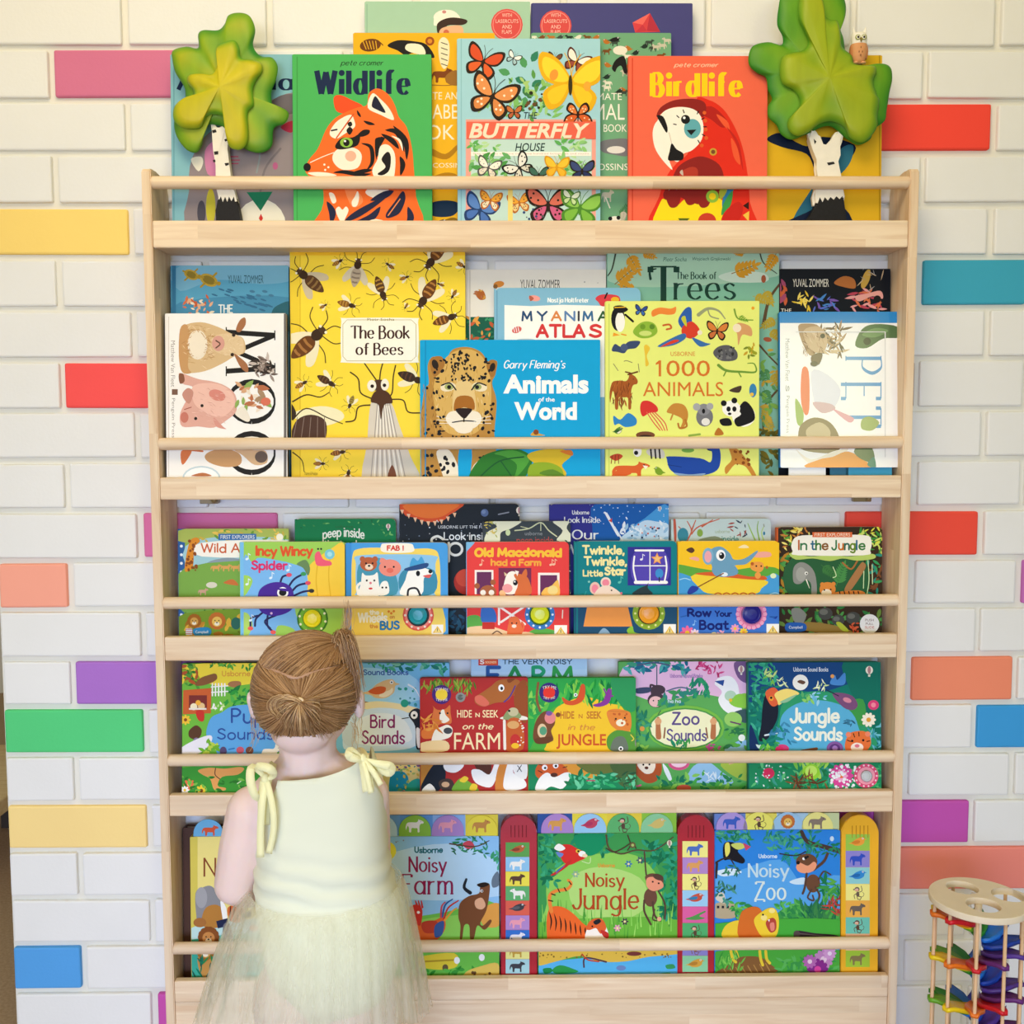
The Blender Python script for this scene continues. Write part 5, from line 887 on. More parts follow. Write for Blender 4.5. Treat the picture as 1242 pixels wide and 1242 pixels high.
def a():
    Z(480, 780, 4.14)
    foliage(['6f9a2a', '3f7a1f', '9ab03a'], 130, 172, 400, 215, 60, 50, 3, .18, 90); foliage(['5f8a2a', '8aa83a'], 600, 180, 655, 240, 20, 50, 4, .2, 90)
    p('b0672f', '400,270 430,250 480,215 520,185 600,180 625,200 600,240 560,290 500,300 440,318 400,300'); p('e0705a', '398,270 430,262 470,300 445,318 405,300'); e('fff', 530, 225, 15, 18); e(INK, 532, 227, 7, 9); p('8a4520', '560,182 600,178 570,200'); l('5a3a8a', '600,215 575,265 545,295', 7); p('9a4f24', '600,230 655,190 655,400 600,330')
    e('4a2a7a', 230, 258, 48); e('f7d83f', 230, 258, 30); t('e9e0f4', 'TRY ME', 196, 222, 264, 236, arc=8); t('e9e0f4', 'TRY ME', 200, 282, 260, 294, arc=-7); e('8f938f', 325, 272, 24); e('5f6560', 325, 272, 14); p('8f938f', '300,262 325,270 350,258 345,275')
    t('fbe7b4', 'HIDE', 308, 336, 382, 374, .012); t('fbe7b4', 'N', 400, 350, 422, 372, .02); t('fbe7b4', 'SEEK', 436, 336, 515, 374, .012); s('fbe7b4', 'on the', 338, 404, 488, 432, 6, 4, slant=.2); t('fbe7b4', 'FARM', 293, 450, 524, 534, 0)
    p('e07a3f', '185,400 190,330 185,315 210,335 250,330 272,312 275,350 280,400 250,405'); p('fbf4e6', '228,340 242,335 250,360 270,385 240,402 220,380'); e(INK, 222, 352, 5); e(INK, 260, 352, 5); p('e87f3a', '130,440 180,420 225,440 215,470 140,480'); p('fbf4e6', '180,500 195,440 230,420 260,410 285,430 275,470 220,490'); e('4a4a50', 262, 440, 22, 16); foliage(['e0842f', 'f0a84a'], 130, 380, 200, 440, 22, 50, 5, .2)
    p('f6d9a0', '130,500 250,490 260,540 130,545'); p('f4efe2', '535,370 600,360 655,370 655,385 535,382'); p('8fa06a', '540,380 560,340 590,330 620,350 630,370 600,385'); e('c9c29a', 590, 345, 26, 22); e(INK, 570, 340, 6); p('c9602a', '560,390 630,390 640,530 545,530'); e('e0aa6a', 590, 410, 30, 20); e('c9352f', 600, 490, 26, 34); e('f4c22a', 600, 515, 20, 14); l('f4efe2', '545,390 548,530', 14, sm=1); dots(['f4efe2'], 610, 390, 650, 520, 14, 4, 6); p('5a3020', '390,595 460,590 480,620 470,665 430,660')
    p('c98a3a', '120,590 200,590 150,700 120,740'); p('1d2430', '125,745 150,670 200,600 240,595 250,680 210,745'); p('fbfaf6', '245,600 330,595 340,620 300,650 250,640'); e(INK, 222, 603, 8); p('fbfaf6', '130,745 170,705 200,745'); p('4a3a34', '215,700 250,680 285,690 295,740 240,745'); e('d9b08a', 250, 710, 20, 14); p('7ab03a', '285,745 310,690 340,680 400,720 410,745'); p('f4d23a', '320,690 345,668 365,680 345,700'); p('f4d23a', '370,735 385,705 410,715 400,740')
    p('fbfaf6', '380,640 420,635 470,660 500,600 530,600 500,690 470,725 400,700'); p('d98a3a', '520,610 580,600 560,740 500,740'); p('fbfaf6', '540,700 560,610 580,598 600,600 590,650 640,680 655,720 600,740 550,735'); p('f6f4f0', '590,595 655,595 655,680 600,660'); [l('4a4a50', d, 4) for d in ('612,615 632,645', '632,612 610,645')]
b = book('red sound book with a brown horse head, left of the two seek-and-find books', 4, 0, 510, 822, 640, 'b9302c', a, **SB)
def a():
    Z(480, 780, 4.14)
    p('2fa84a', '660,170 1200,170 1200,280 1000,330 800,320 740,420 700,480 660,520'); p('f7c92f', '760,500 790,350 850,300 950,270 1060,300 1150,340 1150,540 780,545'); foliage(['1f9a3a', '4fc04a', '8ad04a', '0f7a3a'], 790, 175, 1180, 260, 60, 70, 3, .22, 90); foliage(['5fc04a', '2f9a4a', '8fd45a'], 670, 260, 740, 420, 26, 60, 4, .3); p('2f9a5a', '1080,180 1200,170 1200,340 1120,300')
    p('d9562a', '835,270 870,290 910,275 930,210 950,215 945,280 900,310 850,305'); e('fff', 903, 260, 9); e(INK, 903, 260, 4); p('8a3a9a', '990,310 1040,290 1065,230 1085,240 1070,300 1020,320'); l('8a3a9a', '1050,270 1090,265', 8); l('8a3a9a', '1060,260 1045,230', 8)
    e('3a2a7a', 770, 248, 50); e('e8392c', 770, 248, 30); t('f0ecd0', 'TRY ME', 736, 212, 806, 226, arc=8); t('f0ecd0', 'TRY ME', 740, 272, 800, 284, arc=-7)
    l('8a5a34', '715,200 708,280 725,340', 12); p('7a4a2c', '690,480 700,400 740,345 790,350 800,400 780,440 790,490 720,500'); e('e88a8a', 775, 375, 28, 30); e('7a5aa0', 770, 352, 16, 12); e('7a4a2c', 815, 360, 12); e('e8c9a0', 735, 440, 24, 36); p('6a3f24', '700,480 780,470 770,500 710,505'); e('5aa07a', 740, 440, 18, 22)
    t('c97a2a', 'HIDE', 826, 342, 896, 380, .03); t('c97a2a', 'N', 918, 356, 938, 378, .02); t('c97a2a', 'SEEK', 958, 342, 1034, 380, .03); s('d98a3a', 'in the', 866, 408, 998, 436, 6, 4, slant=.2); t('d05a26', 'JUNGLE', 806, 456, 1056, 532, .02)
    p('e88a3a', '1060,345 1100,330 1160,340 1180,360 1180,430 1140,450 1090,420 1070,390'); l('a94a1c', '1065,340 1160,345', 10, 'leaf'); e('fbf0d0', 1130, 400, 24, 18); e(INK, 1105, 380, 5); e(INK, 1150, 375, 5); dots(['c9602a'], 1080, 350, 1170, 420, 12, 6, 4); p('5a9a3a', '1060,480 1100,440 1150,440 1200,460 1200,540 1080,540'); p('6f7a6a', '1085,500 1110,470 1150,475 1165,540 1085,540'); e('fff', 1130, 530, 12); e(INK, 1130, 530, 6); e('8a8a80', 1220, 500, 20, 30); e('c99a5a', 1230, 430, 16); l('e9d24a', '1180,460 1195,480 1185,490', 5)
    p('1f8a5a', '665,595 1300,590 1300,760 665,760'); p('e8a03a', '840,600 920,595 1000,640 1000,680 900,660 850,640'); p('6f7a3a', '915,600 1100,595 1110,640 1000,660 940,635'); p('4f6a3a', '1080,600 1200,600 1240,700 1140,720 1100,660'); p('d9622a', '700,650 715,610 760,600 820,598 865,640 840,660 790,690 720,680'); p('fbfaf6', '700,735 720,680 760,650 800,672 850,650 880,660 840,730 780,720 740,742'); e('fff', 748, 625, 14); e(INK, 750, 627, 6); e('fff', 803, 615, 14); e(INK, 804, 617, 6); e('5a3024', 795, 662, 18, 11); [l('3a2a20', d, 4) for d in ('715,640 735,650', '840,625 860,620', '720,610 735,612')]
    foliage(['2fae6a', '4fc08a', '1f7a4a', '6fd0a0'], 870, 660, 1250, 740, 60, 44, 7); foliage(['2f5a3a', '3f7a4a'], 1130, 640, 1230, 740, 24, 54, 8, .2); l('b9506a', '960,690 1000,690', 6); p('c98a8a', '1210,595 1260,590 1260,640 1220,640')
b = book('yellow and green sound book with a monkey and a bushy-cheeked tiger', 4, 0, 641, 822, 771, '4fae3f', a, **SB)
def a():
    Z(740, 780, 3.357)
    p('ecbfe0', '100,75 560,75 560,200 450,240 300,230 150,230 40,200'); p('5fae5a', '35,230 200,240 400,210 560,300 570,600 35,600'); p('7a5a8a', '505,80 560,80 560,160 520,140'); foliage(['2f8a9a', '4fb0b0', '1f6a8a', '3f9a7a'], 45, 80, 330, 110, 40, 40, 3); l('4a5a7a', '110,90 180,80 240,90', 6); l('3f5a6a', '190,90 190,180', 4); foliage(['b9306a', 'd94a8a'], 360, 80, 450, 125, 26, 26, 4, .3); foliage(['2fa06a', '1f8a6a'], 320, 165, 410, 230, 24, 44, 5, .3, -90)
    s('b98ac0', 'Usborne Sound Books', 245, 126, 376, 140, 3); balloon(534, 106, 13)
    l('4a3a44', '170,205 165,170 200,185', 8); e('4a3a44', 195, 190, 30, 20); e('4a3a44', 188, 232, 36, 30); e('f0c0c0', 185, 238, 27, 22); e(INK, 176, 234, 3); e(INK, 196, 234, 3); p('3f4a6a', '105,185 160,180 160,200 110,205'); l('4a6a8a', '230,195 290,180 360,200', 5); foliage(['3f9a5a', '2f8a7a'], 220, 200, 320, 250, 26, 40, 6); s('cfe6ef', 'ha ha', 236, 230, 286, 242, 3)
    p('f6f7fa', '425,165 445,140 490,135 520,170 528,240 540,290 510,300 460,270 440,230 455,200 440,180'); q('2a4f9a', '425,155 465,150 460,175'); e('b9d9c0', 490, 215, 24, 22); p('8fd04a', '485,235 540,205 560,215 560,260 510,260'); e('8fd04a', 530, 230, 30, 24); p('3f5a5f', '500,285 560,270 565,320 530,320'); e('f0c23a', 490, 232, 7)
    e('7ac04a', 305, 345, 160, 92); e('4f9a4a', 305, 347, 150, 84); e('f4f2c8', 305, 347, 142, 78); s('5f4f8a', 'Zoo', 254, 284, 360, 330, 8, jit=.3); s('5f4f8a', 'Sounds', 232, 352, 390, 396, 6.5, jit=.3)
    for x, fl in ((195, 0), (420, 1)): p('b9744a', moved('.3,.1 .5,0 .7,.1 .75,.5 .8,.95 .3,.95 .25,.5', x-20, 300, 40, 92, fl), 3); e('e0a878', x, 318, 14); l('8a5030', [(x+(-24 if fl else 24), 385), (x+(-30 if fl else 28), 345)], 6)
    l('4a6a4a', '205,275 195,290', 4); foliage(['2f8a6a', '3fa07a', '1f7a5a'], 100, 260, 150, 440, 30, 40, 7, .3); foliage(['c94a9a'], 395, 410, 440, 440, 12, 22, 8); foliage(['1f8a6a', '3f9a4a'], 265, 410, 330, 440, 14, 34, 9, .3, -90); p('8fc0e6', '480,420 530,395 565,400 565,440 470,440'); foliage(['2f7a4a', '5fb04a'], 480, 340, 560, 430, 30, 34, 10); e('f4f6ee', 535, 385, 14); e('9ad06a', 500, 310, 36, 30); l('6a3a6a', '490,320 530,330', 6); foliage(['5fae5a', '2f8a4a', '8fce5a'], 45, 400, 140, 440, 26, 36, 11); e('e09a4a', 130, 348, 10)
    p('6a8a4a', '35,490 110,490 80,600 35,600'); p('b9562a', '95,500 130,480 200,480 210,520 190,560 150,570 110,540'); p('f6e6d2', '110,490 180,485 175,525 140,530'); e(INK, 135, 495, 4); e(INK, 160, 494, 4); e('5a3024', 148, 508, 8, 6); p('eef4f8', '215,490 240,520 255,570 240,560 220,520'); e('d95a8a', 280, 488, 44, 30); e('f4d0e0', 280, 484, 34, 22); p('9ac6ea', '315,560 340,500 400,485 450,520 500,560 480,575 400,570'); p('a9c04a', '450,490 570,490 570,560 500,540'); foliage(['2f8a4a', '4fae4a', '1f7a5a', '8fd05a'], 190, 540, 560, 600, 60, 34, 12); foliage(['e6f0f8'], 390, 530, 440, 560, 10, 30, 13, .2); e('d9604a', 300, 590, 30, 14); foliage(['f06a9a'], 90, 560, 130, 600, 8, 18, 14); l('d9b08a', '485,492 500,488', 5)
book('pink and green sound book with a white cockatoo and an oval title', 4, 1, 751, 802, 908, '5fae5a', a, **SB)
def a():
    Z(740, 780, 3.357)
    p('17457f', '560,80 960,75 1000,150 960,170 850,200 700,190 560,240'); p('12705f', '950,75 1110,75 1130,600 1000,560 1060,400 980,200'); foliage(['2fa07a', '3fb08a', '1f8a6a'], 570, 80, 680, 180, 50, 36, 3, .3); foliage(['7ac04a', 'c9e08a'], 625, 120, 665, 150, 12, 30, 4, .25); foliage(['c9d9a0', 'e6efc0'], 680, 150, 710, 175, 10, 22, 5, .25); foliage(['c9e09a', 'f0f4d0'], 845, 150, 880, 185, 12, 24, 6, .25)
    t('e6eef4', 'Usborne Sound Books', 746, 98, 888, 116, .01); balloon(1055, 110, 15); e('f4f2ea', 775, 160, 32); p('6a4a3a', '762,158 775,150 795,158 785,168'); p('4a8ad0', '895,165 915,130 925,150 955,120 958,160 940,172'); e('e6a05a', 905, 135, 8)
    foliage(['1f8a7a', '2f9a6a', '3fb090', '0f6a5f'], 570, 180, 640, 330, 40, 46, 7, .3); p('2f9a6a', '720,230 850,195 1000,240 1060,330 1060,440 700,440 690,300'); p('3f9a4a', '960,250 1030,230 1040,330 990,320'); p('5ab0d8', '690,340 710,280 780,240 880,235 970,270 1010,340 1010,445 700,445'); foliage(['9fd4ec', '6fbce0'], 820, 200, 870, 240, 12, 26, 8, .4); foliage(['5aae6a', '8fd06a'], 780, 215, 830, 240, 8, 28, 9)
    p('1a2030', '605,395 615,330 620,260 630,215 650,195 680,235 682,300 660,350 640,390'); p('e0633a', '632,200 665,180 690,205 690,240 665,258 645,240'); p('f4dc7a', '670,205 720,185 770,205 720,225 688,252 680,235'); p('8fc09a', '690,240 740,215 760,210 720,240'); e('f0a03a', 655, 225, 10); e(INK, 655, 222, 5); l('d9e6ee', '630,375 680,365', 7); p('14305f', '570,330 600,400 610,445 570,445')
    s('f3f4e4', 'Jungle', 736, 268, 930, 322, 11, jit=.3); s('f3f4e4', 'Sounds', 752, 346, 942, 394, 10, jit=.3)
    p('7a4f7a', '905,210 935,202 985,215 1008,250 990,272 950,262'); e('d98aa0', 965, 232, 18, 10, 20); l('2a2a40', '880,190 930,215', 4); flower('f6eedc', 1052, 312, 30, 'e0a03a', 10); e('d9407a', 1072, 252, 22, 20); e('f08aa0', 1072, 252, 10); foliage(['3f8ab0', '2f7aa0', '1f8a7a'], 660, 340, 735, 400, 22, 32, 10, .3); foliage(['2f5f7a', '3a7a9a'], 955, 310, 1000, 330, 8, 26, 11, .3); foliage(['3f9ab0', '6fc0d0'], 1060, 340, 1110, 420, 22, 34, 12, .25)
    p('e8743a', '955,420 965,380 985,362 1030,358 1055,375 1060,415 1030,445 970,445'); e('fbeadc', 1005, 425, 26, 20); e('e07a8a', 1005, 418, 10, 7); e(INK, 985, 398, 5); e(INK, 1030, 395, 5); e('f08a6a', 970, 372, 11); e('f08a6a', 1048, 370, 11); [l('4a2a1c', d, 4) for d in ('990,368 995,382', '1012,362 1013,378', '965,395 978,400', '1045,400 1056,398')]
    e('8a5aa0', 915, 428, 34, 28); e('5f3a7a', 915, 428, 22, 18); e('a97ac0', 915, 428, 11); e('d9407a', 700, 430, 28, 18); e('e0306a', 690, 435, 16); foliage(['cfe6e0'], 600, 418, 650, 445, 8, 26, 13); l('7a4a2a', '780,440 840,430', 12); foliage(['4fb04a', '2f9a5a', '8fd04a'], 620, 400, 680, 445, 16, 30, 14)
    p('1f8a5a', '575,490 1130,490 1130,610 575,610'); foliage(['2fae6a', '1f7a4a', '5fc07a', '3f9a8a'], 590, 495, 1110, 600, 110, 40, 15, .3); e('d9305a', 645, 530, 24, 22); foliage(['e6f0f0'], 590, 500, 740, 595, 26, 10, 16, .6); foliage(['7ac04a', 'a9dc5a'], 760, 490, 880, 560, 26, 60, 17, .25, -90); e('9ad83a', 818, 525, 36, 32); e('c9f06a', 818, 520, 24, 22); foliage(['8a5a34', '5f3a24'], 735, 550, 890, 580, 30, 44, 18, .15); flower('e04a9a', 940, 540, 50, 'f6c23a', 12); flower('f6a9d0', 940, 540, 28, 'f0703a', 10); dots(['f4f6f8'], 890, 495, 1000, 595, 60, 6, 19)
    e('e0507a', 1042, 540, 50); e('f4a0b0', 1042, 540, 36); [e('fbd9e0', 1042+43*cos(k*PI/7), 540+43*sin(k*PI/7), 4, n=8) for k in range(14)]
b = book('teal and navy sound book with a toucan and a tiger cub', 4, 0, 908, 803, 1068, '127a6a', a, **SB); button(b, 740+1042/3.357, 780+540/3.357, 7, 'c9cdd0')

# ---------------------------------------------------------------- bottom shelf: noisy books with tabs and a sound panel
def tab(root, px, py, rp, c, art):
    """a round page tab standing above the cover, with its own small print"""
    global K
    Z(0, 0, 1); x, z = uv(px, py+rp*.45); R_ = abs(uv(px+rp, py+rp*.45)[0]-x)
    bm = bmesh.new(); prism(bm, [(x+R_*cos(PI*k/16), z+R_*sin(PI*k/16)*1.0) for k in range(17)]+[(x-R_, z-.012), (x+R_, z-.012)], .0024, .0042)
    o = bmobj('page_tab', bm, mat(c), root)
    old = K; K = Sheet(); K.__dict__.update(old.__dict__); K.sh = []; K.h = 9
    Z(px-rp, py-rp*.55, 1); art(rp)
    V = []; F_ = []; MI = []; cols = []
    for cc, P_, ly, bb in K.sh:
        if cc not in cols: cols.append(cc)
        for i, g in enumerate(P_):
            b = len(V); V += [(u, .0024-.00006*ly-.000003*(i % 8), v) for u, v in g]; F_.append(list(range(b, b+len(g)))); MI.append(cols.index(cc))
    if V: obj('tab_print', V, F_, [mat(cc) for cc in cols], o, MI)
    K = old
def panel(root, px0, px1, py0, py1, c, cells, slot='7a1a20'):
    """the sound strip at the side: a rounded plastic bar with picture keys"""
    global K
    Z(0, 0, 1); x0, z1 = uv(px0, py0); x1, _ = uv(px1, py0); _, z0 = uv((px0+px1)/2, py1); z0 = 0.0; Wd = x1-x0
    cx_ = (x0+x1)/2
    ol = [(x1, z1-Wd*.5), ]+[(cx_+Wd/2*cos(PI*k/18), z1-Wd*.5+Wd/2*sin(PI*k/18)) for k in range(1, 18)]+[(x0, z1-Wd*.5), (x0, z0), (x1, z0)]
    bm = bmesh.new(); prism(bm, ol, -.003, .019)
    bmesh.ops.bevel(bm, geom=[e_ for e_ in bm.edges if e_.verts[0].co.y < 0 and e_.verts[1].co.y < 0], offset=.0015, segments=2, affect='EDGES')
    o = bmobj('sound_panel', bm, mat(c, .3, .4), root)
    for k in range(5):
        bm = bmesh.new(); x = cx_+(k-2)*Wd*.105; box(bm, x-.0008, x+.0008, -.0034, -.002, z1-Wd*.62, z1-Wd*.28, .0005, 1); bmobj('speaker_slot', bm, mat(slot), o)
    return o
def keys(root, pan, x0, x1, y0, y1, rows):
    """picture keys printed on the panel between photograph pixels"""
    global K
    n = len(rows); old = K
    K = Sheet(); K.__dict__.update(old.__dict__); K.sh = []
    K.w = 9
    h = (y1-y0)/n; Z(0, 0, 1)
    for i, (c, f) in enumerate(rows):
        r(c, x0, y0+h*i, x1, y0+h*(i+1)-.25); Z(x0, y0+h*i, 1); f(x1-x0, h); Z(0, 0, 1)
    V = []; F_ = []; MI = []; cols = []
    for cc, P_, ly, bb in K.sh:
        if cc not in cols: cols.append(cc)
        for i, g in enumerate(P_):
            b = len(V); V += [(u, -.0031-.00006*ly-.000003*(i % 8), v) for u, v in g]; F_.append(list(range(b, b+len(g)))); MI.append(cols.index(cc))
    obj('picture_keys', V, F_, [mat(cc) for cc in cols], pan, MI)
    K = old
def bst(c, fl=0): return lambda w_, h=None: beast(c, w_*.18, (h or w_*1.2)*.14, w_*.64, (h or w_*1.1)*.72, fl)
def brd(c, wing=None, fl=0): return lambda w_, h=None: bird(c, w_*.12, (h or w_)*.15, w_*.76, (h or w_)*.65, fl, 0, wing)
def mky(c='5a3f2c'): return lambda w_, h=None: monkey(w_*.5, (h or w_)*.5, (h or w_)*.42, c)
def tb_beast(c, fl=0): return lambda R_: beast(c, R_*.45, R_*.25, R_*1.1, R_*.8, fl)
def tb_bird(c, wing=None): return lambda R_: bird(c, R_*.4, R_*.25, R_*1.2, R_*.8, 0, 0, wing)
def tb_mky(c='5a3f2c'): return lambda R_: monkey(R_, R_*.65, R_*.5, c)
def inner(root, px0, px1, py, cs):
    """the last page, a little taller than the cover, seen between the tabs"""
    Z(0, 0, 1); x0, z = uv(px0, py); x1, _ = uv(px1, py); 
    for k, c in enumerate(cs):
        a_, b_ = x0+(x1-x0)*k/len(cs), x0+(x1-x0)*(k+1)/len(cs)
        bm = bmesh.new(); box(bm, a_, b_, .0045, .0185, .0, z); bmobj('inner_page', bm, mat(c), root)
NB = dict(name='noisy_book', th=.0205, r_=.006, board=True)
def a():
    Z(200, 970, 2.823)
    p('efdf86', '90,125 640,125 640,420 90,420'); r('d9c95a', 84, 120, 112, 640); s('8a4a2a', 'Noisy', 132, 200, 330, 262, 6, 2.5, serif=.5, gap=2); p('bfe0dc', '112,430 640,400 640,520 112,520'); p('3fae96', '85,480 640,470 640,640 85,640')
    p('8f8f92', '108,400 105,320 130,300 160,296 185,330 190,380 150,420 115,420'); e('a5a5a8', 125, 335, 20, 36); p('b9803a', '125,420 140,370 180,360 205,390 200,430 150,440'); lion(150, 470, 34, '8a5024', 'c98a4a'); e('a9703a', 120, 420, 22, 16)
    p('fbfaf4', '190,350 210,370 216,430 226,460 210,465'); p('d9703a', '215,370 250,360 275,380 270,415 225,415'); [l('4a2a1c', f'{225+k*13},365 {222+k*13},412', 4) for k in range(4)]; q('232a4a', '262,390 295,380 295,400 266,406'); q('232a4a', '176,415 215,405 220,430 182,440'); p('6f6f78', '200,430 222,425 235,480 240,495 205,490'); p('e6a03a', '295,330 315,318 320,370 300,365'); e('d9542a', 305, 440, 16, 10)
    p('c9924a', '112,540 150,545 180,550 200,610 130,605'); lion(140, 520, 28, 'a9702a', 'e0b05a'); q('232a4a', '175,548 202,545 202,570 178,575'); foliage(['1f7a5a', '2f8a4a', '1f5a4a'], 95, 560, 210, 620, 22, 34, 3, .2, -90); beast('7a5a3a', 400, 350, 130, 120); monkey(520, 300, 50)
b0 = book('yellow noisy book with an animal band, partly hidden by the girl at its right', 5, 0, 231, 1014, 388, 'efdf86', a, **{**NB, 'spine': 'd9c95a'})
tab(b0, 252, 1004, 18, '6ab0d9', lambda R_: beast('d9542a', R_*.6, R_*.4, R_*1.1, R_*.7)); tab(b0, 300, 1004, 18, 'e6c25a', tb_beast('8a5a34')); tab(b0, 345, 1004, 18, '8fc06a', tb_beast('77777c'))
panel(b0, 389, 432, 991, 1184, '2f7fc0', [], '1a4a7a')
book('dark brown book, a sliver showing left of the yellow noisy book', 5, 1, 222, 1003, 370, '5a3f34', lambda: None, name='picture_book', th=.02)
def a():
    Z(200, 970, 2.823)
    p('8fc4ee', '640,125 1150,125 1150,330 640,330'); p('b9dcf6', '740,200 980,150 1140,220 1140,330 740,330'); e('e6e24a', 760, 175, 32); foliage(['2f8a5a', '3f9a7a', '1f6a4a'], 975, 132, 1110, 185, 40, 22, 3, .3); p('c94a5a', '1020,150 1045,140 1060,160 1035,168'); l('5a3f2c', '975,150 1060,160 1110,140', 5, 3); foliage(['4fb08a', '3f9a6a'], 1115, 190, 1148, 225, 10, 26, 4); dots(['8a8a9a'], 750, 130, 830, 150, 8, 3, 3)
    s('1f6a7a', 'Usborne', 856, 164, 950, 182, 4.4, jit=.3, arc=-3); s('8f1f50', 'Noisy', 834, 196, 966, 246, 7, 4.2, serif=.75, jit=.3); s('8f1f50', 'Farm', 808, 256, 988, 322, 8, 4.6, serif=.8)
    p('6fc04a', '640,410 850,400 960,385 1145,360 1145,620 640,620'); p('8fd05a', '850,420 1000,395 1145,400 1145,480 850,480'); p('e6a24a', '1085,375 1145,355 1145,430 1090,430'); p('6a7a8a', '1120,270 1140,245 1145,290 1122,300'); foliage(['3f9a3a', '5fb04a', 'c9a03a'], 780, 370, 860, 420, 30, 26, 5)
    p('c9342a', '838,425 835,375 858,358 880,372 880,410 870,440'); [l('c9342a', f'{866+k*8},368 {858+k*10},346', 7, 4) for k in range(3)]; p('d9642a', '845,430 880,430 930,410 955,400 960,440 930,480 880,488 850,470'); p('b9402a', '880,420 930,415 935,450 890,455'); p('3a5a9a', '925,430 955,415 950,460 925,470'); [l(c, d, 7, 4) for c, d in (('c9342a', '955,410 970,370 1005,345'), ('e6a03a', '958,412 985,380 1000,370'), ('2f5a9a', '950,400 960,360 985,340'), ('c94a5a', '945,400 948,365 960,350'))]; l('e0a03a', '880,485 885,500', 5); e('fff', 868, 385, 5); p('e6b03a', '836,392 826,398 838,404')
    p('7a4a2a', '1005,400 1010,355 1040,330 1075,320 1080,295 1095,285 1112,290 1110,330 1100,380 1080,420 1090,430 1112,410 1118,418 1095,445 1070,430 1058,475 1045,475 1042,430 1025,430 1018,475 1010,475 1012,430'); p('e6b08a', '1062,345 1085,335 1098,360 1085,375 1065,368'); l('20242c', '1045,318 1025,300 1032,272', 13, 8); p('2a1c14', '1068,290 1095,282 1110,290 1085,300'); e('fff', 1085, 312, 5); e(INK, 1086, 312, 3)
    p('e6cf3a', '865,540 990,525 1000,570 940,582 870,570'); l('b99a2a', '865,555 1000,548', 6); [e(c, x, y, 10, 12) for c, x, y in (('6a5a3a', 960, 575), ('f6f4ee', 1000, 550), ('f6f4ee', 1085, 540))]; foliage(['3f9a3a', '5fc04a', '2f8a2a'], 880, 580, 1130, 610, 40, 30, 6); p('e6c25a', '1030,590 1080,570 1140,560 1140,620 1030,620'); dots(['6a4a2a'], 1040, 590, 1130, 610, 8, 7, 4)
b2 = book('noisy book with a pale blue cover showing a rooster and a brown horse', 5, 0, 442, 1014, 605, '8fc4ee', a, **NB)
inner(b2, 445, 604, 990, ['6fa6dd', '5f9ad9', '8fb6e6', 'e6d23a'])
for x, c, f in ((462, 'bfe0f2', tb_bird('f4f2ea', 'd9c9b8')), (503, '8fc63f', tb_beast('f4f2ea')), (543, 'b48ac9', tb_beast('f0a0b0')), (584, 'f0dc3a', tb_beast('c98a3a'))): tab(b2, x, 1000, 19.5, c, f)
pan = panel(b2, 607, 651, 988, 1186, 'b3222f', [])
keys(b2, pan, 613.3, 642, 1021, 1180, [('5aa04a', brd('b9602a', '8a3a1c')), ('8fc6ea', bst('f4f2ea')), ('f0e04a', bst('5a3a26')), ('5fb06a', bst('f4f2ea', 1)), ('e0604a', brd('3a3a40', '5a5a60')), ('b48ac9', bst('f0a0b0')), ('2f6fc9', bst('e9e6ee')), ('f0e88a', bst('c9a03a')), ('a9d4d9', bst('3a3a40'))])
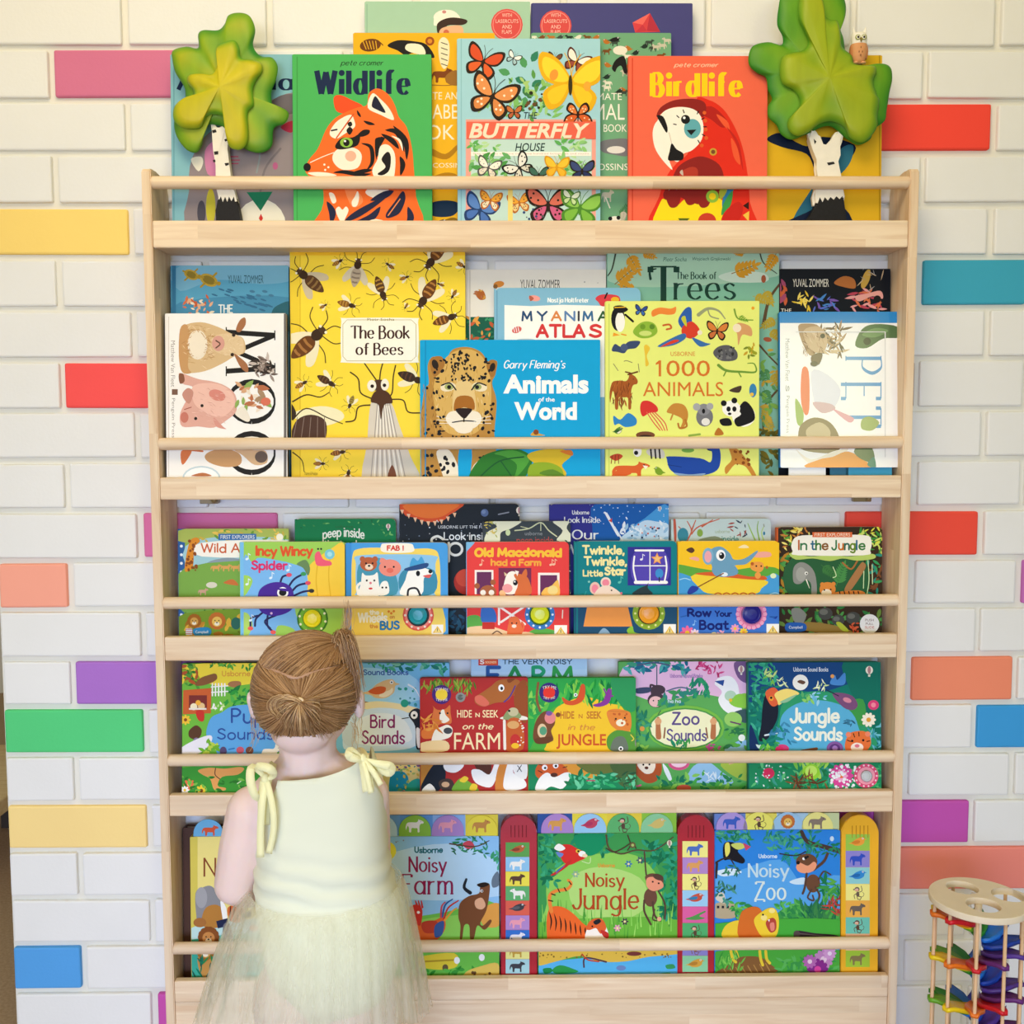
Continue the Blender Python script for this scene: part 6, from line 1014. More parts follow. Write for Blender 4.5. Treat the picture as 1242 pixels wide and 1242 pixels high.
def a():
    Z(600, 970, 4.436)
    p('3f9a4f', '230,185 980,185 980,760 930,740 900,420 780,290 500,270 400,330 330,470 280,600 240,760'); p('8fce5a', '290,420 400,330 560,290 760,300 880,420 900,560 870,700 300,700 280,560'); p('b4dc7a', '400,440 560,360 780,420 820,560 700,640 460,620'); p('6fb83f', '230,660 980,640 980,800 230,800')
    foliage(['1f8a5f', '2f9a6a', '15704a', '3fae7a'], 240, 195, 330, 440, 70, 46, 3); foliage(['1f8a5f', '2f9a6a', '15704a'], 430, 190, 600, 290, 46, 46, 4); foliage(['1f8a5f', '2fa07a', '15704a'], 810, 230, 975, 340, 56, 50, 5); foliage(['1f8a5f', '2fa07a', '15704a'], 915, 340, 980, 640, 50, 50, 6); p('14905f', '430,190 590,190 580,260 520,300 460,280')
    l('5a4a34', '600,190 615,260 680,290 760,270 860,270 960,200', 10, 6); l('4a3a2a', '600,260 640,280 690,260 740,230 760,260', 7); l('4a3a2a', '715,190 730,240 715,270', 7); e('6a5a3a', 742, 243, 16); e('a9c06a', 742, 243, 8); balloon(940, 232, 14, 'd9e6c0')
    for k in range(80):
        x = random.uniform(240, 970); y = random.uniform(620, 750); l(('5aa83a', '8fd45a', '4a9a3a', 'a9e06a')[k % 4], [(x, y), (x+random.uniform(-10, 10), y-random.uniform(50, 110))], 7, 2, 1)
    s('e09a3a', 'Usborne', 558, 344, 645, 362, 4); s('b5481f', 'Noisy', 486, 396, 700, 466, 11, 7, serif=.75, jit=.3); s('b5481f', 'Jungle', 420, 480, 772, 586, 13, 8, serif=.75, jit=.2)
    p('d9302a', '350,250 400,240 440,260 480,280 490,310 450,330 400,350 360,320'); p('f6f4ee', '345,235 380,260 350,275 320,260'); p('6a86c9', '330,280 370,290 350,310'); p('c9302a', '410,320 400,350 330,400 300,405 350,370'); p('3a6ab0', '340,375 380,350 330,395'); e('f6f4ee', 470, 290, 20, 16); e(INK, 450, 278, 7); e('f0d9b0', 485, 300, 14, 10); l('c9e6a0', '470,330 510,340 515,310', 5); [e('e6c23a', 448, 275, 12, 10) for _ in range(1)]; e(INK, 450, 276, 6)
    p('ef6a2a', '282,740 280,640 300,580 360,575 420,610 470,660 500,690 500,755 290,755'); l('ef8a3a', '305,600 295,520 330,490 390,480 412,450 395,432', 20, 14); [l('2a1c14', f'{292+k*28},{600+k*12} {305+k*26},{650+k*8} {298+k*28},{700+k*5}', 8, 'leaf') for k in range(8)]; [l('2a1c14', d, 6) for d in ('290,540 312,545', '305,505 325,512', '340,478 350,498', '375,472 385,490', '400,440 412,455')]
    p('fbf4ea', '485,740 500,690 540,655 590,670 612,730 580,760 500,760'); p('e0642f', '490,690 520,645 575,640 600,690 570,720 545,690 510,700'); p('20242a', '530,655 560,640 572,655 545,672'); p('c9352f', '570,700 610,715 610,745 585,735'); e(INK, 525, 680, 5)
    l('5a4034', '805,280 815,400 830,430', 8); e('6f4a3a', 838, 525, 36, 50); p('6f4a3a', '815,440 810,410 850,395 900,415 905,450 870,490 830,480'); p('ef9a7a', '815,455 820,420 860,415 900,440 905,470 860,490 830,480'); e('5a4034', 880, 415, 30, 16, 20); e(INK, 850, 440, 5); e(INK, 882, 448, 5); l('5a4034', '805,540 805,600 840,670', 11); l('5a4034', '850,550 860,620 890,650', 11); l('5a4034', '880,490 915,560 915,640', 9); l('5a4034', '860,590 850,640 870,650', 8); e('f0b08a', 885, 640, 12)
    for x, y, c in ((720, 345, '3a6fae'), (782, 325, '4a5a6a'), (660, 690, 'f0a0c0'), (700, 655, '4a3a4a'), (435, 400, '8fae9a')): flower(c, x, y, 20, 'f6e6a0', 6)
    p('5ab8ea', '230,880 980,830 980,970 230,970'); p('e8bf4a', '230,815 700,815 980,810 985,830 830,845 700,870 560,870 460,840 330,870 230,890'); dots(['8a6a2a'], 240, 825, 960, 850, 30, 5, 5); [p(c, d) for c, d in (('1f8a4a', '260,910 300,905 310,925 270,935'), ('2f9a4a', '310,915 350,890 410,905 450,925 390,935 330,935'), ('3a9a5a', '920,890 960,885 970,905 930,910'), ('3aa05a', '890,935 940,930 945,945 895,948'))]; l('5a3a44', '480,900 490,850 600,872', 9); l('c9402a', '470,830 500,860 560,870', 7); e('7a3a34', 750, 828, 40, 12); e('6f8ac0', 680, 905, 26, 14); t('2a4f8a', 'Illustrated by Gareth Williams', 470, 942, 770, 956)
b3 = book('noisy book with a green cover showing a crouching tiger and a hanging monkey', 5, 0, 653, 1010, 822, '4fa84f', a, **NB)
inner(b3, 652, 821, 988, ['24509a', 'f0dc3a', 'f0d23a', '8fc63a'])
for x, c, f in ((676, 'b58acb', tb_beast('e0a04a')), (716, '9fd0f0', tb_bird('c9405a', 'b9305a')), (756, '5fb86a', tb_mky()), (797, '8fd09a', tb_bird('d9c06a'))): tab(b3, x, 998, 19.5, c, f)
pan = panel(b3, 821.5, 866, 988, 1186, 'b3222f', [])
keys(b3, pan, 827.3, 858, 1019.5, 1178, [('f4ec8a', bst('4a6fc0')), ('b58acb', bst('e0a05a')), ('f6ee8a', mky()), ('9fd0f0', brd('c9503a', '2f7fae')), ('e060a0', lambda w_, h=None: p('4f9a4a', moved('0,.8 .4,.6 .95,.2 1,.3 .7,.6 1,.75 .5,.9', w_*.1, h*.1, w_*.8, h*.8), 3)), ('4fae6a', mky()), ('8f86c9', mky('8a5a3a')), ('8fd0a0', brd('d9a03a', 'b9802a'))])
def a():
    Z(820, 970, 4.14)
    p('2f86dd', '190,155 825,155 825,560 190,560'); p('5aa8ea', '190,380 300,360 520,300 640,420 825,380 825,560 190,560'); p('d9ecf8', '200,360 280,345 330,365 240,385'); p('cfe6f6', '570,410 640,390 660,420 600,425')
    foliage(['2f8a5a', '1f7a5a', '3f9a7a', '5ab08a'], 195, 158, 380, 200, 46, 40, 3, .3); foliage(['2f8a7a', '1f7a6a', '3f9a8a', '4fae7a'], 450, 160, 700, 250, 80, 40, 4, .3); frond('2f9a7a', 580, 275, 70, 20, 5); frond('1f8a6a', 570, 260, 60, 130, 5); frond('2f9a7a', 560, 280, 50, 80, 4); l('4a3a34', '630,160 660,210 740,235 830,260', 18, 26); l('3a2f2a', '520,270 600,280 650,260', 6); e('c9e0f0', 782, 195, 10, 13); foliage(['1f7a5a', '2f8a5a'], 660, 220, 820, 270, 30, 36, 5, .3)
    p('1c1a20', '240,300 235,240 250,212 290,215 320,240 310,260 345,300 330,320 270,300'); p('e9e06a', '245,225 265,215 270,260 250,285'); p('c9d26a', '275,225 320,215 350,235 310,250'); q('c94a6a', '335,215 375,235 350,255'); l('3a2f2a', '190,320 260,290 300,340 320,370', 9, 4); l('3a2f2a', '200,390 205,320', 12); foliage(['2f6a5a', '3f8a6a'], 250, 330, 320, 370, 14, 30, 6, .3)
    s('cfe3f0', 'Usborne', 416, 274, 506, 292, 4); s('c6e0ea', 'Noisy', 360, 322, 568, 386, 11, 7, serif=.75, jit=.3); s('dcebe6', 'Zoo', 392, 412, 548, 500, 11, 7, serif=.75)
    l('5a4034', '690,350 740,310 760,270', 14); e('6f4a34', 688, 420, 36, 46); e('6f4a34', 655, 310, 54, 40); p('f0a07a', '602,335 620,315 660,330 690,310 705,325 690,355 650,368 615,360'); e(INK, 612, 315, 9); e('fff', 640, 295, 7); e(INK, 650, 290, 8); e(INK, 660, 285, 6); l('5a4034', '655,370 645,440 635,470', 11); l('5a4034', '700,440 720,480 705,520', 11); l('5a4034', '680,450 660,490 690,505 685,480', 8); l('5a4034', '715,400 740,360 775,375', 8)
    p('b9a98a', '195,590 200,520 300,525 300,590'); p('d9d2c0', '200,500 210,470 240,470 245,520'); [r('2a2a33', 205+k*24, 532, 217+k*24, 545) for k in range(4)]; foliage(['4f9a8a', '3a7a6a', '2a5a4a'], 195, 420, 300, 500, 26, 40, 7, .3); foliage(['2f8a4a', '4fae4a', '6fc05a'], 290, 510, 350, 590, 30, 40, 8); p('4fae4a', '520,560 620,530 825,560 825,600 520,610'); foliage(['3f9a4a', '5fb85a', '2f8a4a'], 520, 520, 640, 600, 50, 40, 9); p('c9b04a', '500,600 640,605 640,625 500,625'); foliage(['1f6a4a', '2f7a4a', '3f8a4a'], 640, 550, 800, 660, 60, 70, 10, .2, -90); foliage(['1f7a4a', '3f9a4a', '5fb04a'], 740, 390, 825, 490, 34, 60, 11, .25); foliage(['c94a3a', 'a93a3a'], 770, 500, 830, 560, 18, 60, 12, .15)
    p('4aae3f', '195,620 825,600 825,720 195,720'); p('f0cf3a', '235,690 240,640 280,610 330,610 350,690'); p('d9702a', '315,690 320,580 350,545 400,535 430,560 450,640 440,700'); p('f3d23a', '390,600 430,560 470,540 500,550 515,600 510,660 490,690 440,690 410,660'); p('b94a3a', '450,610 480,590 500,605 500,650 475,665 455,640'); p('e88a7a', '470,620 490,615 492,650 475,655'); e('fbe68a', 440, 590, 16, 14); e('fbe68a', 480, 555, 16, 12); e(INK, 435, 575, 5); q('fff', '460,600 470,598 466,612')
    p('3a2f33', '590,690 600,655 700,668 810,680 805,720 600,700'); e('5a4a4a', 605, 672, 16, 18); l('6a5a5a', '620,670 800,688', 5)
    p('4fae3f', '205,760 830,755 830,890 205,890'); p('8a5f34', '210,880 260,830 320,790 420,790 480,830 520,885'); [l('b98a4a', f'{240+k*30},{850-k*4} {260+k*30},{880-k*3}', 5) for k in range(8)]; [l('f0cf3a', d, 14) for d in ('275,760 285,800 300,815', '300,760 310,790', '420,760 425,800 435,830', '450,760 455,800 470,820')]; foliage(['6fc04a', '3f9a3a', '8fd45a'], 210, 790, 330, 880, 40, 44, 13, .18, -90); foliage(['3f9a4a', '5fb85a'], 520, 800, 830, 885, 60, 44, 14, .3); flower('c98ac0', 740, 800, 50, 'f0d0e0', 12); flower('8a2f8a', 710, 850, 54, 'e04aa0', 12); flower('d9a0d0', 770, 770, 34, 'f6e0f0', 10); flower('b96ab0', 670, 810, 36, 'f0d0e0', 10)
b4 = book('noisy book with a bright blue cover showing a roaring lion and a swinging monkey', 5, 0, 867.5, 1006, 1019, '2f86dd', a, **NB)
inner(b4, 867, 1019, 988, ['6a86c9', 'e6d85a', 'a9cbe0', 'c9d6a0'])
for x, c, f in ((888, 'b29ad9', tb_beast('3a5fc0')), (921, 'f2ea6a', tb_mky()), (956, '9fc9e6', lambda R_: lion(R_, R_*.6, R_*.42)), (992, 'f0e88a', tb_beast('8a7a6a'))): tab(b4, x, 996, 19, c, f)
pan = panel(b4, 1020, 1065, 988, 1184, 'f1b52a', [], 'b9801a')
keys(b4, pan, 1025, 1054, 1011, 1172, [('9ac84a', brd('f0a03a', 'd9802a')), ('8f86d0', bst('2f4fc0')), ('8fd0d4', brd('2f8ad0', '1f6ab0')), ('f4ec8a', mky('6a5a4a')), ('f0b04a', bst('6a5f55')), ('6fc4b0', mky()), ('f2c0a0', bst('e08a7a')), ('a4c83a', bst('8a7a4a'))])
Z(0, 0, 1)

# ---------------------------------------------------------------- painted wooden trees and the owl on the top shelf
def vpaint(name, rough=.45):
    m, nt, b = nmat(name); at_ = N(nt, 'ShaderNodeVertexColor'); at_.layer_name = 'paint'
    no = N(nt, 'ShaderNodeTexNoise', Scale=70., Detail=5.); mp = N(nt, 'ShaderNodeMapping'); mp.inputs['Scale'].default_value = (1, 1, .25); tc = N(nt, 'ShaderNodeTexCoord'); nt.links.new(tc.outputs['Object'], mp.inputs[0]); nt.links.new(mp.outputs[0], no.inputs['Vector'])
    mr = N(nt, 'ShaderNodeMapRange', i3=.82, i4=1.12); nt.links.new(no.outputs['Fac'], mr.inputs[0]); hv = N(nt, 'ShaderNodeHueSaturation'); nt.links.new(mr.outputs[0], hv.inputs['Value']); nt.links.new(at_.outputs['Color'], hv.inputs['Color']); nt.links.new(hv.outputs[0], b.inputs['Base Color'])
    b.inputs['Roughness'].default_value = rough; b.inputs['Specular IOR Level'].default_value = .3
    return m
M_LEAF = vpaint('painted_wood')
def mixc(a, b, f): return tuple(x+(y-x)*f for x, y in zip(a, b))
def crown(root, name, outline, ctr, y0, depth, cy, cg, cd):
    """a carved plate: lobed outline with ridges running out into the lobes"""
    o = catmull(outline, True, 5); n = len(o); R_ = [math.dist(q_, ctr) for q_ in o]
    sm = [sum(R_[(i+k) % n] for k in range(-11, 12))/23 for i in range(n)]
    rdg = [max(0, min(1, .5+2.4*(R_[i]/sm[i]-1))) for i in range(n)]; rdg = [sum(rdg[(i+k) % n] for k in range(-3, 4))/7 for i in range(n)]
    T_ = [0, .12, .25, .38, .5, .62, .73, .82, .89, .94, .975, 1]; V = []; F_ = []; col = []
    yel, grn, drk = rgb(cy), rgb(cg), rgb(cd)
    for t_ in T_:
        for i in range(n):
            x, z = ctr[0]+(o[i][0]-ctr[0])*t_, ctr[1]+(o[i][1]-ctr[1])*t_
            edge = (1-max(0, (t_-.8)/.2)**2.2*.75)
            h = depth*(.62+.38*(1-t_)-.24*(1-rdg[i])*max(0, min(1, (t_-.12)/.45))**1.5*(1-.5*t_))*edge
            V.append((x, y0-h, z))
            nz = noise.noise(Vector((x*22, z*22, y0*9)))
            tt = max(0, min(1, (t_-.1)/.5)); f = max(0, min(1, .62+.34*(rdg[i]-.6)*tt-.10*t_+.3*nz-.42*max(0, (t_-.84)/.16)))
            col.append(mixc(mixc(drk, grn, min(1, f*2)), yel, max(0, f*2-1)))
    for a_ in range(len(T_)-1):
        for i in range(n): j = (i+1) % n; F_.append((a_*n+i, a_*n+j, (a_+1)*n+j, (a_+1)*n+i))
    b0_ = len(V); L0 = (len(T_)-1)*n
    for i in range(n): V.append((o[i][0], y0, o[i][1])); col.append(drk)
    for i in range(n): j = (i+1) % n; F_.append((L0+i, L0+j, b0_+j, b0_+i))
    F_.append(list(range(b0_+n-1, b0_-1, -1)))
    ob = obj(name, V, F_, M_LEAF, root, smooth=True)
    ca = ob.data.color_attributes.new('paint', 'FLOAT_COLOR', 'POINT')
    for i, c in enumerate(col): ca.data[i].color = (*c, 1)
    return ob
def wtree(label, zm, Y, plates, trunk, base, marks, basept):
    bx = at(zm[0]+basept[0]/zm[2], zm[1]+basept[1]/zm[2], Y).x
    root = empty('wooden_tree', (bx, Y, FLOORS[1])); tag(root, label, 'toy tree', 'painted wooden trees on the top shelf')
    def L(st): 
        out = []
        for x, y in pts(st):
            v = at(zm[0]+x/zm[2], zm[1]+y/zm[2], Y-.012); out.append((v.x-bx, v.z-FLOORS[1]))
        return out
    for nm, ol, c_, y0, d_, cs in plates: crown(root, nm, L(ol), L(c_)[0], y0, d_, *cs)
    def slab(nm, ol, m, th, bev=.004):
        bm = bmesh.new(); prism(bm, ol, -th, th)
        bmesh.ops.bevel(bm, geom=[e_ for e_ in bm.edges if abs(e_.verts[0].co.y-e_.verts[1].co.y) < 1e-6], offset=bev, segments=3, affect='EDGES')
        return bmobj(nm, bm, m, root)
    tk = slab('trunk', L(trunk) if zm[0] < 500 else catmull(L(trunk), True, 2), mat('f1eadb', .6, .2, .06, 90, .3), .0072)
    for i, d in enumerate(marks):
        bm = bmesh.new(); prism(bm, L(d), -.0078, -.006); bmobj('bark_mark', bm, mat('2a2624', .7), tk)
    o = L(base); lo = min(z for x, z in o); slab('tree_base', [(x, 0.0 if z < lo+.012 else z) for x, z in o], mat('1d1b1c', .55, .2, .2, 120, .4), .0086, .003)
    return root
wtree('smaller painted wooden birch tree with a yellow green crown', (160, 0, 3.105), 1.6525,
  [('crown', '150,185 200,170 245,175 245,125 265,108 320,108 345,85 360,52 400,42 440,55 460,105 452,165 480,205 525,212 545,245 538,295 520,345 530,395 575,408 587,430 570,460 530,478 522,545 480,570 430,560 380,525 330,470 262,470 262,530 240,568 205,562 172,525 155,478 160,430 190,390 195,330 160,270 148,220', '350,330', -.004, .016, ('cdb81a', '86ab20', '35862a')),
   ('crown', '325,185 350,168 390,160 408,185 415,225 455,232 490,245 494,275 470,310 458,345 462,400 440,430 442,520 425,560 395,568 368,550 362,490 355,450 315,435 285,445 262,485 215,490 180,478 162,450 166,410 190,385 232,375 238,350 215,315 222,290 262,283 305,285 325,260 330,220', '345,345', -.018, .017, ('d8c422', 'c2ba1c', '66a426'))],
  '287,440 312,470 325,500 340,470 352,440 366,448 360,500 357,560 364,620 372,680 384,760 396,770 318,770 322,700 312,620 302,560 298,500',
  '312,900 312,790 318,752 326,742 332,760 340,738 348,762 356,740 364,758 372,736 380,756 388,742 396,770 410,840 412,900', ['298,488 312,484 316,494 302,498', '306,568 322,566 322,578 308,580', '345,522 356,518 358,526 348,530', '346,612 362,610 362,618 350,622', '302,600 310,598 312,606 304,608'], (360, 880))
wtree('taller painted wooden birch tree whose green crown carries a small owl', (740, 0, 3.105), 1.6525,
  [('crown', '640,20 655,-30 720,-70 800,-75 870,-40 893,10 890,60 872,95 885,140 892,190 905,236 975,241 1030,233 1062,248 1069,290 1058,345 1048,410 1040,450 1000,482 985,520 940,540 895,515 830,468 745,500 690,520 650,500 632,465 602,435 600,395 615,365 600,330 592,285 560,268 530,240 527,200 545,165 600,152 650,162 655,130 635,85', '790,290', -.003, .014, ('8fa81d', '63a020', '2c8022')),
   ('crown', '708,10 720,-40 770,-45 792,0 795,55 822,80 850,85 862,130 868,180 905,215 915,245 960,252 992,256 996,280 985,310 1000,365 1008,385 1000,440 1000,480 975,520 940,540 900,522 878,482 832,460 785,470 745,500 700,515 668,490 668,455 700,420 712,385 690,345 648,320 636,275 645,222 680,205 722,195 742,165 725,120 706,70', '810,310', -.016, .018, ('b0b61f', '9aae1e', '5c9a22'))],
  '752,480 775,482 795,510 818,560 838,520 855,492 882,494 880,530 862,580 868,630 880,690 885,770 770,770 778,700 790,630 770,570 754,520',
  '655,900 690,850 760,820 785,740 793,770 802,735 812,765 822,732 834,762 844,728 856,760 866,726 876,752 884,740 890,800 896,850 905,900', ['820,610 845,606 850,614 826,620', '795,690 815,686 815,694 800,698', '770,520 780,530 774,540'], (825, 880))
def owl():
    Y = 1.6405; zm = (740, 0, 3.105); f = lambda x, y: at(zm[0]+x/zm[2], zm[1]+y/zm[2], Y-.008)
    b = f(942, 237); root = empty('wooden_owl', (b.x, Y, b.z)); tag(root, 'small carved wooden owl with white face perched on the taller tree crown', 'toy owl')
    pr = [(0, 0), (.006, .0005), (.0098, .006), (.0122, .014), (.0132, .022), (.0124, .029), (.0112, .034), (.0118, .039), (.0108, .0445), (.008, .0475), (.003, .048)]
    def lathe(name, p_, m, par, sy=.75):
        bm = bmesh.new(); n = 20; rr = [[bm.verts.new((r_*cos(2*PI*k/n), r_*sy*sin(2*PI*k/n), z)) for k in range(n)] for r_, z in p_[1:]]
        for A, B in zip(rr, rr[1:]):
            for k in range(n): bm.faces.new((A[k], A[(k+1) % n], B[(k+1) % n], B[k]))
        bm.faces.new(rr[0][::-1]); bm.faces.new(rr[-1]); return bmobj(name, bm, m, par, True)
    body = lathe('body', pr[:7], mat('d99a66', .5, .25, .1, 200), root)
    head = lathe('head', [(0, 0)]+[(r_+.0004, z) for r_, z in ((.006, .0225), (.0117, .029), (.0116, .034), (.0122, .039), (.0112, .0445), (.0082, .0478), (.002, .0485))], mat('f3eee2', .55), root)
    for sg in (-1, 1):
        bm = bmesh.new(); tube(bm, [(sg*.0075, -.001, .0445), (sg*.009, -.001, .051), (sg*.0098, -.001, .0565)], [.0034, .0022, .0005], 8); bmobj('ear_tuft', bm, mat('f3eee2', .55), head)
        for rr, c, yy in ((.0043, '8f9a3a', -.0093), (.0032, 'f3eee2', -.0097), (.0021, '2a2a1c', -.0101)):
            bm = bmesh.new(); ball(bm, (sg*.0046, yy+.0006, .0385), (rr, .0012, rr), 14, 8); bmobj('eye', bm, mat(c), head)
        bm = bmesh.new(); ball(bm, (sg*.006, -.004, .0015), (.0042, .005, .0022), 10, 8); bmobj('foot', bm, mat('e6a878', .5), body)
        bm = bmesh.new(); ball(bm, (sg*.0118, .001, .019), (.0028, .006, .0115), 10, 8); bmobj('wing', bm, mat('c07a48', .5), body)
    bm = bmesh.new(); tube(bm, [(0, -.0085, .0365), (0, -.0108, .034), (0, -.0098, .0305)], [.0022, .0018, .0004], 8); bmobj('beak', bm, mat('8a7a3a'), head)
    bm = bmesh.new(); [ball(bm, (x, -.0095+abs(x)*.25, z), (.0009, .0007, .002), 6, 6) for x, z in ((-.005, .022), (0, .023), (.005, .022), (-.0025, .017), (.0025, .017), (0, .0115))]; bmobj('feather_mark', bm, mat('8a5a34'), body)
owl()

# ---------------------------------------------------------------- wooden marble tower beside the bookshelf
def tower():
    Y = 1.50; c = at(1187, 1088, Y); e0 = at(1131, 1088, Y); R_ = c.x-e0.x; H_ = c.z; cx, cy = c.x, Y
    root = empty('marble_tower', (cx, cy, 0)); tag(root, 'round pale wooden marble tower with rainbow leaf ramps, standing right of the bookshelf', 'toy')
    pale = mat('ecdcc0', .55, .25, .06, 40)
    def disc(name, z0, z1, holes):
        cu = bpy.data.curves.new('d', 'CURVE'); cu.dimensions = '2D'; cu.fill_mode = 'BOTH'; cu.extrude = (z1-z0)/2; cu.bevel_depth = .0012; cu.bevel_resolution = 2
        for (hx, hy, hr) in [(0, 0, R_-.0012)]+holes:
            sp_ = cu.splines.new('POLY'); n = 64 if hr > .03 else 28; sp_.points.add(n-1); sp_.use_cyclic_u = True
            for k in range(n): sp_.points[k].co = (hx+hr*cos(2*PI*k/n), hy+hr*sin(2*PI*k/n), 0, 1)
        o = bpy.data.objects.new('d', cu); C.objects.link(o); ev = o.evaluated_get(bpy.context.evaluated_depsgraph_get()); me = bpy.data.meshes.new_from_object(ev)
        bpy.data.objects.remove(o); me.materials.clear(); me.materials.append(pale); ob = bpy.data.objects.new(name, me); C.objects.link(ob); ob.parent = root; ob.location.z = (z0+z1)/2
    k_ = R_/340.
    disc('top_disc', H_-.009, H_-.001, [((842-890)*k_, (285-218)*k_/.42, 118*k_), ((866-890)*k_, (285-338)*k_/.42, 122*k_), ((1125-890)*k_, (285-272)*k_/.42, 118*k_)])
    disc('base_disc', .0012, .0112, [])
    rods = []
    for k in range(10):
        a_ = rad(-90-62+k*36); x, y = R_*.9*cos(a_), R_*.9*sin(a_); rods.append((x, y, a_))
        bm = bmesh.new(); tube(bm, [(x, y, .0125), (x, y, H_-.0105)], .0026, 10); bmobj('rod', bm, mat('e3bb92', .5, .25, .1, 60), root, True)
    bm = bmesh.new(); tube(bm, [(0, 0, .0125), (0, 0, H_-.0105)], .0055, 12); bmobj('center_post', bm, pale, root, True)
    cols = ['d3202c', 'ef7a24', 'f3d21f', '6fb02f', '2f8f2f', '2a7ad9', '2448b0', '5b3a96', '6a2f7a']
    n = 0; z = H_-.022
    while z > .03:
        k = -n % 10; x, y, a_ = rods[k]; d = Vector((cos(a_), sin(a_), 0)); s_ = Vector((-sin(a_), cos(a_), 0)); c_ = cols[n % 9]
        prof = [(.008, .006), (R_*.25, .0105), (R_*.45, .0145), (R_*.65, .0125), (R_*.82, .0075), (R_*.9, .0066), (R_*.98, .0045)]
        bm = bmesh.new(); T_ = []; B_ = []
        for (u, h) in prof:
            zz = z-.010*(1-u/(R_*.95))-.003*sin(u/R_*6)
            T_.append([bm.verts.new(d*u+s_*v*h+Vector((0, 0, zz+(.0018 if abs(v) == 1 else -.001*(1-abs(v)))))) for v in (-1, -.5, 0, .5, 1)])
            B_.append([bm.verts.new(d*u+s_*v*h+Vector((0, 0, zz-.0055))) for v in (-1, -.5, 0, .5, 1)])
        for i in range(len(prof)-1):
            for j in range(4):
                bm.faces.new((T_[i][j], T_[i+1][j], T_[i+1][j+1], T_[i][j+1])); bm.faces.new((B_[i][j], B_[i][j+1], B_[i+1][j+1], B_[i+1][j]))
            for j in (0, 4): bm.faces.new((T_[i][j], B_[i][j], B_[i+1][j], T_[i+1][j]))
        for i in (0, -1):
            for j in range(4): bm.faces.new((T_[i][j], T_[i][j+1], B_[i][j+1], B_[i][j]))
        bmobj('leaf_ramp', bm, mat(c_, .35, .35, .08, 50), root, True)
        n += 1; z -= .0068
tower()

# ---------------------------------------------------------------- the little girl, seen from behind
GY = 1.335
def P(px, py, dy=0): return at(px, py, GY+dy)
gx = P(392, 1200).x
girl = empty('person', (gx, GY, 0)); tag(girl, 'toddler girl seen from behind in a pale yellow tutu dress, standing at the bookshelf', 'person')
def loc(v): return Vector((v[0]-gx, v[1]-GY, v[2]))
SKIN = mat('eed2c9', .5, .3, .05, 30, .05, .25)
def capsule(bm, a, b, ra, rb, seg=14):
    a, b = Vector(a), Vector(b); n = max(2, int((b-a).length/(min(ra, rb)*.35))+1)
    tube(bm, [a+(b-a)*k/n for k in range(n+1)], [ra+(rb-ra)*k/n for k in range(n+1)], seg); ball(bm, a, ra, seg, 10); ball(bm, b, rb, seg, 10)
HC = P(371, 836, .012); HR = Vector((.067, .078, .072))           # skull centre, radii
sk = bmesh.new()
ball(sk, HC, tuple(HR), 28, 20)
ball(sk, HC+Vector((0, .022, -.040)), (.054, .056, .046), 20, 14)    # jaw and cheeks
for sg in (-1, 1):
    ball(sk, HC+Vector((sg*.032, .052, -.036)), (.026, .024, .024), 16, 10)
    ball(sk, HC+Vector((sg*.0705, .006, -.022)), (.0075, .014, .021), 14, 10)          # ears
    ball(sk, HC+Vector((sg*.074, -.002, -.012)), (.005, .009, .012), 12, 8)
ball(sk, HC+Vector((0, .084, -.022)), (.0085, .011, .0095), 12, 8); ball(sk, HC+Vector((0, .078, -.048)), (.015, .008, .006), 12, 8); ball(sk, HC+Vector((0, .07, -.07)), (.016, .014, .012), 12, 8)
NK = P(374, 925, .004); capsule(sk, HC+Vector((0, .002, -.045)), NK, .0385, .038)
ball(sk, HC+Vector((0, -.03, -.045)), (.042, .035, .032), 16, 12)
SHL, SHR = P(306, 984, .004), P(443, 966, .01)
CH = P(381, 1010, .006); WA = P(388, 1090, .01); PE = P(394, 1190, .012)
capsule(sk, NK, SHL+Vector((.012, 0, .012)), .034, .026); capsule(sk, NK, SHR+Vector((-.012, 0, .012)), .034, .026)
capsule(sk, SHL+Vector((.03, 0, -.006)), SHR+Vector((-.03, 0, -.006)), .036, .036)
for a_, b_, r0, r1 in ((CH, WA, .056, .056), (WA, PE, .057, .064)):
    for dx in (-.017, 0, .017): capsule(sk, a_+Vector((dx, 0, 0)), b_+Vector((dx, 0, 0)), r0, r1, 18)
ball(sk, WA+Vector((0, .018, -.02)), (.072, .056, .075), 20, 14)
for sg in (-1, 1): ball(sk, PE+Vector((sg*.036, -.022, -.012)), (.05, .058, .055), 18, 12)
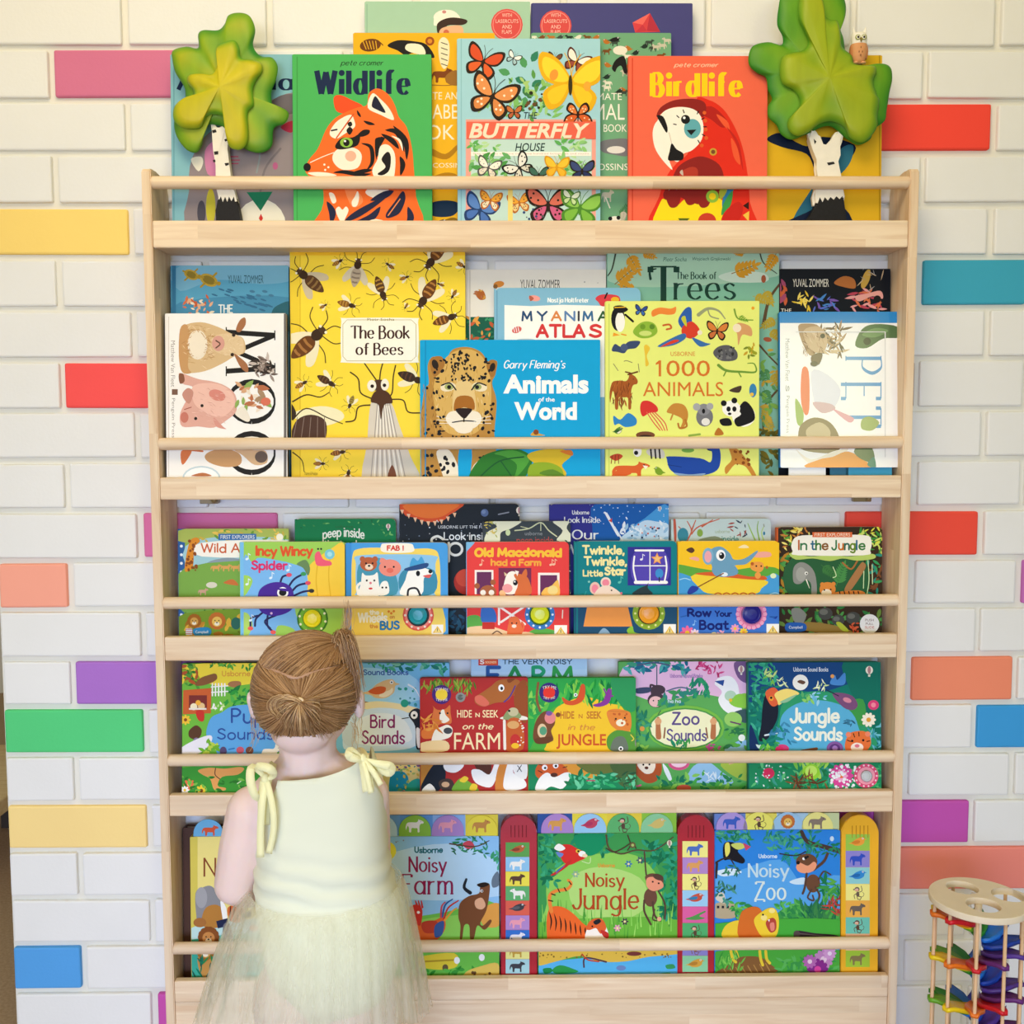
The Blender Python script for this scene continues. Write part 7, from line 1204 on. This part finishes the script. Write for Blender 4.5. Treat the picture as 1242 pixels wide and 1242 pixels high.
# arms: viewer's left hangs to the elbow with the forearm forward, the other reaches forward
ELL = P(284, 1072, .006); WRL = P(312, 1085, .13); HAL = P(320, 1082, .165)
capsule(sk, SHL, SHL+(ELL-SHL)*.5, .0345, .0325); capsule(sk, SHL+(ELL-SHL)*.5, ELL, .0325, .027); capsule(sk, ELL, ELL+(WRL-ELL)*.4, .027, .0265); capsule(sk, ELL+(WRL-ELL)*.4, WRL, .0265, .018)
ELR = P(452, 1052, .08); WRR = P(432, 1060, .17); HAR = P(424, 1058, .198)
capsule(sk, SHR, ELR, .033, .0265); capsule(sk, ELR, WRR, .0265, .018)
def hand(w_, h_, sg):
    d = (h_-w_).normalized(); up = Vector((0, 0, 1)); side = d.cross(up).normalized()*sg; up = side.cross(d).normalized()*(1 if sg < 0 else 1)
    if up.z < 0: up = -up
    capsule(sk, w_, w_+d*.012, .0175, .018)
    for k, (v, L) in enumerate(((-.0165, .025), (-.0055, .030), (.0055, .028), (.0155, .021))):
        b0_ = w_+d*.014+side*v; b1 = w_+d*.036+side*v*1.1; capsule(sk, b0_, b1, .0092, .0082, 10)
        k1 = b1+d*L*.5-up*.004; k2 = k1+d*L*.28-up*.011; capsule(sk, b1, k1, .0068, .0062, 10); capsule(sk, k1, k2, .0062, .0054, 10)
    t0 = w_+d*.010-side*.016; t1 = t0+d*.014-side*.013-up*.004; t2 = t1+d*.014-side*.002-up*.006; capsule(sk, t0, t1, .0088, .0076, 10); capsule(sk, t1, t2, .0074, .006, 10)
hand(WRL, HAL, -1); hand(WRR, HAR, 1)
# legs and feet
for sg in (-1, 1):
    hp = PE+Vector((sg*.043, 0, -.02)); kn = Vector((PE.x+sg*.047, PE.y+.004, .185)); an = Vector((PE.x+sg*.046, PE.y-.006, .045))
    capsule(sk, hp, kn, .056, .037, 16); capsule(sk, kn, kn+(an-kn)*.35, .036, .037); capsule(sk, kn+(an-kn)*.35, an, .037, .023)
    capsule(sk, an+Vector((0, -.008, -.022)), an+Vector((sg*.006, .062, -.026)), .0215, .0185)
    ball(sk, an+Vector((0, -.014, -.025)), (.021, .024, .0195), 14, 10)
    for k in range(5): ball(sk, an+Vector((sg*(.006+(k-2)*-.0085), .082-abs(k-.6)*.004, -.034)), (.0068 if k < 4 else .0066, .011, .008), 10, 8)
for v in sk.verts: v.co = loc(v.co)
bod = bmobj('body', sk, SKIN, girl, True)
md = bod.modifiers.new('join', 'REMESH'); md.mode = 'VOXEL'; md.voxel_size = .0034; md.use_smooth_shade = True
ms = bod.modifiers.new('soften', 'SMOOTH'); ms.factor = .5; ms.iterations = 7
for sg in (-1, 1):
    bm = bmesh.new(); ball(bm, loc(HC+Vector((sg*.026, .068, -.012))), .0115, 14, 10); ob = bmobj('eye', bm, mat('f6f3ee', .2, .5), girl, True)
    bm = bmesh.new(); ball(bm, loc(HC+Vector((sg*.0262, .0765, -.012))), (.0055, .004, .0055), 12, 8); bmobj('iris', bm, mat('4a6a8a', .2, .5), ob, True)
bm = bmesh.new(); tube(bm, [loc(HC+Vector((x, .0855-abs(x)*.35, -.0475+abs(x)*.12))) for x in (-.015, -.008, 0, .008, .015)], [.0015, .003, .0034, .003, .0015], 8); bmobj('lips', bm, mat('d98880', .4), girl, True)

# hair: a close cap plus combed locks gathered at two ties
def hairmat():
    m, nt, b = nmat('hair'); L = nt.links.new
    at_ = N(nt, 'ShaderNodeVertexColor'); at_.layer_name = 'paint'; L(at_.outputs['Color'], b.inputs['Base Color'])
    b.inputs['Roughness'].default_value = .36; b.inputs['Specular IOR Level'].default_value = .42
    return m
HAIR = hairmat()
HB = [rgb('a1764d'), rgb('ba8f62'), rgb('88603a'), rgb('cba273'), rgb('735030'), rgb('e3c08c')]
def on(d, k=1.0, lift=0):                                            # a point over the skull along a direction
    d = d.normalized(); s_ = 1/math.sqrt((d.x/HR.x)**2+(d.y/HR.y)**2+(d.z/HR.z)**2); return HC+d*(s_*k+lift)
def dirp(px, py):                                                    # skull direction whose back surface is seen at a pixel
    rd = ray(px, py); o_ = EYE-HC; a = sum((rd[i]/HR[i])**2 for i in range(3)); b = 2*sum(rd[i]*o_[i]/HR[i]**2 for i in range(3)); c = sum((o_[i]/HR[i])**2 for i in range(3))-1
    dd = b*b-4*a*c
    t_ = (-b-math.sqrt(max(0, dd)))/(2*a); return (EYE+rd*t_-HC).normalized()
def part_z(x):                                                       # height of the comb parting, seen from behind
    return .0385-.007*math.exp(-((x-.002)/.017)**2)
V = []; F_ = []; col = []
nu, nv = 56, 36
for j in range(nv+1):
    for i in range(nu):
        th_ = 2*PI*i/nu; el = rad(90-j*150/nv); d = Vector((cos(el)*cos(th_), cos(el)*sin(th_), sin(el)))
        V.append(loc(on(d, 1.035))); c = mixc(HB[0], HB[2], .5+.5*noise.noise(d*6)); col.append(c)
def keep(d):
    q_ = on(d)-HC
    if q_.y > .035+.012*(q_.z/.07) and q_.z < .045: return False                         # face and brow
    hl = -.044 if q_.y < -.01 else -.044+(q_.y+.01)*1.6
    if abs(q_.x) > .052: hl += (abs(q_.x)-.052)*1.1
    return q_.z > hl
for j in range(nv):
    for i in range(nu):
        th_ = 2*PI*(i+.5)/nu; el = rad(90-(j+.5)*150/nv); d = Vector((cos(el)*cos(th_), cos(el)*sin(th_), sin(el)))
        if keep(d):
            q_ = on(d)-HC
            F_.append((j*nu+i, j*nu+(i+1) % nu, (j+1)*nu+(i+1) % nu, (j+1)*nu+i))
hair = obj('hair', V, F_, HAIR, girl, smooth=True)
ca = hair.data.color_attributes.new('paint', 'FLOAT_COLOR', 'POINT')
for i, c in enumerate(col): ca.data[i].color = (*c, 1)
class Locks:
    def __init__(s_): s_.V = []; s_.F = []; s_.C = []
    def add(s_, P_, r0, c, r1=None, n=4):
        m = len(P_); ref = None; base = len(s_.V); r1 = r0*.35 if r1 is None else r1
        for i, p_ in enumerate(P_):
            t_ = (P_[min(i+1, m-1)]-P_[max(0, i-1)]).normalized()
            if ref is None: ref = t_.orthogonal().normalized()
            a = (ref-t_*ref.dot(t_)); a = a.normalized() if a.length > 1e-6 else t_.orthogonal().normalized(); ref = a; b = t_.cross(a); rr = r0+(r1-r0)*i/(m-1)
            for k in range(n): s_.V.append(loc(p_+(a*cos(2*PI*k/n)+b*sin(2*PI*k/n))*rr)); s_.C.append(c)
        for i in range(m-1):
            for k in range(n): s_.F.append((base+i*n+k, base+i*n+(k+1) % n, base+(i+1)*n+(k+1) % n, base+(i+1)*n+k))
    def build(s_, name, par):
        o = obj(name, s_.V, s_.F, HAIR, par, smooth=True); a = o.data.color_attributes.new('paint', 'FLOAT_COLOR', 'POINT')
        for i, c in enumerate(s_.C): a.data[i].color = (*c, 1)
        return o
rg = random.Random(11)
def tone(d, f=0):
    c = mixc(HB[rg.choice((0, 0, 1, 1, 2, 2, 4))], HB[rg.choice((1, 2, 3))], rg.random()*.5); return mixc(c, HB[5], f)
def slerp(a, b, t_):
    w_ = math.acos(max(-1, min(1, a.dot(b)))); 
    return a if w_ < 1e-4 else (a*sin((1-t_)*w_)+b*sin(t_*w_))/sin(w_)
K1, K2 = dirp(364, 850), (dirp(406, 786)+Vector((.06, .02, .06))).normalized()
lower, upper = Locks(), Locks()
def backdir():
    while True:
        d = Vector((rg.uniform(-1, 1), rg.uniform(-1, .35), rg.uniform(-.75, 1))).normalized()
        if keep(d): return d
for i in range(2600):
    d = backdir(); q_ = on(d)-HC; up_ = q_.z > part_z(q_.x) and True
    if up_: continue
    if q_.y > .02: continue
    m = 9; pl = rg.uniform(1.04, 1.075); sw = rg.uniform(-.03, .03)
    path = [on(slerp(d, K1, u/(m-1)*.97)+Vector((sw*sin(PI*u/(m-1)), 0, sw*.4*sin(PI*u/(m-1)))), pl+.05*(u/(m-1))**3) for u in range(m)]
    lower.add(path, rg.uniform(.0005, .0009), tone(d), .0005)
for i in range(2000):
    d = Vector((rg.uniform(-1, 1), rg.uniform(-1, .75), rg.uniform(.1, 1))).normalized(); q_ = on(d)-HC
    if q_.z < part_z(q_.x)+.003 or (q_.y > .06): continue
    m = 9; pl = rg.uniform(1.04, 1.085); sw = rg.uniform(-.06, .06)
    path = [on(slerp(d, K2, u/(m-1)*.98)+Vector((sw*sin(PI*u/(m-1)), 0, abs(sw)*sin(PI*u/(m-1)))), pl+.06*(u/(m-1))**3) for u in range(m)]
    upper.add(path, rg.uniform(.0005, .0009), tone(d), .0005)
for i in range(900):
    x = rg.uniform(-.058, .058); z = part_z(x)+(.001 if i % 2 else -.001); d = Vector((x, -HR.y*math.sqrt(max(0, 1-(x/HR.x)**2-(z/HR.z)**2)), z)).normalized(); kk = K2 if i % 2 else K1; m = 9; pl = rg.uniform(1.045, 1.075); f0 = rg.choice((0, 0, .15, .3))
    path = [on(slerp(d, kk, f0+(.97-f0)*u/(m-1)), pl+.05*(u/(m-1))**3) for u in range(m)]; (upper if i % 2 else lower).add(path, rg.uniform(.0005, .0009), tone(d), .0005)
# the comb parting
lower.build('lower_locks', hair); upper.build('upper_locks', hair)
pt = []
for i in range(25):
    x = -.05+.1*i/24; z = part_z(x); y = -HR.y*math.sqrt(max(0, 1-(x/HR.x)**2-(z/HR.z)**2)); pt.append(loc(HC+Vector((x, y, z))*1.046))
bm = bmesh.new(); tube(bm, pt, [.0008+.0019*sin(PI*i/24)+.0004*sin(i*1.3) for i in range(25)], 8); bmobj('parting', bm, mat('b98f72', .4, .4, .1, 120), hair, True)
# small bun at the nape
b1 = on(K1, 1.10); bun = Locks(); outw = (b1-HC).normalized(); rt_, up_v = Vector((1, 0, 0)), Vector((0, 0, 1))
for i in range(260):
    a = rad(rg.uniform(160, 390)); L = rg.uniform(.016, .031); dr = rt_*cos(a)+up_v*sin(a)
    bend = rg.uniform(.2, 1); pth = [b1+outw*.002*rg.random()]
    for u in range(1, 8):
        f = u/7; pth.append(b1+dr*L*sin(f*1.7)*.92+outw*(.012*sin(f*PI)*bend+.002)+up_v*(-.018*f*f*bend))
    bun.add(pth, rg.uniform(.0004, .0008), tone(0, rg.choice((0, 0, .1, .3, .7))), .0003)
for i in range(40):                                                   # looped ends to the left
    rr = rg.uniform(.010, .020); c0 = b1+rt_*(-rr*.9)+outw*.006+up_v*(-.004); a0 = rad(rg.uniform(20, 60)); pth = [c0+rt_*rr*cos(a0+u*.5)*1.15+up_v*rr*.8*sin(a0+u*.5)+outw*.004*sin(u) for u in range(8)]
    bun.add(pth, .0006, tone(0, rg.choice((.1, .3, .8))), .0003)
for i in range(24):
    x = rg.uniform(-.003, .003); pth = [b1+rt_*x*u*.6+up_v*(-.006*u)+outw*(.004-.0006*u*u*.3) for u in range(7)]; bun.add(pth, .0005, tone(0, .5), .0003)
bn = bun.build('nape_bun', hair)
bm = bmesh.new()
for k in range(16): pass
tube(bm, [loc(b1+outw*.004+rt_*.0055*cos(k*2*PI/16)+up_v*.0055*sin(k*2*PI/16)) for k in range(17)], .0018, 8, False); bmobj('hair_tie', bm, mat('e6c89a', .5), bn, True)
# ponytail at the crown
b2_ = on(K2, 1.08); tail = Locks(); o2 = (b2_-HC).normalized()
for i in range(340):
    sx, sy = rg.gauss(0, .0045), rg.gauss(0, .0045); out = rg.uniform(.010, .030); fall = rg.uniform(.055, .100); pk = rg.uniform(.016, .034)
    pth = []
    for u in range(9):
        f = u/8; pth.append(b2_+Vector((sx+out*f**.8+rg.uniform(-.001, .001), sy-.012*f, 0))+Vector((0, 0, pk*sin(min(1, f*2)*PI*.5)-fall*f*f)))
    tail.add(pth, rg.uniform(.0005, .0009), tone(0, rg.choice((0, 0, 0, .2, .4))), .0003)
for i in range(34):
    sx = rg.gauss(0, .0035); pth = []
    for u in range(8):
        f = u/7; pth.append(b2_+Vector((sx+.006*f+.010*sin(f*2.2), -.004*f+rg.uniform(-.0006, .0006), .056*f+rg.uniform(-.012, .006)*f)))
    tail.add(pth, .0005, tone(0, .3), .0002)
for i in range(60):                                                   # strands from the tie sweeping left over the crown
    pth = [b2_+Vector((rg.uniform(-.004, .004)-.008*u*.5, -.003, .004+.003*sin(u))) for u in range(6)]; tail.add(pth, .0009, tone(0, .3), .0005)
tl = tail.build('ponytail', hair)
bm = bmesh.new(); s1 = o2.orthogonal().normalized(); s2 = o2.cross(s1); tube(bm, [loc(b2_+o2*.004+s1*.008*cos(k*2*PI/16)+s2*.008*sin(k*2*PI/16)) for k in range(17)], .002, 8, False); bmobj('hair_tie', bm, mat('e6c89a', .5), tl, True)
# wisps by the ears and over the nape
wisp = Locks()
for i in range(28):
    sg = -1 if i < 14 else 1
    if i == 14: wisp.build('loose_wisps', hair); wisp = Locks()
    x0 = sg*rg.uniform(.058, .070); z0 = rg.uniform(-.05, -.01); amp = rg.uniform(.001, .005)
    pth = [HC+Vector((x0+sg*amp*sin(u*.9)+sg*.0012*u, rg.uniform(-.004, .012), z0-.007*u)) for u in range(8)]; wisp.add(pth, .0004, tone(0, .7), .0002, 3)
wisp.build('loose_wisps', hair); wisp = Locks()
for i in range(60):
    x0 = rg.uniform(-.045, .045); pth = [on(Vector((x0, -.06, -.038)), 1.03)+Vector((x0*.03*u, .002*u, -.0032*u)) for u in range(6)]; wisp.add(pth, .0006, tone(0, .3), .0001, 3)
wisp.build('nape_wisps', hair)

# dress
def cloth(h, tr=0):
    m, nt, b = nmat('cloth'); c = rgb(h); L = nt.links.new
    b.inputs['Base Color'].default_value = (*c, 1); b.inputs['Roughness'].default_value = .85; b.inputs['Specular IOR Level'].default_value = .1
    tc = N(nt, 'ShaderNodeTexCoord'); no = N(nt, 'ShaderNodeTexNoise', Scale=900., Detail=2.); L(tc.outputs['Object'], no.inputs['Vector']); bp = N(nt, 'ShaderNodeBump', Strength=.15, Distance=.0006); L(no.outputs['Fac'], bp.inputs['Height']); L(bp.outputs[0], b.inputs['Normal'])
    if tr:
        t_ = N(nt, 'ShaderNodeBsdfTransparent'); tl_ = N(nt, 'ShaderNodeBsdfTranslucent'); tl_.inputs[0].default_value = (*c, 1); m1 = N(nt, 'ShaderNodeMixShader', i0=.62); m2 = N(nt, 'ShaderNodeMixShader')
        mp = N(nt, 'ShaderNodeMapping'); mp.inputs['Scale'].default_value = (1, 1, .08); L(tc.outputs['Object'], mp.inputs[0]); n2 = N(nt, 'ShaderNodeTexNoise', Scale=60., Detail=3.); L(mp.outputs[0], n2.inputs['Vector']); mr = N(nt, 'ShaderNodeMapRange', i1=.3, i2=.7, i3=tr*.5, i4=tr*1.5); L(n2.outputs['Fac'], mr.inputs[0])
        L(b.outputs[0], m1.inputs[1]); L(tl_.outputs[0], m1.inputs[2]); L(mr.outputs[0], m2.inputs[0]); L(m1.outputs[0], m2.inputs[2]); L(t_.outputs[0], m2.inputs[1]); L(m2.outputs[0], nt.nodes['Material Output'].inputs[0])
    return m
COT = cloth('e6e6cd'); NET = cloth('fffff2', .25)
# bodice as rings: (photo row, left edge, right edge, half depth)
rows = [(925, 318, 452, .060), (960, 314, 463, .063), (1000, 312, 468, .067), (1040, 313, 469, .071), (1075, 311, 472, .075), (1105, 310, 478, .078), (1140, 316, 486, .083), (1180, 322, 487, .086), (1210, 330, 482, .084), (1235, 352, 470, .076), (1262, 372, 448, .05)]
n = 72; V = []; F_ = []; rings = catmull([tuple(map(float, q_)) for q_ in rows], False, 5); m = len(rings)
zt = lambda px, py: P(px, py, -.05).z
for j, (py, xl, xr, dp) in enumerate(rings):
    A, B = P(xl, py), P(xr, py); cx_ = (A.x+B.x)/2; hw = (B.x-A.x)/2; z = P(xl, py, -dp*.85).z
    for i in range(n):
        a = 2*PI*i/n; sx_, sy_ = cos(a), sin(a)
        ex = .82; X = hw*math.copysign(abs(sx_)**ex, sx_); Y_ = dp*math.copysign(abs(sy_)**ex, sy_)
        wr = .0016*noise.noise(Vector((a*1.6+z*20, z*46-a*.6, 1)))+.0034*math.exp(-((py-1078)/30)**2)*sin(z*240+X*34+1.5*noise.noise(Vector((X*30, z*20, 3))))
        V.append(Vector((cx_+X*(1+wr*8), GY+.008+Y_*(1+wr*14), z+.0)))
def topz(a):                                                          # neckline: high at the straps, dipping between, deep at the arms
    x, y = cos(a), sin(a)
    if x < -.5: return 947+min(1, (-x-.5)/.45)**.9*84
    if x > .85: return 926+min(1, (x-.85)/.15)*60
    return 947-21*(x+.5)/1.35+5*(1-((x-.17)/.68)**2)+(20 if y > 0 else 0)
def topv(i):
    a = 2*PI*i/n; return zt(390, topz(a))
keepv = set()
for j in range(m):
    for i in range(n):
        if V[j*n+i].z > topv(i): V[j*n+i].z = topv(i)
for j in range(m-1):
    for i in range(n):
        k = (i+1) % n; f = (j*n+i, j*n+k, (j+1)*n+k, (j+1)*n+i)
        if max(V[q_].z for q_ in f)-min(V[q_].z for q_ in f) < 2e-5 and j < 20 and V[f[0]].z-V[f[3]].z < 1e-6 and V[f[1]].z-V[f[2]].z < 1e-6: continue
        F_.append(f)
dress = obj('dress', [loc(v) for v in V], F_, COT, girl, smooth=True)
so = dress.modifiers.new('thick', 'SOLIDIFY'); so.thickness = .0022; so.offset = 1
def strip(name, path, w_, m, par, th=.0007, nrm=Vector((0, -1, .3))):
    path = [Vector(q_) for q_ in catmull([tuple(v) for v in path], False, 5)]; bm = bmesh.new(); prev = None
    for i, p_ in enumerate(path):
        t_ = (path[min(i+1, len(path)-1)]-path[max(0, i-1)]).normalized(); s_ = t_.cross(nrm).normalized(); nn = s_.cross(t_); ww = w_(i/(len(path)-1)) if callable(w_) else w_
        cur = [bm.verts.new(loc(p_+s_*ww*a+nn*b)) for a, b in ((-.5, -th), (.5, -th), (.5, th), (-.5, th))]
        if prev:
            for k in range(4): bm.faces.new((prev[k], prev[(k+1) % 4], cur[(k+1) % 4], cur[k]))
        else: bm.faces.new(cur)
        prev = cur
    bm.faces.new(prev); return bmobj(name, bm, m, par, True)
BOW = cloth('f5efba')
def strapbow(cx, cy, dy, paths, knot):
    for i, (nm, pp, w_) in enumerate(paths): strip(nm, [P(x, y, dy+d_) for x, y, d_ in pp], w_, BOW, dress)
    bm = bmesh.new(); ball(bm, loc(P(cx, cy, dy-.008)), (.0055, .006, .0065), 12, 8); bmobj('bow_knot', bm, BOW, dress, True)
wl = lambda f: .003+.008*sin(PI*min(1, f*1.0))
strapbow(322, 944, -.040, [('shoulder_strap', [(320, 1000, -.008), (320, 965, -.012), (324, 942, -.004), (330, 930, .03), (330, 940, .08)], .015), ('bow_loop', [(322, 944, -.008), (306, 930, -.014), (304, 948, -.02), (312, 968, -.018), (321, 948, -.01)], wl), ('bow_loop', [(322, 944, -.008), (312, 930, -.012), (326, 932, -.018), (332, 940, -.014), (323, 946, -.01)], wl), ('bow_tail', [(322, 946, -.01), (318, 975, -.022), (316, 1005, -.022), (316, 1040, -.022)], .009), ('bow_tail', [(323, 946, -.01), (330, 975, -.024), (332, 1005, -.026), (326, 1035, -.024)], .008)], 0)
strapbow(440, 920, -.034, [('shoulder_strap', [(447, 960, -.02), (444, 935, -.014), (440, 918, -.002), (436, 914, .04), (436, 930, .08)], .015), ('bow_loop', [(440, 920, -.01), (426, 910, -.014), (424, 917, -.018), (434, 921, -.016), (441, 921, -.01)], wl), ('bow_loop', [(440, 920, -.01), (458, 926, -.014), (474, 930, -.012), (470, 938, -.012), (444, 924, -.01)], wl), ('bow_tail', [(440, 921, -.01), (452, 935, -.02), (462, 952, -.022)], .007), ('bow_tail', [(440, 921, -.01), (445, 940, -.022), (450, 962, -.024)], .007)], 0)
# tulle skirt: three gathered layers
for li, (y0_, xl0, xr0, d0, xl1, xr1, d1, ybot, ph) in enumerate(((1102, 303, 485, .088, 243, 516, .150, 1268, 0), (1105, 305, 483, .086, 254, 509, .140, 1262, 2.1), (1108, 307, 481, .084, 268, 498, .128, 1256, 4.4))):
    n = 220; R_ = 18; V = []; F_ = []
    for j in range(R_+1):
        f = j/R_; g = f**.62; py = y0_+(ybot-y0_)*f; xl = xl0+(xl1-xl0)*g; xr = xr0+(xr1-xr0)*g; dp = d0+(d1-d0)*g
        A, B = P(xl, py), P(xr, py); cx_ = (A.x+B.x)/2; hw = (B.x-A.x)/2; A.z = P(xl, py, -.07).z
        for i in range(n):
            a = 2*PI*i/n; pl = (.010+.02*f)*f**.3*(.8*noise.noise(Vector((cos(a)*5, sin(a)*5, ph+f*.35)))+.6*noise.noise(Vector((cos(a)*13, sin(a)*13, ph+f*.3)))+.3*noise.noise(Vector((cos(a)*30, sin(a)*30, ph+f*.2))))
            V.append(loc(Vector((cx_+cos(a)*(hw+pl*.6), GY+.008+sin(a)*(dp+pl), A.z+.006*sin(a+.3)*(1-f)+(.005*noise.noise(Vector((cos(a)*4, sin(a)*4, ph+9))) if j == R_ else 0)))))
    for j in range(R_):
        for i in range(n): k = (i+1) % n; F_.append((j*n+i, j*n+k, (j+1)*n+k, (j+1)*n+i))
    obj('tulle_skirt', V, F_, NET, dress, smooth=True)
